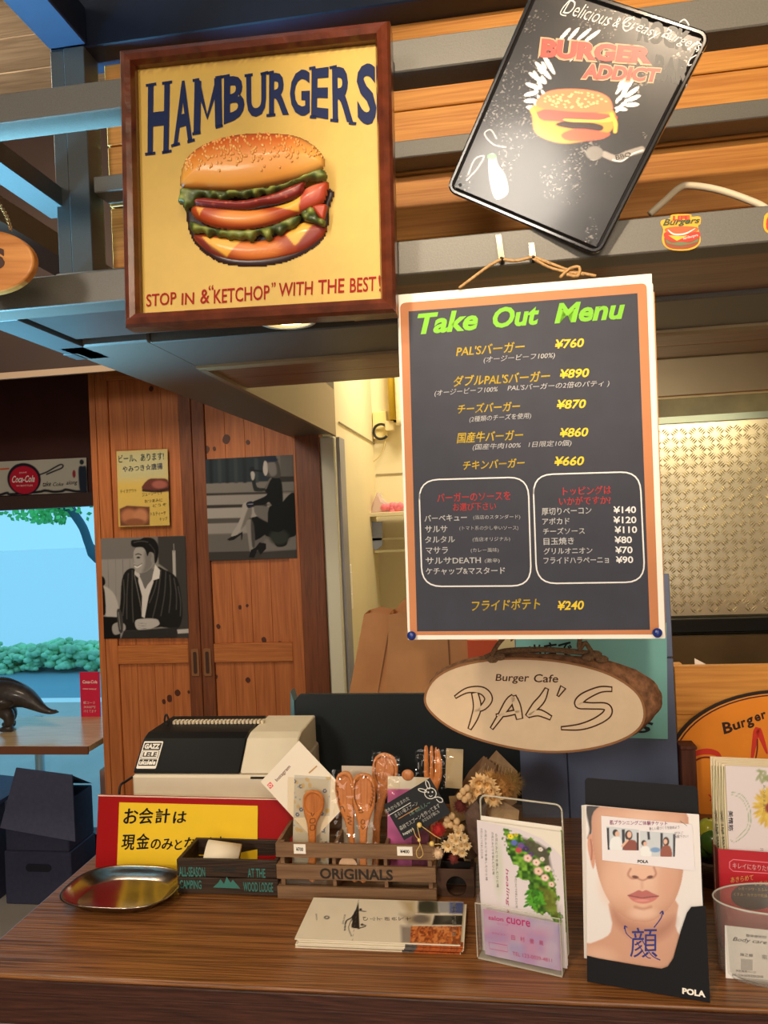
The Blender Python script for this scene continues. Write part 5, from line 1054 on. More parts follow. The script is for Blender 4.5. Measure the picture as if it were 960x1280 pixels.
tn = Sheet('teal_notice', [(640, 770), (833, 785), (835, 921), (650, 921)], 1.336, (0, 0, 1), 'pale teal handwritten notice taped on the blue cabinet behind the wood slice sign', 'notice', yaw0=0, lean0=0, stiff=0.3)
tn.rect('paper', mat((122, 186, 186), 0.6), 0.0005)
tn.text([('当店で', (664, 828), (722, 822), 24)], mat((20, 30, 40), 0.6), bold=0.03, shear=0.1, y=-0.0008); tn.text([('ES', (783, 916), (820, 914), 14)], mat((20, 30, 40), 0.6), bold=0.03, shear=0.3, y=-0.0008)

# pine board box with the round sign painted on it
PB = wood('yellow_pine_board', (222, 158, 74), (188, 120, 50), 'X', 1.0, 0.4, 0.04, rings=18, coat=0.1, stretch=0.04)
xb = W(846, 900, 1.375)[0]; zb = W(900, 832, 1.375)[2]
pb = empty('pine_board', (xb + 0.3, 1.375, CT), 'upright yellow pine board screen behind the leaflets at the right', 'board')
nb = 3; hb = (zb - CT) / nb
for i in range(nb): box('plank', -0.3, 0.35, 0, 0.0175, i * hb + 0.0002, (i + 1) * hb - 0.0006, PB, pb, bevel=0.001)
box('end_post', -0.3, -0.282, 0.019, 0.037, 0, zb - CT, PB, pb); box('end_post', 0.33, 0.348, 0.019, 0.037, 0, zb - CT, PB, pb)
CRR = (840, 820, 4.267)
rs = Sheet('round_sign', [(-30, 100), (1110, 100), (1110, 880), (-30, 880)], 1.367, CRR, 'large orange oval cafe sign with black rim and red letters, cut by the right edge', 'sign', yaw0=0, lean0=0, roll0=0, stiff=0.2)
def ellq(cx, cy, rx, ry, n=64): return [(cx + rx * math.cos(2 * math.pi * k / n), cy + ry * math.sin(2 * math.pi * k / n)) for k in range(n)]
def clipz(pts, ymax): return [(x, min(y, ymax)) for x, y in pts]
for nm, m, rx, ry, y in (('rim', mat((38, 26, 22), 0.4), 640, 420, 0.0), ('rim_gap', mat((226, 150, 60), 0.5), 620, 404, -0.0006), ('rim_line', mat((90, 30, 20), 0.5), 612, 398, -0.0010), ('face', mat((232, 140, 36), 0.45, noise=0.06, nscale=16), 604, 391, -0.0014)):
    rs.poly(nm, m, clipz(ellq(610, 600, rx, ry), 874), y, 0.003)
rs.text([('B', ((278, 352), (328, 345), (338, 402), (288, 415))), ('u', ((334, 362), (372, 346), (380, 382), (342, 396))), ('r', ((380, 345), (404, 335), (412, 372), (388, 380))), ('g', ((408, 335), (444, 320), (456, 374), (420, 386))), ('e', ((452, 316), (482, 304), (492, 340), (462, 350))), ('r', ((490, 302), (514, 294), (522, 328), (498, 336))), ('Cafe', ((560, 270), (700, 262), (704, 312), (566, 322)))], mat((44, 22, 18), 0.5), bold=0.03, y=-0.0020)
RDS = mat((206, 52, 34), 0.5); DKR = mat((120, 30, 22), 0.5)
rs.ribbon('print_letter', DKR, [[(92, 590), (120, 560), (170, 540), (230, 545), (268, 570)]], 10, y=-0.0020)
rs.ribbon('print_letter', RDS, [[(90, 560), (130, 520), (190, 508), (245, 520), (270, 560)]], 34, y=-0.0018, taper=True)
rs.ribbon('print_letter', RDS, [[(430, 560), (450, 460), (468, 390), (490, 440), (515, 520)]], 34, y=-0.0018, taper=True)
rs.ribbon('print_letter', DKR, [[(448, 560), (462, 500), (466, 440)]], 8, y=-0.0022)
rs.ribbon('print_letter', RDS, [[(190, 740), (205, 760), (195, 775)]], 8, y=-0.0018)
# little brown wooden box between cabinet and pine board
xs_, xe_ = W(852, 960, 1.325)[0], W(861, 960, 1.325)[0]; zt_ = W(855, 937, 1.325)[2]
sb = empty('small_wooden_box', (xs_ + 0.0128, 1.325, CT), 'small worn reddish wooden box beside the blue cabinet', 'box'); SW = wood('worn_red_wood', (110, 62, 44), (66, 34, 26), 'Z', 1, 0.6, 0.2)
box('side', -0.0125, 0.012, 0, 0.03, 0, zt_ - CT, SW, sb, bevel=0.001); box('lid', -0.0135, 0.014, -0.002, 0.032, zt_ - CT, zt_ - CT + 0.006, SW, sb, bevel=0.001)
# white paper corner behind the pine board
b = MB(); p = [W(*q, 1.40) for q in ((867, 822), (892, 833), (867, 842))]; b.prism([(p[2][0], CT), (p[0][0], p[0][2]), (p[1][0], p[1][2] - 0.003), (p[1][0], CT)], 1.394, 1.3946)
b.build('white_card', WHITE, label='white card whose corner shows above the pine board', cat='card')
# dark board standing behind the crate
DGR = mat((17, 27, 33), 0.6, noise=0.15, nscale=8)
xa, xz = W(366, 880, 1.40)[0], W(652, 900, 1.40)[0]; zt = W(500, 867, 1.40)[2]
db = empty('dark_board', ((xa + xz) / 2, 1.40, CT), 'dark green-black board standing upright behind the crate and wood slice sign', 'board'); w_ = (xz - xa) / 2
b = MB(); b.prism([(-w_, 0), (-w_ + 0.004, zt - CT - 0.012), (-w_ + 0.014, zt - CT), (w_, zt - CT - 0.002), (w_, 0)], 0, 0.012); b.build('panel', DGR, db, bevel=0.001)
b = MB(); b.prism([(-w_ - 0.012, 0), (-w_ - 0.004, zt - CT + 0.008), (-w_ + 0.003, zt - CT - 0.013), (-w_ - 0.0005, 0)], 0.0, 0.03); b.build('edge_panel', mat((84, 122, 134), 0.4), db, bevel=0.001)

# ---- cash register
C5 = (60, 860, 2.18)
def c5(x, y): return (60 + x / 2.18, 860 + y / 2.18)
yb = 1.20; P0 = W(*c5(228, 236), yb); P1 = W(*c5(602, 240), yb); zband = P0[2]; zlid = W(*c5(400, 119), 1.265)[2]; zlow = W(*c5(400, 292), yb)[2]
xl, xr = P0[0], W(*c5(668, 238), yb)[0]; xm = W(*c5(521, 238), yb)[0]
rg = empty('cash_register', ((xl + xr) / 2, 1.20, CT), 'white cash register with a black and white lid behind the red notice', 'register'); o0 = np.array([(xl + xr) / 2, 1.20, CT])
WP = mat((226, 214, 190), 0.45, noise=0.03, nscale=30); BLKP = mat((10, 11, 14), 0.45, spec=0.25)
def side(pts, xa, xb, name, m, bev=0.002):
    b = MB(); n = len(pts); vs = [(xa, y, z) for y, z in pts] + [(xb, y, z) for y, z in pts]
    b.add(vs, [tuple(range(n)), tuple(range(2 * n - 1, n - 1, -1))] + [(i, i + n, (i + 1) % n + n, (i + 1) % n) for i in range(n)]); return b.build(name, m, rg, bevel=bev)
a, c_ = xl - o0[0], xr - o0[0]; mm_ = xm - o0[0]; zb_, zl_, zw_ = zband - CT, zlid - CT, zlow - CT
side([(0.0, 0.0), (0.0, zb_ - 0.001), (0.012, zb_), (0.19, zb_), (0.19, 0)], a, c_, 'body', WP, 0.004)
side([(-0.014, zw_ - 0.008), (-0.014, zw_ - 0.003), (-0.001, zw_), (-0.001, zw_ - 0.008)], a - 0.006, c_, 'ledge', WP, 0.001)
lidp = [(0.002, zb_ + 0.0012), (0.005, zb_ + 0.005), (0.046, zl_ - 0.006), (0.064, zl_), (0.17, zl_), (0.17, zb_ + 0.0012)]
side(lidp, a + 0.001, mm_ - 0.0005, 'black_lid', BLKP, 0.002); side(lidp, mm_ + 0.0005, c_, 'white_lid', WP, 0.002)
b = MB(); b.box(mm_ + 0.02, mm_ + 0.10, -0.0012, 0.004, zb_ - 0.006, zb_ - 0.003); b.build('slot', BLACK, rg)
b = MB()
for i in range(24): xk = W(*c5(345 + i * 10.4, 105), 1.32)[0] - o0[0]; b.box(xk, xk + 0.0045, 0.112, 0.124, zl_ + 0.0002, zl_ + 0.006)
b.build('paper_teeth', mat((220, 206, 180), 0.6), rg, kind='stuff')
# lid sticker lies on the slope
st = empty('register_sticker', Matrix.Identity(4)); st.parent = rg
sl = np.array([0.0, 0.041, (zl_ - 0.006) - (zb_ + 0.005)]); Ls = np.linalg.norm(sl); ang = math.atan2(sl[2], sl[1])
st.matrix_local = Matrix.Translation((a + 0.004, 0.005, zb_ + 0.005)) @ Matrix.Rotation(-(math.pi / 2 - ang), 4, 'X')
class Loc:      # tiny sheet in a local frame
    pass
def local_text(par, s, q, m, y=-0.0012, bold=0.0, shear=0.0):
    a_, fs = glyphs(s, bold, shear); u = a_[:, :1]; v = a_[:, 1:]; (x0, z0, x1, z1) = q; b = MB(); b.add([(x0 + (x1 - x0) * float(p[0]), y, z0 + (z1 - z0) * float(p[1])) for p in a_], fs); return b.build('lettering', m, par)
sw_, sh_ = 0.036, Ls * 0.84
b = MB(); b.prism(rrect(0.001, sw_ + 0.001, Ls * 0.06, Ls * 0.06 + sh_, 0.002), -0.0007, -0.0002); b.build('paper', WHITE, st)
b = MB()
for (z0, z1) in ((0.36, 0.64), (0.67, 0.94), (0.10, 0.33)): b.prism(rrect(0.003, sw_ - 0.001, Ls * 0.06 + sh_ * z0, Ls * 0.06 + sh_ * z1, 0.001), -0.0010, -0.0007)
GR_ = mat((50, 46, 46), 0.6)
b.build('print_blocks', GR_, st)
bz = Ls * 0.06
b = MB(); b.prism(rrect(0.004, sw_ - 0.002, bz + sh_ * .375, bz + sh_ * .625, 0.001), -0.0012, -0.0010); b.build('print_white', WHITE, st)
local_text(st, 'GAZZ', (0.005, bz + sh_ * .71, sw_ - 0.003, bz + sh_ * .90), WHITE, -0.0014, 0.05); local_text(st, 'LELE', (0.006, bz + sh_ * .42, sw_ - 0.004, bz + sh_ * .59), GR_, -0.0014, 0.04); local_text(st, 'ukulele', (0.004, bz + sh_ * .13, sw_ - 0.002, bz + sh_ * .31), WHITE, -0.0014, 0.04)
# black clip with thin red wire standing on the register
p = W(208.5, 908, 1.30); b = MB(); b.tube(spline([(p[0] - .002, 1.30, zlid + 0.001), (p[0] - 0.004, 1.30, zlid + 0.012), (p[0], 1.30, zlid + 0.022), (p[0] + 0.004, 1.30, zlid + 0.012), (p[0] + 0.002, 1.30, zlid + 0.001)], 5), 0.0018, 6)
b.build('wire_clip', BLACK, label='small black wire clip standing on top of the cash register', cat='clip')
# cable at left of register
b = MB(); b.tube(spline([(xl - 0.004, 1.25, zband - 0.012), (xl - 0.02, 1.22, zband - 0.018), (xl - 0.024, 1.2, zband - 0.03), (xl - 0.02, 1.2, CT + 0.003)], 5), 0.0022, 6); b.build('black_cable', BLACK, label='black cable curling at the left side of the cash register', cat='cable')

# ---- red folder and yellow cash notice
rd = Sheet('red_folder', [(143, 297), (668, 298), (668, 520), (122, 481)], None, C5, 'red folder board leaning against the cash register', 'board', base=CT, lean0=-8, yaw0=0, roll0=0, stiff=0.6)
rd.rect('board', mat((160, 14, 18), 0.45, spec=0.2), 0.006, bevel=0.001); rd.rect('edge', mat((226, 196, 176), 0.5), 0.001, quad=[(143, 297), (668, 298), (668, 301), (143, 300)], y=-0.001)
ynq = [(206, 308), (578, 318), (576, 500), (188, 486)]
yl = Sheet('cash_notice', ynq, None, C5, 'yellow handwritten payment notice on the red folder', 'notice', base=CT + 0.0005, lean0=-8, yaw0=0, roll0=0, stiff=0.6)
pl_ = rd.M.inverted() @ yl.M.translation; yl.M = rd.M @ Matrix.Translation((pl_.x, -0.0022, max(pl_.z, 0.0004))); yl.o.matrix_world = yl.M
yl.rect('paper', mat((242, 200, 30), 0.6, noise=0.03, nscale=20), 0.001)
yl.text([('お', (214, 365), (256, 364), 42), ('会', (258, 366), (298, 364), 44), ('計', (302, 364), (344, 362), 40), ('は', (350, 364), (388, 362), 32)], INK, bold=0.03, shear=0.15, y=-0.0006)
yl.text([('現', (204, 436), (242, 436), 42), ('金', (246, 434), (284, 432), 42), ('の', (286, 434), (314, 434), 28), ('み', (316, 436), (348, 434), 30), ('と', (352, 436), (374, 434), 28), ('な', (378, 436), (412, 434), 34), ('り', (416, 434), (436, 432), 30), ('ま', (440, 434), (462, 432), 32), ('す', (466, 434), (490, 432), 34)], INK, bold=0.03, shear=0.15, y=-0.0006)
# instagram card, stood on its corner
ig = Sheet('social_card', [(373.5, 926), (441, 997), (392, 1050), (326, 977)], 1.085, (0, 0, 1), 'white card with a small pink camera icon, tilted on its corner behind the crate', 'card', lean0=-8, yaw0=0, stiff=0.6)
ig.rect('card', mat((240, 230, 212), 0.5), 0.0006)
ig.text([('Instagram', ((343.5, 974), (360.5, 955.5), (364.5, 959.5), (347.5, 978)))], mat((110, 60, 40), 0.5), bold=0.01, y=-0.0004)
ig.poly('icon', mat((236, 80, 90), 0.4), [(334, 981), (338, 986), (342, 982), (338, 977)][::-1], -0.0004, 0.0002); ig.ribbon('icon_ring', WHITE, [[(338 + 1.8 * math.cos(a_), 981.5 + 1.8 * math.sin(a_)) for a_ in np.linspace(0, 6.28, 10)]], 0.7, y=-0.0006, n=1)
ig.ribbon('print_line', mat((196, 150, 90), 0.5), [[(386, 966), (396, 957)]], 1.2, y=-0.0004, n=1)

# ---- steel tray
ty = empty('cash_tray', tuple(G(155, 1121)[:2]) + (CT,), 'oval stainless steel cash tray at the left front of the counter', 'tray')
ty.rotation_euler = (0, 0, -0.03)
def sup(t, rx, ry, e=0.72): return (rx * math.copysign(abs(math.cos(t)) ** e, math.cos(t)), ry * math.copysign(abs(math.sin(t)) ** e, math.sin(t)))
prof = [(0.0, 0.0022, 0), (0.70, 0.0022, 0), (0.76, 0.0035, 0), (0.90, 0.012, 0), (0.965, 0.0165, 0), (1.0, 0.0175, 0), (1.01, 0.0165, 0), (1.0, 0.0155, 0), (0.96, 0.0148, 0), (0.89, 0.0105, 0), (0.75, 0.001, 0), (0.0, 0.0, 0)]
b = MB(); seg_ = 64; vs = []
for r, z, _ in prof:
    for k in range(seg_): x, y = sup(2 * math.pi * k / seg_, 0.088 * r, 0.063 * r); vs.append((x, y, z))
b.add(vs, [(i * seg_ + k, i * seg_ + (k + 1) % seg_, (i + 1) * seg_ + (k + 1) % seg_, (i + 1) * seg_ + k) for i in range(len(prof) - 1) for k in range(seg_)], True)
b.build('dish', mat((160, 152, 144), 0.2, 1.0), ty)

# ---- small dark wooden box with teal print and paper roll
x0 = W(*c5(350, 470), 1.047)[0]; x1 = W(*c5(624, 470), 1.047)[0]; zt = (W(*c5(350, 472), 1.047)[2] + W(*c5(624, 466), 1.047)[2]) / 2 - CT
y0 = 1.047; tb = empty('small_slatted_box', ((x0 + x1) / 2, y0, CT), 'low dark wooden box with faded teal lettering holding a paper roll', 'box'); hw = (x1 - x0) / 2
DW = wood('dark_stained_wood', (66, 48, 36), (34, 24, 18), 'X', 1, 0.55, 0.3, rings=30); dep = 0.075
for (z0, z1) in ((0.001, zt / 2 - 0.001), (zt / 2 + 0.001, zt)):
    box('slat', -hw, hw, 0, 0.006, z0, z1, DW, tb, bevel=0.0008); box('slat', -hw, hw, dep - 0.006, dep, z0, z1, DW, tb, bevel=0.0008)
    for xx in (-hw, hw - 0.006): box('slat', xx, xx + 0.006, 0.0062, dep - 0.0062, z0, z1, DW, tb, bevel=0.0008)
box('bottom', -hw + 0.006, hw - 0.006, 0.006, dep - 0.006, 0.001, 0.004, DW, tb)
TL_ = mat((58, 120, 112), 0.6)
def bx(x, z, par=tb):  # crop5 -> local
    p = W(*c5(x, z), y0); return float(p[0] - (x0 + x1) / 2), float(p[2] - CT)
for s_, q in (('ALL-SEASON', (358, 513, 428, 488)), ('AT THE', (545, 516, 592, 492)), ('CAMPING', (360, 546, 418, 524)), ('WOOD LODGE', (533, 554, 613, 530)), ('OUTDOOR LIFE', (450, 500, 512, 488))):
    a_ = bx(q[0], q[1]); c_ = bx(q[2], q[3]); local_text(tb, s_, (a_[0], a_[1], c_[0], c_[1]), TL_ if s_ != 'OUTDOOR LIFE' else mat((30, 44, 42), 0.6), -0.0006, 0.02)
b = MB(); b.prism([bx(*q) for q in ((450, 543), (464, 530), (470, 520), (480, 534), (487, 514), (498, 530), (504, 522), (524, 546))], -0.0006, -0.0002); b.build('print_mountain', TL_, tb)
pr = W(*c5(478, 432), y0 + 0.04); prr = empty('paper_roll', (pr[0], y0 + 0.033, CT + 0.0095), 'small white receipt paper roll lying in the dark slatted box', 'roll'); prr.rotation_euler = (0, 0.0, 0.18)
RR = 0.0225
b = MB(); vs = []; 
b.tube([(-0.025, 0, RR + 0.013), (0.025, 0, RR + 0.003)], RR, 28); o_ = b.build('roll', mat((236, 222, 196), 0.6, noise=0.02), prr)
b = MB(); b.tube([(-0.0255, 0, RR + 0.0131), (0.0255, 0, RR + 0.0029)], 0.006, 12); b.build('core', mat((120, 90, 60), 0.7), prr)

# ================================================================== CRATE AND WHAT STANDS IN IT
C6 = (340, 900, 2.526)
def c6(x, y): return (340 + x / 2.526, 900 + y / 2.526)
yC = 1.042; xa = W(*c6(14, 480), yC)[0]; xz = W(*c6(517, 490), yC)[0]; dC = 0.105
cr = empty('originals_crate', ((xa + xz) / 2, yC, CT), 'brown slatted wooden crate stencilled with black capitals, holding wooden spoons', 'crate'); hw = (xz - xa) / 2
CW = wood('crate_wood', (140, 108, 78), (104, 76, 54), 'X', 1, 0.6, 0.15, rings=24)
def zc(v, x=260): return float(W(*c6(x, v), yC)[2] - CT)
sl_ = [(zc(572), zc(531)), (zc(508), zc(462)), (zc(438), zc(393))]
sl_ = [(max(a_, 0.0), b_) for a_, b_ in sl_]; topz = sl_[-1][1]
for z0, z1 in sl_:
    box('slat', -hw, hw, 0, 0.005, z0, z1, CW, cr, bevel=0.0006); box('slat', -hw, hw, dC - 0.005, dC, z0, z1, CW, cr, bevel=0.0006)
    for xx in (-hw, hw - 0.005): box('slat', xx, xx + 0.005, 0.0052, dC - 0.0052, z0, z1, CW, cr, bevel=0.0006)
for xx in (-hw + 0.0052, hw - 0.0112):
    for yy in (0.0052, dC - 0.0112): box('corner_post', xx, xx + 0.006, yy, yy + 0.006, 0, topz, CW, cr)
for xx in (-hw * 0.29, hw * 0.36): box('divider', xx, xx + 0.005, 0.0055, dC - 0.0055, 0.004, topz - 0.008, CW, cr)
box('bottom', -hw + 0.0055, hw - 0.0055, 0.0055, dC - 0.0055, 0.0005, 0.0035, CW, cr)
def cx_(x, z): p = W(*c6(x, z), yC); return float(p[0] - (xa + xz) / 2), float(p[2] - CT)
a_ = cx_(152, 501); c_ = cx_(381, 472); local_text(cr, 'ORIGINALS', (a_[0], a_[1], c_[0], c_[1]), mat((40, 32, 28), 0.7), -0.0005, 0.03)
for q, s_, lb in (((70, 392, 106, 421), '¥700', 'small white price tag at the left end of the crate rim'), ((396, 400, 443, 427), '¥400', 'small white price tag at the right end of the crate rim')):
    a_ = cx_(q[0], q[3]); c_ = cx_(q[2], q[1]); tgo = empty('price_tag', ((xa + xz) / 2 + (a_[0] + c_[0]) / 2, yC - 0.0012, CT + a_[1]), lb, 'tag', 'price tags on the crate'); w_ = (c_[0] - a_[0]) / 2; h_ = c_[1] - a_[1]
    box('paper', -w_, w_, 0, 0.0011, 0, h_, WHITE, tgo); local_text(tgo, s_, (-w_ * .6, h_ * .3, w_ * .6, h_ * .7), INK, -0.0004, 0.02)

SPW = wood('spoon_wood', (212, 142, 88), (176, 104, 60), 'Z', 1, 0.35, 0.02, rings=30, coat=0.3, soft=0.5)
BRN = mat((96, 50, 28), 0.7); FILM = clear_mat((255, 252, 246), 0.25, 0.06, 'cellophane')
CS = (350, 920, 6.4)
def spoon(lb, quad, y, outline, bowl, eng, deep=0.0065, group='wooden spoons and fork in the crate', name='wooden_spoon'):
    sh = Sheet(name, quad, y, CS, lb, 'spoon' if name != 'wooden_fork' else 'fork', group, lean0=-6, yaw0=0, stiff=0.4)
    P = spline(outline, 6, True); pl = [sh.L(p) for p in P]; ar = sum(pl[i][0] * pl[(i + 1) % len(pl)][1] - pl[(i + 1) % len(pl)][0] * pl[i][1] for i in range(len(pl)))
    if ar < 0: pl = pl[::-1]
    b = MB(); b.prism(pl, 0.0012, 0.005); b.build('back', SPW, sh.o, bevel=0.001)
    xs = [p[0] for p in P]; ys = [p[1] for p in P]; c = Canvas(sh, [(min(xs) - 3, min(ys) - 3), (max(xs) + 3, min(ys) - 3), (max(xs) + 3, max(ys) + 3), (min(xs) - 3, max(ys) + 3)], 64, 210)
    sd = c.sd(P); c.img[:] = lin((206, 132, 74)); c.img *= (0.9 + 0.2 * c.noise(9, 3))[..., None]
    t = np.clip(-sd / 16, 0, 1); c.hgt = 0.003 * np.sqrt(np.clip(1 - (1 - t) ** 2, 0, 1))
    if bowl:
        (bx_, by_, rx, ry) = bowl; r_ = np.clip(((c.X - bx_) / rx) ** 2 + ((c.Yc - by_) / ry) ** 2, 0, 1); c.hgt = c.hgt - deep * (1 - r_) ** 0.7 * (r_ < 1)
    for ln in eng: c.line(ln, 6.0, (74, 34, 18), 4, 4)
    c.build('face', print_mat(0.3, coat=0.4), y=0.0013, mask=sd <= 3)
    return sh
# spoon 1 in flowered packet
sp1 = spoon('wooden spoon engraved with a bear face in a flowered packet, leftmost in the crate', [(180, 435), (352, 435), (352, 1150), (180, 1150)], 1.062,
    [(265, 436), (315, 450), (348, 505), (345, 585), (315, 650), (293, 700), (285, 780), (282, 900), (280, 1140), (228, 1140), (228, 900), (224, 780), (215, 700), (196, 640), (182, 560), (188, 490), (220, 448)], (266, 540, 74, 92),
    [[(225, 560), (228, 540), (245, 545), (280, 545), (300, 540), (305, 560), (300, 590), (265, 605), (232, 595), (225, 560)], [(245, 572), (252, 572)], [(275, 572), (284, 572)], [(258, 585), (265, 590), (272, 585)], [(250, 620), (262, 640), (275, 620)], [(245, 665), (280, 660), (280, 690), (245, 695), (245, 665)], [(248, 715), (280, 712), (275, 750), (245, 750), (248, 715)]])
cv = Sheet('patterned_card', [(120, 315), (405, 325), (385, 1140), (90, 1140)], 1.078, CS, 'pale card printed with small blue and tan flowers behind the leftmost spoon', 'card', lean0=-6, yaw0=0, stiff=0.4)
cc = Canvas(cv, [(120, 315), (405, 325), (385, 1140), (90, 1140)], 110, 280, (206, 204, 196)); r6 = random.Random(4)
for i in range(70):
    x, y = r6.uniform(100, 400), r6.uniform(320, 1130); k = i % 3
    if k == 0:
        for a_ in range(6): cc.ell(x + 11 * math.cos(a_), y + 11 * math.sin(a_), 7, 7, (76, 96, 146), 0.5, op=0.9)
        cc.ell(x, y, 5, 5, (230, 226, 210), 0.6)
    elif k == 1: cc.ell(x, y, 20, 15, (206, 176, 112), 0.7, r6.uniform(0, 90), 0.8)
    else: cc.ell(x, y, 8, 8, (140, 156, 180), 0.6, op=0.8)
cc.build('print', print_mat(0.5), y=0.0); cv.rect('card', WHITE, 0.0006, y=0.0004)
cv.rect('clear_packet', FILM, 0.0002, quad=[(100, 300), (420, 312), (398, 1140), (84, 1140)], y=-0.024)
spoon('middle wooden spoon engraved with a sprig border, leaning left in clear wrap', [(440, 282), (610, 282), (610, 1150), (440, 1150)], 1.072,
    [(515, 284), (560, 300), (588, 360), (592, 440), (588, 560), (592, 640), (590, 760), (600, 900), (620, 1140), (570, 1140), (556, 900), (540, 780), (515, 680), (470, 580), (446, 480), (440, 400), (460, 320)], (518, 440, 62, 140),
    [[(470, 340), (480, 330), (500, 345), (490, 360), (470, 350)], [(505, 320), (530, 325), (540, 345), (520, 355), (505, 340)], [(455, 380), (450, 420), (462, 460), (470, 520), (490, 590)], [(450, 400), (470, 405)], [(455, 450), (475, 455)], [(465, 510), (485, 515)], [(480, 570), (505, 570), (520, 605)], [(540, 640), (570, 650), (545, 665), (575, 680), (545, 695), (575, 710)]])
spoon('wooden spoon with a laurel-wreath engraving, in front of the crossed middle spoons', [(575, 298), (765, 298), (765, 1150), (575, 1150)], 1.060,
    [(665, 300), (725, 315), (758, 380), (764, 460), (755, 560), (725, 650), (700, 740), (692, 840), (688, 1140), (636, 1140), (636, 840), (628, 740), (606, 640), (585, 540), (577, 440), (590, 350), (620, 312)], (668, 450, 78, 140),
    [[(610, 350), (600, 400), (596, 470), (610, 540), (640, 600)], [(612, 370), (640, 350), (645, 375), (615, 390), (640, 410), (612, 430), (640, 440)], [(598, 510), (628, 512)], [(628, 600), (650, 590), (665, 612), (635, 615)], [(660, 320), (690, 330), (670, 335), (700, 318)], [(735, 370), (748, 430), (745, 500), (725, 570)], [(730, 400), (755, 410)], [(732, 430), (757, 440)], [(730, 460), (755, 470)], [(728, 490), (752, 500)], [(722, 520), (746, 530)], [(716, 545), (738, 556)], [(650, 690), (660, 670), (680, 680), (676, 700), (655, 705), (650, 690)], [(650, 720), (665, 745), (685, 725)]])
spoon('tallest wooden spoon with a heart-shaped glint, standing behind the other spoons', [(740, 138), (940, 138), (900, 1150), (680, 1150)], 1.100,
    [(840, 138), (905, 160), (938, 230), (935, 300), (900, 390), (850, 470), (825, 560), (800, 700), (780, 1100), (735, 1100), (745, 700), (770, 560), (778, 460), (752, 380), (742, 280), (755, 200), (790, 155)], (840, 260, 84, 108),
    [[(770, 200), (765, 260), (775, 330), (800, 380)], [(905, 210), (915, 260), (905, 320)], [(790, 180), (830, 165), (880, 180)], [(890, 290), (915, 300)], [(765, 300), (790, 310)]])
def film(name, pts, y, lb, crop=CS):
    sh = Sheet(name, [(min(p[0] for p in pts), min(p[1] for p in pts)), (max(p[0] for p in pts), min(p[1] for p in pts)), (max(p[0] for p in pts), max(p[1] for p in pts)), (min(p[0] for p in pts), max(p[1] for p in pts))], y, crop, lb, 'wrapper', 'cellophane bags in the crate', lean0=-6, yaw0=0, stiff=0.3)
    xs = [p[0] for p in pts]; ys = [p[1] for p in pts]; c = Canvas(sh, [(min(xs), min(ys)), (max(xs), min(ys)), (max(xs), max(ys)), (min(xs), max(ys))], 24, 36); sd = c.sd(pts)
    c.hgt = 0.004 * (c.noise(60, 3) - .5) + 0.003 * np.abs(c.noise(34, 8) - .5) * 2
    return c.build('film', FILM, y=0.0, mask=sd <= 4)
film('cellophane_bag', [(400, 280), (800, 250), (790, 1100), (470, 1100)], 1.050, 'crinkled clear bag around the two crossed middle spoons')
film('cellophane_bag', [(735, 110), (960, 160), (960, 420), (830, 520), (750, 420)], 1.090, 'clear bag around the tallest spoon')
# pale printed card behind middle spoons, pink packet, round seals
pc = Sheet('lace_card', [(492, 245), (755, 235), (755, 1100), (500, 1100)], 1.112, CS, 'pale lettered card behind the middle spoons', 'card', lean0=-6, yaw0=0, stiff=0.3)
pc.rect('card', mat((208, 198, 184), 0.6), 0.0006)
b = MB(); p = W(435, 1080, 1.052); b.prism(E_(p[0], p[2], 0.013, 0.011), 1.0505, 1.0515); b.build('round_label', mat((226, 190, 160), 0.6), label='round pale paper label showing between the middle slats of the crate', cat='label')
CFL = (470, 920, 5.053)
pk = Sheet('pink_packet', [(78, 255), (335, 262), (335, 830), (66, 830)], 1.085, CFL, 'pink patterned packet behind the little chalkboard card', 'packet', lean0=-6, yaw0=0, stiff=0.3)
c = Canvas(pk, [(78, 255), (335, 262), (335, 830), (66, 830)], 50, 90, (190, 96, 150)); c.img *= (0.75 + 0.5 * c.noise(50, 2))[..., None]; c.poly([(60, 250), (340, 250), (340, 330), (60, 335)], (226, 216, 196), 6); c.build('printed_front', print_mat(0.4, coat=0.3), y=0.0); pk.rect('back', WHITE, 0.0006, y=0.0005)
pk2 = Sheet('red_packet', [(225, 560), (335, 560), (335, 830), (225, 830)], 1.078, CFL, 'small dark red packet low behind the chalkboard card', 'packet', lean0=-6, yaw0=0, stiff=0.3); pk2.rect('packet', mat((110, 50, 70), 0.5, noise=0.3, nscale=200), 0.001)
b = MB(); p = W(*(470 + 200 / 5.053, 920 + 250 / 5.053), 1.090); b.ball((p[0], 1.092, p[2]), 0.0095, 14, 8, (1, .4, .9)); b.build('small_wooden_disc', SPW, label='small round wooden disc poking up behind the pink packet', cat='disc')
CSs = CS; CS = CFL
fk = spoon('wooden fork in a clear bag standing behind the chalkboard card', [(303, 82), (418, 82), (418, 830), (303, 830)], 1.098,
    [(306, 86), (325, 84), (332, 255), (340, 255), (343, 86), (358, 84), (362, 255), (370, 255), (374, 90), (384, 90), (384, 200), (392, 90), (400, 100), (416, 180), (412, 260), (395, 320), (385, 400), (385, 830), (345, 830), (345, 420), (325, 340), (306, 270)], None, [], name='wooden_fork')
CS = CSs
film('cellophane_bag', [(250, 85), (480, 85), (490, 130), (440, 330), (250, 330)], 1.086, 'clear bag around the wooden fork', CFL)
sn = Sheet('sleeve_strip', [(455, 82), (545, 80), (552, 330), (425, 330)], 1.112, CFL, 'pale translucent paper strip standing beside the fork', 'strip', lean0=-6, yaw0=0, stiff=0.3); sn.rect('strip', mat((176, 156, 120), 0.5), 0.0005, quad=[(455, 82), (545, 80), (552, 330), (425, 330)])
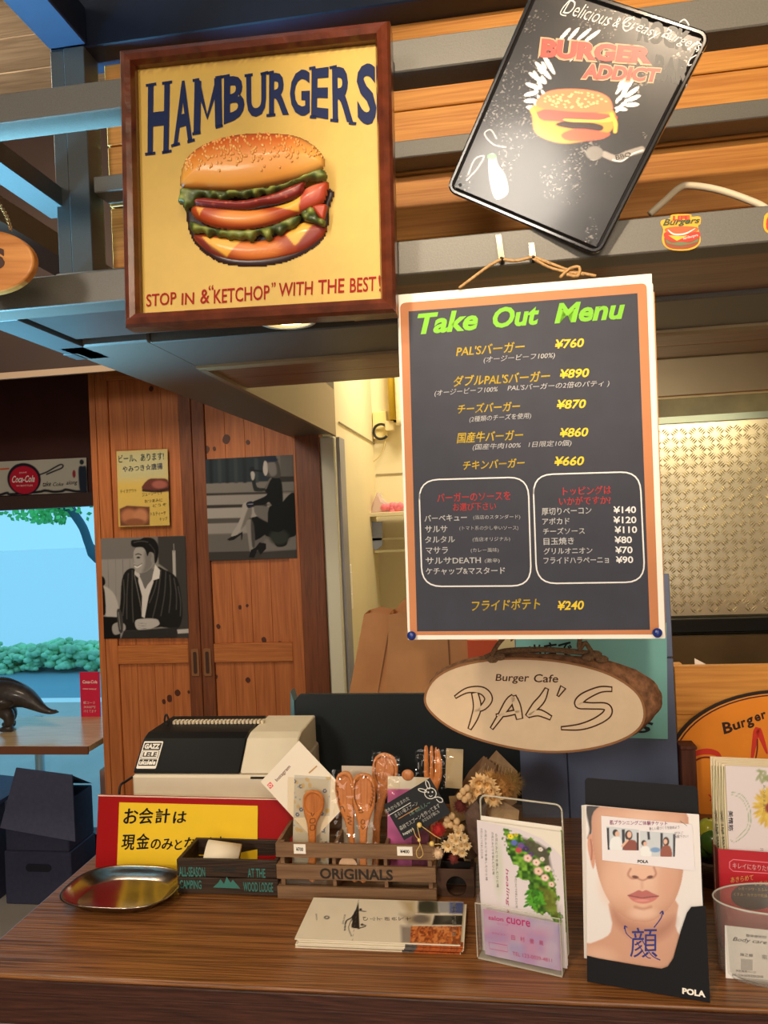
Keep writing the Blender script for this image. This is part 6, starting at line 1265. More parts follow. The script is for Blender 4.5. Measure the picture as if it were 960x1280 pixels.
# chalkboard card
ck = Sheet('chalkboard_card', [(66, 435), (335, 262), (473, 482), (165, 670)], 1.036, CFL, 'little black card with white chalk writing and a rabbit doodle clipped on the crate', 'card', lean0=-4, yaw0=0, stiff=0.5)
ck.rect('card', mat((22, 26, 32), 0.6), 0.001)
CK = mat((226, 226, 220), 0.7)
def ang(x, y, l, d=-0.60): return (x + l * math.cos(d), y + l * math.sin(d))
for s_, x, y, l, h, m_ in (('流木から生まれた', 72, 486, 168, 26, CK), ('まるい箸スプーン', 128, 512, 160, 28, CK), ('1本 400えん〜', 215, 502, 150, 28, mat((150, 190, 170), 0.7)), ('森林でスプーンを作ってます', 150, 600, 300, 30, CK), ('小さなお子様にも', 290, 548, 130, 24, CK), ('happy♪', 168, 640, 76, 24, CK)):
    d = -0.56; p0 = (x, y); p1 = ang(x, y, l, d); ck.text([(s_, p0, p1, h)], m_, bold=0.008, y=-0.0005)
ck.ribbon('chalk_line', CK, [[(82, 500), ang(82, 500, 160, -.56)]], 3, n=1); ck.ribbon('chalk_line', mat((200, 140, 80), 0.7), [[(140, 520), ang(140, 520, 150, -.56)]], 3, n=1)
el = lambda cx, cy, rx, ry, a=0: [(cx + rx * math.cos(t) * math.cos(a) - ry * math.sin(t) * math.sin(a), cy + rx * math.cos(t) * math.sin(a) + ry * math.sin(t) * math.cos(a)) for t in np.linspace(0, 6.283, 15)]
ck.ribbon('chalk_rabbit', CK, [el(338, 354, 36, 34)], 4, n=1); ck.ribbon('chalk_rabbit', CK, [el(322, 302, 10, 26, -0.35)], 4, n=1); ck.ribbon('chalk_rabbit', CK, [el(290, 338, 26, 9, 0.25)], 4, n=1)
for (a_, c_) in ((325, 348), (350, 345)): ck.ribbon('chalk_rabbit', CK, [el(a_, c_, 2.5, 3)], 4, n=1)
ck.ribbon('chalk_rabbit', CK, [[(330, 368), (340, 374), (350, 366)]], 3); ck.ribbon('chalk_rabbit', CK, [[(365, 380), (385, 375), (410, 385), (415, 405), (395, 408), (375, 390)]], 4)
# beaded wire clip
def fp(x, y, yy): return tuple(W(470 + x / 5.053, 920 + y / 5.053, yy))
bd = empty('beaded_twine', fp(270, 770, 1.030), 'twine loop with small yellow wooden beads hooked over the crate rim', 'decoration'); org = np.array(fp(270, 770, 1.030))
def fl_(x, y, yy=1.030): return tuple(np.array(fp(x, y, yy)) - org)
for pts in ([(235, 585), (250, 630), (270, 655), (275, 690), (255, 730), (262, 765), (280, 768), (297, 745), (285, 700), (272, 665)], [(262, 575), (272, 620), (280, 650)], [(290, 570), (330, 600), (380, 635), (410, 650)], [(365, 685), (400, 682), (420, 690)]):
    b = MB(); b.tube(spline([fl_(*p) for p in pts], 4), 0.00055, 5); b.build('twine', mat((226, 190, 110), 0.6), bd)
for (x, y, r) in ((274, 562, 0.0036), (352, 680, 0.0035), (272, 658, 0.0024)): b = MB(); b.ball(fl_(x, y, 1.028), r, 12, 8); b.build('bead', mat((238, 206, 120), 0.4), bd)

# ---- second dark box with a round hole
x0, x1 = W(*c6(522, 540), 1.06)[0], W(*c6(640, 540), 1.06)[0]; zt = float(W(*c6(580, 470), 1.06)[2] - CT); hw = (x1 - x0) / 2
kb2 = empty('dark_wooden_box', ((x0 + x1) / 2, 1.06, CT), 'dark brown wooden box with a round hole, right of the slatted crate', 'box')
DB2_ = wood('dark_box_wood', (84, 58, 42), (50, 34, 26), 'X', 1, 0.55, 0.2)
pts = [(-hw, 0), (-hw, zt), (hw, zt), (hw, 0)]; hc = (float(W(*c6(582, 525), 1.06)[0] - (x0 + x1) / 2), float(W(*c6(582, 525), 1.06)[2] - CT)); hr = 0.0145
b = MB(); N = 32; outer = []
for k in range(N):
    a_ = 2 * math.pi * k / N; dx, dz = math.cos(a_), math.sin(a_)
    tt = min([((hw - hc[0]) / dx) if dx > 1e-6 else 1e9, ((-hw - hc[0]) / dx) if dx < -1e-6 else 1e9, ((zt - hc[1]) / dz) if dz > 1e-6 else 1e9, ((0 - hc[1]) / dz) if dz < -1e-6 else 1e9]); outer.append((hc[0] + dx * tt, hc[1] + dz * tt))
inner = [(hc[0] + hr * math.cos(2 * math.pi * k / N), hc[1] + hr * math.sin(2 * math.pi * k / N)) for k in range(N)]
b.add([(p[0], 0, p[1]) for p in outer] + [(p[0], 0, p[1]) for p in inner] + [(p[0], 0.006, p[1]) for p in inner], [(k, (k + 1) % N, N + (k + 1) % N, N + k) for k in range(N)] + [(N + k, N + (k + 1) % N, 2 * N + (k + 1) % N, 2 * N + k) for k in range(N)])
b.build('front', DB2_, kb2)
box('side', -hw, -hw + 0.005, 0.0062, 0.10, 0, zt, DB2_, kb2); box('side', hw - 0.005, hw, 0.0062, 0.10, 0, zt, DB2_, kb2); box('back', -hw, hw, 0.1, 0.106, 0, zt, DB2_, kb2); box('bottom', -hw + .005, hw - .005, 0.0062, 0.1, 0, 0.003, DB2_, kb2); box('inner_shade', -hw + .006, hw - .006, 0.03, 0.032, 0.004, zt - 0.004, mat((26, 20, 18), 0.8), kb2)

# ---- dried bouquet
bq = empty('dried_bouquet', tuple(W(595, 1085, 1.09)[:1]) + (1.09, CT + zt + 0.0), 'dried flower bouquet wrapped in brown paper beside the crate', 'bouquet'); bo = np.array(bq.location)
def bl(x, y, yy): return np.array(fp(x, y, yy)) - bo
def wrap(pts, yy, m, name='wrap_paper', dy=0.0):
    b = MB(); P = [bl(p[0], p[1], yy + (p[2] if len(p) > 2 else 0)) for p in pts]; c = np.mean(P, 0) + np.array([0, dy, 0]); b.add([tuple(c)] + [tuple(p) for p in P], [(0, i + 1, (i + 1) % len(P) + 1) for i in range(len(P))]); return b.build(name, m, bq)
KW = mat((176, 144, 108), 0.8, noise=0.15, nscale=60, bump=0.3); KW2 = mat((146, 114, 84), 0.8, noise=0.2, nscale=60, bump=0.3)
wrap([(470, 420), (590, 220), (680, 125), (760, 190), (700, 400), (600, 520), (520, 520)], 1.125, KW2, dy=0.02)
wrap([(640, 230), (760, 90), (895, 225), (890, 420), (760, 500), (650, 420)], 1.13, KW, dy=0.02)
wrap([(460, 380), (520, 375), (560, 470), (640, 560), (640, 800), (560, 790), (500, 640)], 1.10, mat((176, 148, 104), 0.8), dy=0.01)
wrap([(690, 440), (780, 400), (905, 470), (900, 530), (720, 520)], 1.08, KW, dy=0.006)
wrap([(555, 480), (650, 385), (700, 420), (690, 520), (640, 750), (600, 700)], 1.062, mat((92, 70, 58), 0.7, noise=0.4, nscale=90), dy=-0.006)
for i in range(9):        # corrugation lines on the paper
    b = MB(); a_ = bl(700 + i * 20, 150 + i * 9 - abs(4 - i) * 4, 1.128); c_ = bl(660 + i * 22, 300 + i * 10, 1.130); b.tube([tuple(a_), tuple(c_)], 0.0005, 4); b.build('corrugation', mat((190, 160, 122), 0.8), bq)
def flower(x, y, yy, r, n, colr, layers=2, name='flower_head', cc_=(196, 150, 80), tilt=0.35):
    b = MB(); c = bl(x, y, yy); rr = random.Random(int(x * 7 + y))
    for l in range(layers):
        for k in range(n):
            a_ = 2 * math.pi * (k + l * .5) / n + rr.uniform(-.15, .15); R1 = r * (1 - .25 * l) * rr.uniform(.85, 1.1); lift = -(0.25 + 0.35 * l) * r
            d = np.array([math.cos(a_), 0, math.sin(a_)]); t_ = np.array([-math.sin(a_), 0, math.cos(a_)]); w_ = r * 0.24 * 6 / max(n, 6) * 1.6
            b.add([tuple(c + d * r * .1), tuple(c + d * R1 * .6 + t_ * w_ + [0, lift * .5, 0]), tuple(c + d * R1 + [0, lift, 0]), tuple(c + d * R1 * .6 - t_ * w_ + [0, lift * .5, 0])], [(0, 1, 2, 3)])
    fo = b.build(name, mat(colr, 0.7, noise=0.12, nscale=150), bq)
    b = MB(); b.ball(tuple(c + [0, -r * .25, 0]), r * .24, 8, 5, (1, .6, 1)); b.build('centre', mat(cc_, 0.8), fo)
CRM = (232, 204, 156)
flower(455, 690, 1.045, 0.0105, 12, CRM, 2)
for (x, y) in ((505, 660), (540, 690), (560, 640), (500, 720), (545, 735), (520, 610), (575, 690), (480, 640)): flower(x, y, 1.046, 0.0075, 9, CRM, 2)
for (x, y) in ((640, 340), (700, 300), (600, 370), (690, 370), (740, 390), (720, 340), (650, 290)): flower(x, y, 1.070, 0.0150, 13, (238, 204, 150), 3, 'flower_head')
def tuft(x, y, yy, r, n, colr, name):
    b = MB(); c = bl(x, y, yy); rr = random.Random(int(x + y))
    for k in range(n):
        d = np.array([rr.gauss(0, 1), rr.gauss(-.4, .6), rr.gauss(0, 1)]); d /= np.linalg.norm(d); s_ = np.cross(d, [0, 1, 0.1]); s_ = s_ / (np.linalg.norm(s_) + 1e-9) * r * 0.05; L2 = r * rr.uniform(.7, 1.05)
        b.add([tuple(c + s_), tuple(c - s_), tuple(c + d * L2)], [(0, 1, 2)])
    b.ball(tuple(c), r * .6, 8, 6); return b.build(name, mat(colr, 0.85, noise=0.2, nscale=200), bq, kind='stuff')
tuft(392, 590, 1.046, 0.0125, 500, (176, 42, 40), 'red_thistle_head'); tuft(535, 440, 1.06, 0.013, 350, (92, 34, 30), 'dark_red_head'); tuft(390, 738, 1.044, 0.0095, 500, (236, 206, 170), 'bunny_tail_head')
tuft(790, 320, 1.09, 0.024, 700, (176, 128, 70), 'tan_tuft'); tuft(850, 300, 1.10, 0.023, 500, (150, 120, 70), 'tan_tuft'); tuft(720, 265, 1.10, 0.015, 300, (206, 158, 96), 'tan_tuft'); tuft(490, 770, 1.05, 0.010, 200, (120, 50, 44), 'dark_red_head')
for (x, y) in ((450, 530), (480, 505), (510, 540), (470, 560), (540, 580), (505, 580), (440, 560), (550, 350), (575, 330), (530, 380), (585, 380), (560, 400)): b = MB(); b.ball(tuple(bl(x, y, 1.052)), 0.0052, 8, 6); b.build('small_bud', mat((206, 172, 126), 0.8, noise=0.2, nscale=200), bq)
b = MB(); b.ball(tuple(bl(662, 405, 1.058)), 0.006, 10, 6, (.9, .6, 1.3)); b.build('seed_pod', mat((50, 38, 32), 0.6), bq)
b = MB(); b.tube([tuple(bl(560, 560, 1.09)), tuple(bl(600, 760, 1.09))], [0.016, 0.010], 10); b.build('stem_bundle', mat((96, 74, 56), 0.8), bq)
# ================================================================== FRONT RIGHT OF THE COUNTER
C7 = (580, 900, 2.526)
def c7(x, y): return (580 + x / 2.526, 900 + y / 2.526)
# ---- stack of brochures lying flat
CB = (360, 1110, 4.0)
tq = [(138, 54), (888, 74), (862, 292), (34, 254)]
for i in range(6):
    z = CT + 0.0002 + i * 0.0022; top = i == 5; r7 = random.Random(i + 3); dx, dy = (0, 0) if top else (r7.uniform(-4, 22) if i != 4 else 18, r7.uniform(-2, 10))
    q = [(x + dx, y + dy + (5 - i) * 7.4) for x, y in tq]
    lbl = ['bottom', 'second from the bottom', 'third from the bottom', 'third from the top', 'second from the top', 'topmost'][i]
    bs = Sheet('folded_brochure', q, None, CB, ('topmost folded cream brochure with a black boat drawing, in the flat stack' if top else 'folded cream brochure, %s in the flat stack on the counter' % lbl), 'brochure', 'brochures stacked in front of the crate', flat=z)
    b = MB(); b.box(-bs.w / 2, bs.w / 2, -0.0010, 0.0006, 0, bs.h); b.build('paper', mat((232, 222, 200), 0.6), bs.o)
    if not top:
        for (a_, c_, m) in ((560, 620, mat((90, 86, 84), 0.6, noise=0.3, nscale=400)), (620, 858, mat((170, 84, 36), 0.6, noise=0.5, nscale=300))):
            pts = [bs.L((q[3][0] + (q[2][0] - q[3][0]) * (t_ - 34) / 828, q[3][1] + (q[2][1] - q[3][1]) * (t_ - 34) / 828)) for t_ in (a_, c_)]
            b = MB(); b.box(pts[0][0], pts[1][0], -0.0011, 0.0005, -0.0003, 0.010); b.build('printed_edge', m, bs.o)
    else:
        cv = Canvas(bs, tq, 200, 60, (236, 226, 204)); 
        cv.mix(np.clip((cv.noise(60, 2) - .5) * 2, 0, 1) * 0.12, (200, 186, 160))
        cv.poly([(560, 62), (640, 64), (640, 136), (600, 134)], (196, 176, 136), 40); cv.poly([(655, 66), (760, 68), (760, 134), (650, 132)], (90, 88, 70), 14); cv.ell(700, 100, 44, 34, (60, 62, 48), 0.5); cv.poly([(756, 70), (820, 70), (815, 130), (760, 130)], (150, 150, 156), 12); cv.poly([(815, 72), (890, 74), (886, 134), (812, 132)], (70, 84, 140), 10)
        cv.poly([(560, 136), (720, 138), (715, 190), (600, 190)], (176, 160, 130), 30); cv.ell(665, 160, 44, 22, (120, 110, 100), 0.8); cv.poly([(735, 140), (886, 140), (882, 192), (720, 190)], (28, 26, 24), 8)
        cv.poly([(560, 194), (620, 196), (610, 285), (560, 282)], (150, 140, 130), 20); o_ = (cv.noise(7, 3) * .6 + cv.noise(16, 4) * .5)
        sdm = np.clip(0.5 - cv.sd([(612, 196), (880, 196), (864, 292), (604, 280)]) / 6, 0, 1); cv.mix(sdm, (196, 104, 44)); cv.mix(sdm * (o_ > 0.62) * 0.8, (120, 52, 24)); cv.mix(sdm * (o_ < 0.42) * 0.7, (232, 150, 80))
        cv.line([(640, 134), (884, 138)], 3, (240, 230, 210), 2, 1); cv.line([(620, 192), (880, 193)], 3, (240, 230, 210), 2, 1)
        cv.poly([(356, 70), (354, 210), (312, 202), (322, 160)], (24, 22, 22), 2); cv.line([(350, 100), (320, 150), (290, 170), (280, 215)], 6, (24, 22, 22), 2); cv.line([(325, 150), (300, 200), (312, 245)], 4, (24, 22, 22), 2); cv.line([(352, 205), (385, 195), (372, 188)], 5, (24, 22, 22), 2); cv.line([(356, 118), (390, 122)], 4, (24, 22, 22), 2); cv.ell(364, 112, 6, 6, (24, 22, 22)); cv.ell(366, 188, 6, 6, (24, 22, 22))
        cv.line([(358, 60), (314, 268)], 1.6, (120, 110, 96), 1.5, 1, .7); cv.ell(196, 152, 14, 9, (90, 84, 76), 0.4); cv.ell(196, 152, 7, 4, (226, 216, 200), 0.4)
        cv.build('printed_cover', print_mat(0.4), y=-0.0013)
        for i_, s_ in enumerate('りふ下船舟アナ'): bs.text([(s_, ((372 + i_ * 36, 150), (372 + i_ * 36, 168), (398 + i_ * 36, 169), (398 + i_ * 36, 151)))], mat((60, 54, 50), 0.7), y=-0.0015)
        for q_, s_ in ((((850, 78), (850, 126), (826, 124), (828, 78)), '熊本'), (((846, 144), (846, 188), (822, 186), (824, 144)), '天草'), (((842, 200), (842, 246), (820, 244), (822, 200)), '三角')): bs.text([(s_, (q_[0], q_[1], q_[2], q_[3]))], WHITE, y=-0.0015, bold=0.02)
        bs.text([('KUMAMOTO', ((150, 134), (150, 166), (142, 166), (142, 134)))], mat((90, 84, 76), 0.7), y=-0.0015); bs.text([('BOAT RIDE', ((290, 140), (276, 186), (268, 184), (282, 138)))], mat((60, 54, 50), 0.7), y=-0.0015)

# ---- clear acrylic leaflet holder
ACR = clear_mat((252, 253, 252), 0.25, 0.03, 'acrylic'); ACE = mat((226, 222, 206), 0.15, alpha=0.55, coat=0.6)
gl, gr = G(*c7(45, 752)), G(*c7(312, 812)); yaw = math.atan2(gr[1] - gl[1], gr[0] - gl[0]); wA = float(np.linalg.norm(gr - gl)); dA = 0.034
Ma = Matrix.Translation(Vector((gl + gr) / 2) + Vector((0, 0, 0))) @ Matrix.Rotation(yaw, 4, 'Z')
ac = empty('acrylic_holder', Ma, 'clear acrylic leaflet holder with green flower leaflets and pink cards', 'holder'); hw = wA / 2
def hz(u, v, yl):       # height where the pixel meets the local plane y = yl of the holder
    n = np.array(Ma.to_3x3() @ Vector((0, 1, 0))); o_ = np.array(Ma @ Vector((0, yl, 0))); d = RW @ _pd(u, v); t = ((o_ - CAMPOS) @ n) / (d @ n); p = Ma.inverted() @ Vector(CAMPOS + d * t); return p
hb = hz(*c7(200, 256), dA)[2]; hf = hz(*c7(180, 602), 0)[2]
T = 0.0022
b = MB(); b.prism(rrect(-hw, hw, 0.0, hb, 0.008), dA, dA + T); b.build('back_wall', ACR, ac)
b = MB(); b.prism([(-hw, 0.002), (-hw, hf), (hw, hf), (hw, 0.002)], -T, 0); b.build('front_wall', ACR, ac)
for sx in (-1, 1):
    b = MB(); x = sx * hw; pts = [(0.0, 0.002), (dA, 0.002), (dA, hf + 0.055), (dA - 0.006, hf + 0.05), (dA * .5, hf + 0.012), (0, hf)]; n = len(pts)
    b.add([(x, y, z) for y, z in pts] + [(x - sx * T, y, z) for y, z in pts], [tuple(range(n)), tuple(range(2 * n - 1, n - 1, -1))] + [(i, i + n, (i + 1) % n + n, (i + 1) % n) for i in range(n)]); b.build('side_wall', ACR, ac)
b = MB(); b.box(-hw, hw, -T, dA + T, 0, 0.0022); b.build('floor_plate', ACE, ac, bevel=0.0008)
b = MB(); b.tube([(p[0], dA + T / 2, p[1]) for p in rrect(-hw, hw, 0.002, hb, 0.008)[::-1] + [rrect(-hw, hw, 0.002, hb, 0.008)[-1]]], 0.0012, 6); b.build('bright_edge', ACE, ac)
b = MB(); b.tube([(-hw, -T, 0.003), (-hw, -T, hf), (hw, -T, hf), (hw, -T, 0.003)], 0.0007, 5, smooth=False); b.build('bright_edge', ACE, ac)
# leaflets inside
def inplane(name, q, yl, lb, cat, group=None, zmin=0.0026):
    """sheet lying in the holder's own plane at depth yl"""
    sh = Sheet.__new__(Sheet); sh.crop = C7; sh.q = [sh.c(p) for p in q]; P = [hz(*p, yl) for p in sh.q]
    x0 = (P[0][0] + P[3][0]) / 2; x1 = (P[1][0] + P[2][0]) / 2; z1 = (P[0][2] + P[1][2]) / 2; z0 = max((P[2][2] + P[3][2]) / 2, zmin); sh.w = x1 - x0; sh.h = z1 - z0
    sh.M = Ma @ Matrix.Translation((0.5 * (x0 + x1), yl, z0)); sh.o = empty(name, sh.M, lb, cat, group); sh.H = homog(sh.q, [(-sh.w / 2, sh.h), (sh.w / 2, sh.h), (sh.w / 2, 0), (-sh.w / 2, 0)]); sh.Hi = np.linalg.inv(sh.H); return sh
lf = inplane('leaflet', [(45, 326), (318, 345), (314, 780), (56, 735)], 0.014, 'front white leaflet with green leaves and flowers in the acrylic holder', 'leaflet', 'leaflets in the acrylic holder')
cv = Canvas(lf, [(45, 326), (318, 345), (314, 780), (56, 735)], 120, 190, (232, 224, 230))
ff = [(130, 350), (180, 362), (240, 385), (272, 405), (285, 480), (298, 600), (300, 640), (250, 610), (205, 600), (190, 575), (215, 545), (200, 520), (170, 500), (180, 470), (150, 440), (140, 410), (125, 380)]
nz1 = cv.noise(9, 2); nz2 = cv.noise(20, 7); sdf = cv.sd(ff) + 26 * (nz2 - .5) + 14 * (cv.noise(6, 5) - .5); mk = np.clip(0.5 - sdf / 3, 0, 1)
cv.mix(mk, (70, 120, 40)); cv.mix(mk * np.clip(nz1 * 2 - .9, 0, 1), (140, 196, 70)); cv.mix(mk * np.clip(.45 - nz1, 0, 1) * 2.2, (30, 56, 22))
cv.poly([(190, 372), (240, 386), (272, 406), (282, 470), (240, 440), (205, 410)], (90, 84, 74), 10, op=0.9)
cv.poly([(235, 530), (290, 540), (298, 630), (255, 600)], (120, 120, 50), 14, op=0.7)
for (x, y, r, cc_) in ((152, 372, 9, (236, 216, 60)), (170, 366, 6, (200, 190, 60)), (163, 392, 9, (90, 110, 200)), (185, 400, 10, (110, 80, 160)), (176, 416, 9, (196, 70, 90)), (200, 410, 9, (70, 50, 110)), (215, 428, 8, (90, 60, 130)), (205, 440, 12, (238, 200, 190)), (232, 452, 11, (240, 210, 200)), (238, 480, 13, (236, 200, 186)), (258, 500, 11, (238, 206, 196)), (268, 470, 10, (240, 220, 208)), (252, 440, 7, (226, 214, 206)), (278, 520, 9, (230, 200, 190)), (248, 408, 7, (226, 220, 214))):
    cv.ell(x, y, r * 1.1, r * .9, cc_, 0.8, op=.9); [cv.ell(x + r * .6 * math.cos(k_ * 1.26), y + r * .6 * math.sin(k_ * 1.26), r * .45, r * .45, tuple(min(255, int(v * 1.08)) for v in cc_), 0.7, op=.8) for k_ in range(5)]; cv.ell(x, y, r * .25, r * .25, (150, 110, 60), 0.8, op=.8)
for k in range(30): a_ = r6.uniform(0, 6.28); cv.ell(r6.uniform(195, 250), r6.uniform(545, 600), 12, 4, (90, 170, 50) if k % 2 else (60, 130, 36), 0.4, r6.uniform(0, 180))
cv.poly([(45, 326), (318, 345), (318, 430), (290, 400), (250, 370), (180, 345)], (244, 238, 226), 3)
cv.ell(110, 480, 16, 90, (206, 214, 190), 0.9, op=.6)
cv.build('printed_front', print_mat(0.3, coat=0.2), y=-0.0003); lf.rect('paper', WHITE, 0.0005)
PKT = mat((176, 60, 110), 0.6); GYT = mat((120, 116, 112), 0.7)
lf.text([('healing salon', ((143, 478), (143, 690), (131, 690), (131, 478)))], PKT, y=-0.0007, shear=0.2)
for x, y0, y1 in ((57, 352, 450), (70, 356, 520), (92, 362, 500), (104, 366, 540), (162, 500, 600)): lf.text([('の花とみどりを楽しむひと時', ((x + 6, y0), (x + 6, y1), (x - 1, y1), (x - 1, y0)))], GYT, y=-0.0007)
lf.text([('セラピー', ((290, 470), (290, 520), (283, 520), (283, 470)))], GYT, y=-0.0007)
lf2 = inplane('leaflet', [(60, 311), (318, 330), (318, 780), (66, 735)], 0.020, 'rear leaflet, its white top edge showing behind the flower leaflet', 'leaflet', 'leaflets in the acrylic holder'); lf2.rect('paper', WHITE, 0.0005)
b = MB(); b.box(lf2.w / 2 - 0.0012, lf2.w / 2 + 0.0004, -0.0006, 0.0008, 0.04, lf2.h - 0.004); b.build('printed_edge', mat((120, 150, 50), 0.6, noise=0.5, nscale=300), lf2.o)
cdh = inplane('business_card', [(62, 598), (308, 640), (306, 792), (66, 740)], 0.004, 'pink marbled business card in the front pocket of the acrylic holder', 'card')
cv = Canvas(cdh, [(62, 598), (308, 640), (306, 792), (66, 740)], 80, 50, (206, 186, 216)); cv.mix(np.clip(cv.noise(40, 3) * 1.6 - .4, 0, 1) * .7, (214, 150, 196)); cv.mix(np.clip(cv.noise(30, 9) * 1.6 - .7, 0, 1) * .5, (150, 150, 214)); cv.build('printed_front', print_mat(0.3, coat=0.3), y=-0.0002); cdh.rect('card', WHITE, 0.0006)
cdh.text([('salon', ((78, 618), (125, 624), (125, 638), (78, 632))), ('cuore', ((134, 622), (210, 634), (210, 654), (134, 642)))], mat((206, 40, 130), 0.6), y=-0.0006, bold=0.015)
cdh.text([('ヒーリング', ((106, 640), (140, 645), (140, 652), (106, 647))), ('セラピスト', ((88, 670), (130, 676), (130, 683), (88, 677))), ('田　村　優　鳳', ((148, 678), (250, 696), (250, 712), (148, 694))), ('TEL 123-0039-4811', ((150, 730), (275, 752), (275, 764), (150, 742)))], mat((206, 70, 130), 0.6), y=-0.0006)
cdh.ribbon('print_line', mat((206, 90, 160), 0.6), [[(78, 702), (134, 712), (136, 732), (80, 722), (78, 702)]], 1.6, n=1, y=-0.0006)
# a taller clear side piece behind
b = MB(); p = G(*c7(352, 765)); 
# ---- black cosmetics stand
pst = Sheet('cosmetics_stand', [(383, 180), (738, 214), (778, 885), (385, 826)], None, C7, 'black cardboard counter stand holding beauty flyers, white capitals at its foot', 'stand', base=CT, lean0=-9, yaw0=-8, roll0=0, stiff=3)
BK = mat((17, 17, 23), 0.5, spec=0.15)
ys = Matrix.Identity(4)
b = MB(); b.prism(rrect(-pst.w / 2, pst.w / 2, 0, pst.h, 0.005), 0.012, 0.0145); b.build('back_board', BK, pst.o)
pts = [(385, 742), (420, 750), (560, 772), (625, 780), (645, 772), (662, 745), (685, 660), (705, 600), (718, 582), (762, 578), (778, 885), (385, 826)]
pst.poly('front_pocket', BK, pts, -0.0035, 0.0015)
b = MB(); b.box(-pst.w / 2, pst.w / 2, -0.003, 0.012, 0.0005, 0.002); b.build('bottom_fold', BK, pst.o)
b = MB(); b.prism([(-0.02, 0.001), (-0.02, pst.h * .6), (0.02, pst.h * .6), (0.02, 0.001)], 0.0146, 0.016); b.build('easel_leg', BK, pst.o)
pst.text([('POLA', ((690, 838), (762, 847), (763, 868), (690, 858)))], WHITE, bold=0.05, y=-0.0042)
def instand(name, q, yl, lb, cat, group=None):
    sh = Sheet.__new__(Sheet); sh.crop = C7; sh.q = [sh.c(p) for p in q]; Mi = pst.M.inverted(); n = np.array(pst.M.to_3x3() @ Vector((0, 1, 0))); o_ = np.array(pst.M @ Vector((0, yl, 0))); P = []
    for p in sh.q: d = RW @ _pd(*p); t = ((o_ - CAMPOS) @ n) / (d @ n); P.append(Mi @ Vector(CAMPOS + d * t))
    x0 = (P[0][0] + P[3][0]) / 2; x1 = (P[1][0] + P[2][0]) / 2; z1 = (P[0][2] + P[1][2]) / 2; z0 = max((P[2][2] + P[3][2]) / 2, 0.0025); sh.w = x1 - x0; sh.h = z1 - z0
    sh.M = pst.M @ Matrix.Translation((0.5 * (x0 + x1), yl, z0)); sh.o = empty(name, sh.M, lb, cat, group)
    sh.H = homog(sh.q, [tuple(np.array([p[0] - 0.5 * (x0 + x1), p[2] - z0])) for p in P]); sh.Hi = np.linalg.inv(sh.H); return sh
FQ = [(386, 270), (742, 298), (762, 800), (388, 760)]
for i in range(4):
    q = [(x - 4 * (3 - i) + (0 if j in (0, 3) else 2 * (3 - i)), y + 0.7 * (3 - i)) for j, (x, y) in enumerate(FQ)]
    fl2 = instand('beauty_flyer', q, 0.0085 - i * 0.003, ['rearmost beauty flyer in the black stand', 'second beauty flyer from the back in the black stand', 'beauty flyer just behind the front one in the black stand', 'front flyer with a close-up of a face in the black stand'][i], 'flyer', 'beauty flyers in the black stand')
    fl2.rect('paper', mat((238, 232, 226), 0.5), 0.0005, y=0.0003)
cv = Canvas(fl2, FQ, 180, 250, (236, 232, 232))
cv.mix(np.clip((cv.Yc - 300) / 500, 0, 1) * 0.4, (222, 214, 216))
SK = (222, 176, 150)
cv.poly([(470, 560), (468, 640), (455, 680), (400, 705), (380, 712), (380, 830), (780, 830), (720, 720), (690, 690), (668, 650), (662, 560)], (206, 156, 132), 5, 3)
cv.poly([(470, 590), (480, 640), (540, 690), (600, 700), (660, 660), (664, 620), (610, 650), (560, 650), (500, 630)], (168, 112, 92), 30, 3, 0.7)
cv.ell(420, 760, 60, 40, (226, 184, 160), 1.0, op=.7); cv.ell(690, 760, 60, 60, (200, 150, 126), 1.2, op=.6)
cv.poly([(386, 270), (440, 276), (430, 330), (404, 345), (392, 320)], (40, 32, 32), 8, 3); cv.line([(392, 290), (400, 345), (394, 372)], 9, (50, 38, 36), 6)
cv.poly([(392, 370), (400, 360), (412, 370), (414, 440), (408, 470), (398, 440), (390, 400)], (212, 152, 128), 4, 3); cv.line([(400, 378), (404, 410), (402, 440)], 4, (160, 96, 80), 5)
face_ = [(410, 290), (470, 262), (600, 262), (700, 290), (705, 380), (694, 460), (684, 520), (662, 575), (625, 615), (590, 635), (560, 638), (520, 630), (480, 600), (446, 550), (424, 490), (412, 430), (404, 360)]
cv.poly(face_, SK, 4, 4)
sdF = cv.sd(spline(face_, 4, True)); edg = np.clip(1 + sdF / 60, 0, 1) * (sdF < 0); cv.mix(edg ** 1.5 * .55, (176, 116, 92))
cv.ell(560, 420, 60, 130, (240, 206, 186), 1.3, op=.7); cv.ell(470, 520, 40, 60, (232, 190, 166), 1.3, op=.6); cv.ell(640, 510, 30, 60, (214, 160, 136), 1.3, op=.6); cv.ell(566, 610, 40, 18, (238, 200, 180), 1.2, op=.7)
cv.ell(563, 482, 40, 26, (232, 188, 164), 0.8); cv.line([(526, 470), (518, 488), (530, 500), (545, 498)], 5, (176, 112, 92), 7); cv.line([(600, 466), (606, 486), (596, 498), (582, 498)], 5, (176, 112, 92), 7); cv.ell(541, 496, 11, 5, (110, 60, 52), 0.6, 12); cv.ell(587, 496, 10, 5, (110, 60, 52), 0.6, -12); cv.line([(548, 500), (564, 506), (580, 500)], 4, (170, 108, 90), 5); cv.line([(562, 512), (562, 530)], 8, (206, 152, 130), 9, 1, .6)
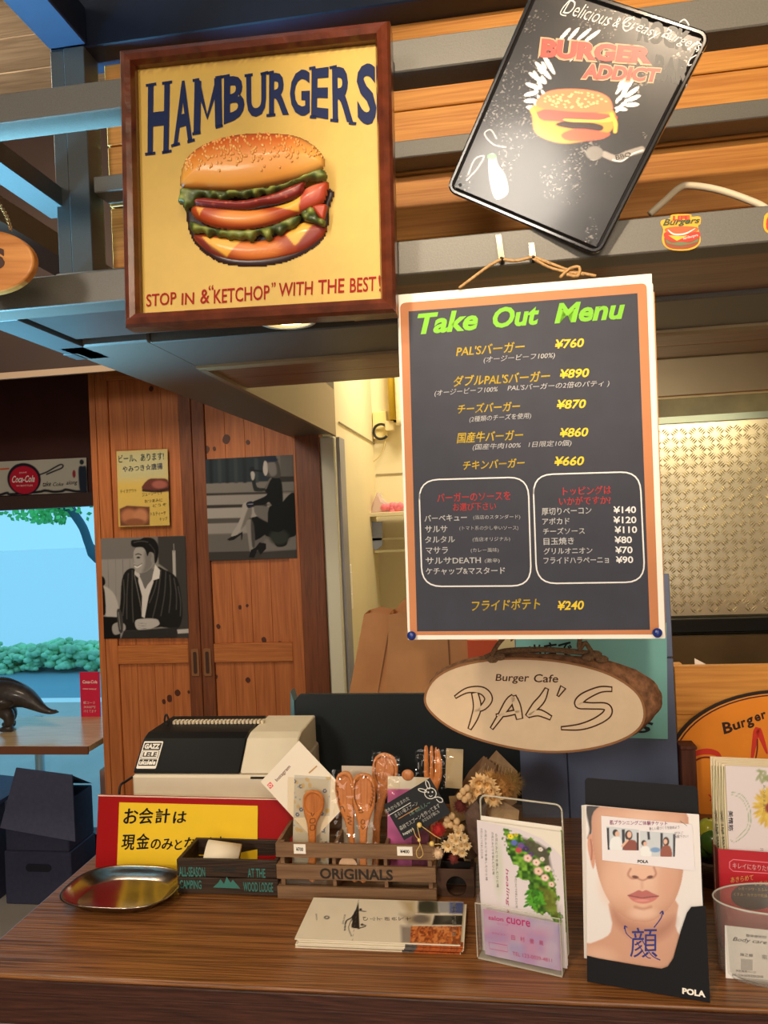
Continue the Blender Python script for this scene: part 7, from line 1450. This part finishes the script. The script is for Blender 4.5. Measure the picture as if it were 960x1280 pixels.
cv.poly([(518, 554), (535, 545), (552, 537), (563, 541), (576, 537), (594, 546), (614, 556), (590, 560), (563, 562), (540, 560)], (186, 104, 100), 3, 3); cv.poly([(518, 554), (540, 558), (563, 562), (590, 559), (614, 556), (598, 572), (566, 580), (534, 572)], (206, 122, 116), 3, 3); cv.line([(518, 554), (545, 559), (563, 562), (588, 559), (614, 556)], 3, (110, 50, 50), 3); cv.ell(562, 570, 22, 4, (232, 160, 152), 0.9, op=.6); cv.line([(540, 590), (565, 596), (590, 590)], 7, (190, 134, 112), 9)
cv.line([(700, 300), (712, 400), (696, 460)], 6, (200, 150, 130), 6, op=.5)
cv.build('printed_face', print_mat(0.35, coat=0.15), y=0.0)
PEN = mat((40, 50, 130), 0.6)
for ln in ([(508, 650), (512, 672), (530, 690)], [(506, 660), (508, 650), (516, 655)], [(600, 655), (622, 625), (627, 605)], [(618, 612), (627, 603), (630, 614)], [(560, 690), (590, 740), (620, 758)], [(545, 700), (575, 745), (590, 752)]): fl2.ribbon('pen_mark', PEN, [ln], 3.0, y=-0.0004)
fl2.text([('顔', ((528, 655), (611, 655), (611, 748), (524, 752)))], PEN, bold=0.0, y=-0.0005)
cd2 = instand('treatment_ticket', [(430, 302), (728, 330), (722, 458), (440, 460)], -0.0022, 'white treatment ticket with small photos, covering the eyes of the face', 'card')
cd2.rect('card', mat((236, 232, 238), 0.4), 0.0006)
def photo(q, art):
    c = Canvas(cd2, q, 60, 36, (206, 214, 224)); art(c); c.build('printed_photo', print_mat(0.4), y=-0.0003)
def a1(c):
    c.poly([(450, 340), (458, 340), (460, 410), (452, 410)], (30, 36, 50), 2); c.poly([(498, 345), (508, 345), (508, 410), (500, 410)], (40, 44, 56), 2); c.ell(478, 356, 9, 11, (40, 30, 30), .3); c.ell(484, 360, 7, 9, (226, 180, 156), .3); c.poly([(465, 375), (492, 370), (500, 410), (462, 410)], (236, 240, 246), 3, 3)
    c.ell(520, 364, 12, 16, (60, 36, 32), .3); c.ell(522, 362, 7, 10, (232, 188, 166), .3); c.poly([(508, 384), (540, 380), (552, 412), (506, 412)], (140, 70, 56), 3, 3); c.line([(500, 398), (516, 380)], 7, (230, 186, 160), 2)
    c.poly([(545, 355), (552, 356), (552, 412), (546, 412)], (30, 34, 46), 2)
def a2(c):
    c.poly([(578, 352), (586, 353), (588, 378), (580, 378)], (40, 46, 60), 2); c.poly([(620, 356), (628, 357), (628, 430), (620, 430)], (40, 46, 60), 2); c.ell(568, 388, 8, 9, (50, 34, 30), .3); c.ell(572, 391, 6, 7, (226, 180, 156), .3); c.poly([(560, 402), (582, 400), (592, 430), (556, 428)], (240, 242, 246), 3, 3)
    c.ell(638, 384, 10, 15, (70, 40, 34), .3); c.ell(636, 384, 6, 8, (232, 188, 166), .3); c.poly([(626, 400), (650, 398), (656, 432), (622, 432)], (150, 80, 60), 3, 3); c.ell(604, 410, 16, 8, (120, 160, 210), .6); c.poly([(660, 360), (668, 360), (668, 432), (660, 432)], (50, 54, 66), 2)
photo([(450, 336), (552, 346), (552, 412), (454, 410)], a1); photo([(556, 350), (668, 358), (666, 432), (558, 430)], a2)
cd2.text([('肌プランニングご体験チケット', ((460, 316), (642, 320), (642, 333), (460, 330)))], mat((170, 60, 130), 0.6), bold=0.015, y=-0.0005); cd2.text([('POLA', ((548, 441), (582, 442), (582, 452), (548, 451)))], INK, bold=0.03, y=-0.0005)
cd2.text([('新しい肌づくりを始めよう', ((585, 338), (680, 332), (680, 343), (585, 348))), ('ぜひご', ((664, 352), (692, 352), (692, 360), (664, 361))), ('体験下さい!', ((664, 364), (708, 362), (708, 371), (664, 373)))], mat((130, 120, 130), 0.7), y=-0.0005); cd2.ribbon('pen_mark', GYT, [[(682, 318), (704, 334)]], 1.5, n=1, y=-0.0005)

# ---- frosted plastic cup with business cards, right edge
FR = clear_mat((253, 253, 252), 0.5, 0.25, 'frosted_plastic', milk=0.06)
cc0 = G(*c7(955, 800)); cc0 = np.array([cc0[0] + 0.018, cc0[1] + 0.002, CT])
cup = empty('plastic_cup', tuple(cc0), 'frosted clear plastic cup with business cards at the right edge of the counter', 'cup')
hc_ = float(W(*c7(800, 560), cc0[1])[2] - CT); rb = abs(G(*c7(815, 812))[0] - cc0[0]) * 1.0; rt = abs(W(*c7(788, 570), cc0[1])[0] - cc0[0])
b = MB(); b.lathe([(0.0, 0.001), (rb * .93, 0.0), (rb, 0.006), (rt, hc_ - 0.002), (rt - 0.0005, hc_), (rt - 0.0022, hc_ - 0.001), (rb - 0.0022, 0.008), (rb * .9, 0.0025), (0, 0.0025)], seg=56, sy=0.5); b.build('wall', FR, cup)
b = MB(); b.tube([(rt * math.cos(a_), rt * .5 * math.sin(a_), hc_) for a_ in np.linspace(0, 2 * math.pi, 57)], 0.0011, 6, False); b.build('rim', mat((220, 218, 210), 0.25, alpha=0.7), cup)
bcd = Sheet('business_card', [(822, 652), (1060, 672), (1060, 852), (828, 816)], cc0[1] - 0.018, C7, 'white business card with a serif italic heading inside the plastic cup', 'card', yaw0=-6, lean0=0, roll0=None, stiff=1)
bcd.rect('card', mat((244, 242, 238), 0.5), 0.0008)
bcd.text([('整体療術院', ((886, 676), (950, 681), (950, 690), (886, 685))), ('海之郷', ((868, 735), (908, 739), (908, 749), (868, 745))), ('宗', ((936, 740), (952, 742), (952, 757), (936, 755))), ('予約専用ページ', ((856, 786), (918, 792), (918, 800), (856, 794))), ('090-1234-5678 8:00-20:00', ((846, 798), (940, 806), (940, 814), (846, 806)))], INK, y=-0.0005)
bcd.text([('Body care R', ((846, 686), (975, 698), (975, 714), (846, 702)))], INK, shear=0.3, y=-0.0005)
bcd.poly('print_square', mat((196, 194, 192), 0.6), [(872, 754), (907, 757), (907, 790), (872, 787)], -0.0004, 0.0002)

# ---- stack of long leaflets in a red pocket, right edge
for i in range(6):
    x = 772 + i * 9 if i < 5 else 820
    q = [(x, 116 + (5 - i) * 0.6 + i * 6), (x + 260, 122 + i * 6), (x + 268, 640), (x + 30, 630)]
    lb = ['rearmost long cream leaflet in the red pocket', 'second long cream leaflet from the back in the red pocket', 'third long cream leaflet from the back in the red pocket', 'fourth long cream leaflet from the back in the red pocket', 'fifth long cream leaflet from the back in the red pocket', 'front long leaflet with a yellow flower in the red pocket'][i]
    ll = Sheet('long_leaflet', q, 0.985 - i * 0.0035, C7, lb, 'leaflet', 'long leaflets in the red pocket', lean0=-5, yaw0=-4, roll0=None, stiff=0.3)
    ll.rect('paper', mat((232, 216, 184) if i < 5 else (226, 216, 216), 0.5), 0.0008)
    if i < 5: ll.ribbon('print_line', mat((120, 130, 70), 0.6), [[(x + 7, 150), (x + 12, 300), (x + 26, 480), (x + 33, 620)]], 2.2, y=-0.0004)
    if i in (1, 3): ll.text([('美情筋', ((x + 8, 300), (x + 18, 420), (x + 26, 420), (x + 16, 300)))], INK, y=-0.0004)
qf = q
cv = Canvas(ll, qf, 70, 130, (228, 218, 222)); 
for k in range(40):
    a_ = k * 0.47; R_k = 1.0 if k < 24 else .62; cv.ell(968 + 34 * R_k * math.cos(a_), 285 + 46 * R_k * math.sin(a_), 24 * R_k, 6, (226, 196, 90) if k % 2 else (214, 178, 74), 0.5, math.degrees(math.atan2(46 * math.sin(a_), 34 * math.cos(a_))))
cv.ell(968, 288, 16, 18, (150, 60, 40), 0.5); 
for k in range(10): cv.ell(950 + r6.uniform(-24, 20), 178 + r6.uniform(-16, 16), 16, 5, (150, 160, 110), 0.6, r6.uniform(0, 180), .8)
cv.line([(842, 238), (880, 250), (905, 300), (900, 360), (860, 400), (842, 396)], 1.8, (120, 160, 110), 2.0); cv.line([(842, 246), (876, 260), (897, 305), (894, 352), (858, 392)], 1.4, (130, 170, 110), 2.0)
cv.build('printed_front', print_mat(0.4), y=-0.0002)
ll.text([('美情筋', ((848, 300), (850, 366), (834, 366), (833, 300)))], INK, bold=0.02, y=-0.0005); ll.text([('ありのままに', ((954, 210), (954, 300), (946, 300), (946, 210)))], GYT, y=-0.0005); ll.text([('22', ((936, 418), (946, 418), (946, 426), (936, 426)))], GYT, y=-0.0005)
rp = Sheet('red_pocket', [(800, 408), (1080, 425), (1085, 700), (815, 680)], 0.958, C7, 'red leaflet pocket with white and yellow Japanese lettering behind the plastic cup', 'holder', lean0=-5, yaw0=-4, roll0=None, stiff=0.3)
dz = rp.M.translation.z - CT; hx = rp.w / 2
b = MB(); b.prism([(-hx, -dz + 0.0), (-hx, rp.h), (hx, rp.h), (hx, -dz + 0.0)], 0, 0.001); RP = mat((186, 24, 40), 0.35, coat=0.2); b.build('front', RP, rp.o)
b = MB(); b.box(-hx, -hx + 0.001, 0.0012, 0.03, -dz + 0.0, rp.h - 0.002); b.build('side', RP, rp.o); b = MB(); b.box(-hx, hx, 0.0012, 0.03, -dz + 0.0, -dz + 0.001); b.build('bottom', RP, rp.o)
b = MB(); b.box(-hx, hx, 0.031, 0.032, -dz + 0.0, rp.h); b.build('back', RP, rp.o)
YT = mat((240, 206, 120), 0.6)
rp.text([('キレイになりたい', ((848, 452), (972, 462), (972, 480), (848, 470)))], mat((250, 220, 226), 0.6), bold=0.01, y=-0.0005); rp.text([('あきらめて', ((842, 500), (914, 490), (914, 508), (842, 518))), ('いませんか', ((918, 512), (990, 508), (990, 522), (918, 526)))], YT, bold=0.02, y=-0.0006)
rp.ribbon('print_outline', mat((240, 130, 150), 0.6), [[(838, 450), (850, 442), (1000, 454), (1000, 488), (850, 480), (838, 470), (838, 450)]], 3, n=1, y=-0.0004)
rp.poly('print_oval', mat((40, 20, 24), 0.6), ellq(915, 560, 72, 42, 32), -0.0004, 0.0002)
rp.text([('シミ・シワ・たるみ', ((866, 530), (958, 534), (958, 544), (866, 540))), ('くすみ・カサカサ乾燥', ((852, 548), (958, 552), (958, 563), (852, 559)))], YT, bold=0.01, y=-0.0008)
# ---- limes and lemon in a wire-banded basket behind the stand
gx = W(*c7(775, 400), 1.12)
bk = empty('fruit_basket', (gx[0] + 0.005, 1.13, CT), 'dark woven basket of green and yellow fruit half hidden behind the black stand', 'basket')
hbk = float(W(*c7(775, 440), 1.12)[2] - CT)
b = MB()
for k in range(9): rr = 0.028 + 0.006 * k / 8; z = 0.004 + (hbk - 0.004) * k / 8; b.tube([(rr * math.cos(a_), rr * math.sin(a_), z) for a_ in np.linspace(0, 2 * math.pi, 29)], 0.0034, 5, False)
b.build('woven_wall', mat((66, 52, 40), 0.6, noise=0.3, nscale=200), bk, kind='stuff'); b = MB(); b.lathe([(0, 0), (0.03, 0), (0.03, 0.003), (0, 0.003)], seg=24); b.build('bottom', mat((66, 52, 40), 0.6), bk)
for (du, dv, dy, r, cc_, nm, lb) in ((775, 350, 0.0, 0.017, (196, 200, 60), 'lemon', 'yellow-green fruit on top in the dark basket'), (788, 385, -0.012, 0.018, (70, 110, 40), 'lime', 'glossy green fruit at the front right in the dark basket'), (760, 395, 0.008, 0.017, (60, 96, 36), 'lime', 'dark green fruit at the left in the dark basket')):
    p = W(*c7(du, dv), 1.125 + dy); o_ = empty(nm, (p[0], 1.125 + dy, p[2] - r), lb, 'fruit', 'fruit in the dark basket'); b = MB(); b.ball((0, 0, r), r, 18, 12, (1, 1, 1.05)); b.build('skin', mat(cc_, 0.3, noise=0.15, nscale=90, bump=0.3, coat=0.3), o_); b = MB(); b.ball((0, 0, 2 * r + 0.0006), 0.002, 8, 5); b.build('stalk', mat((90, 80, 40), 0.7), o_)
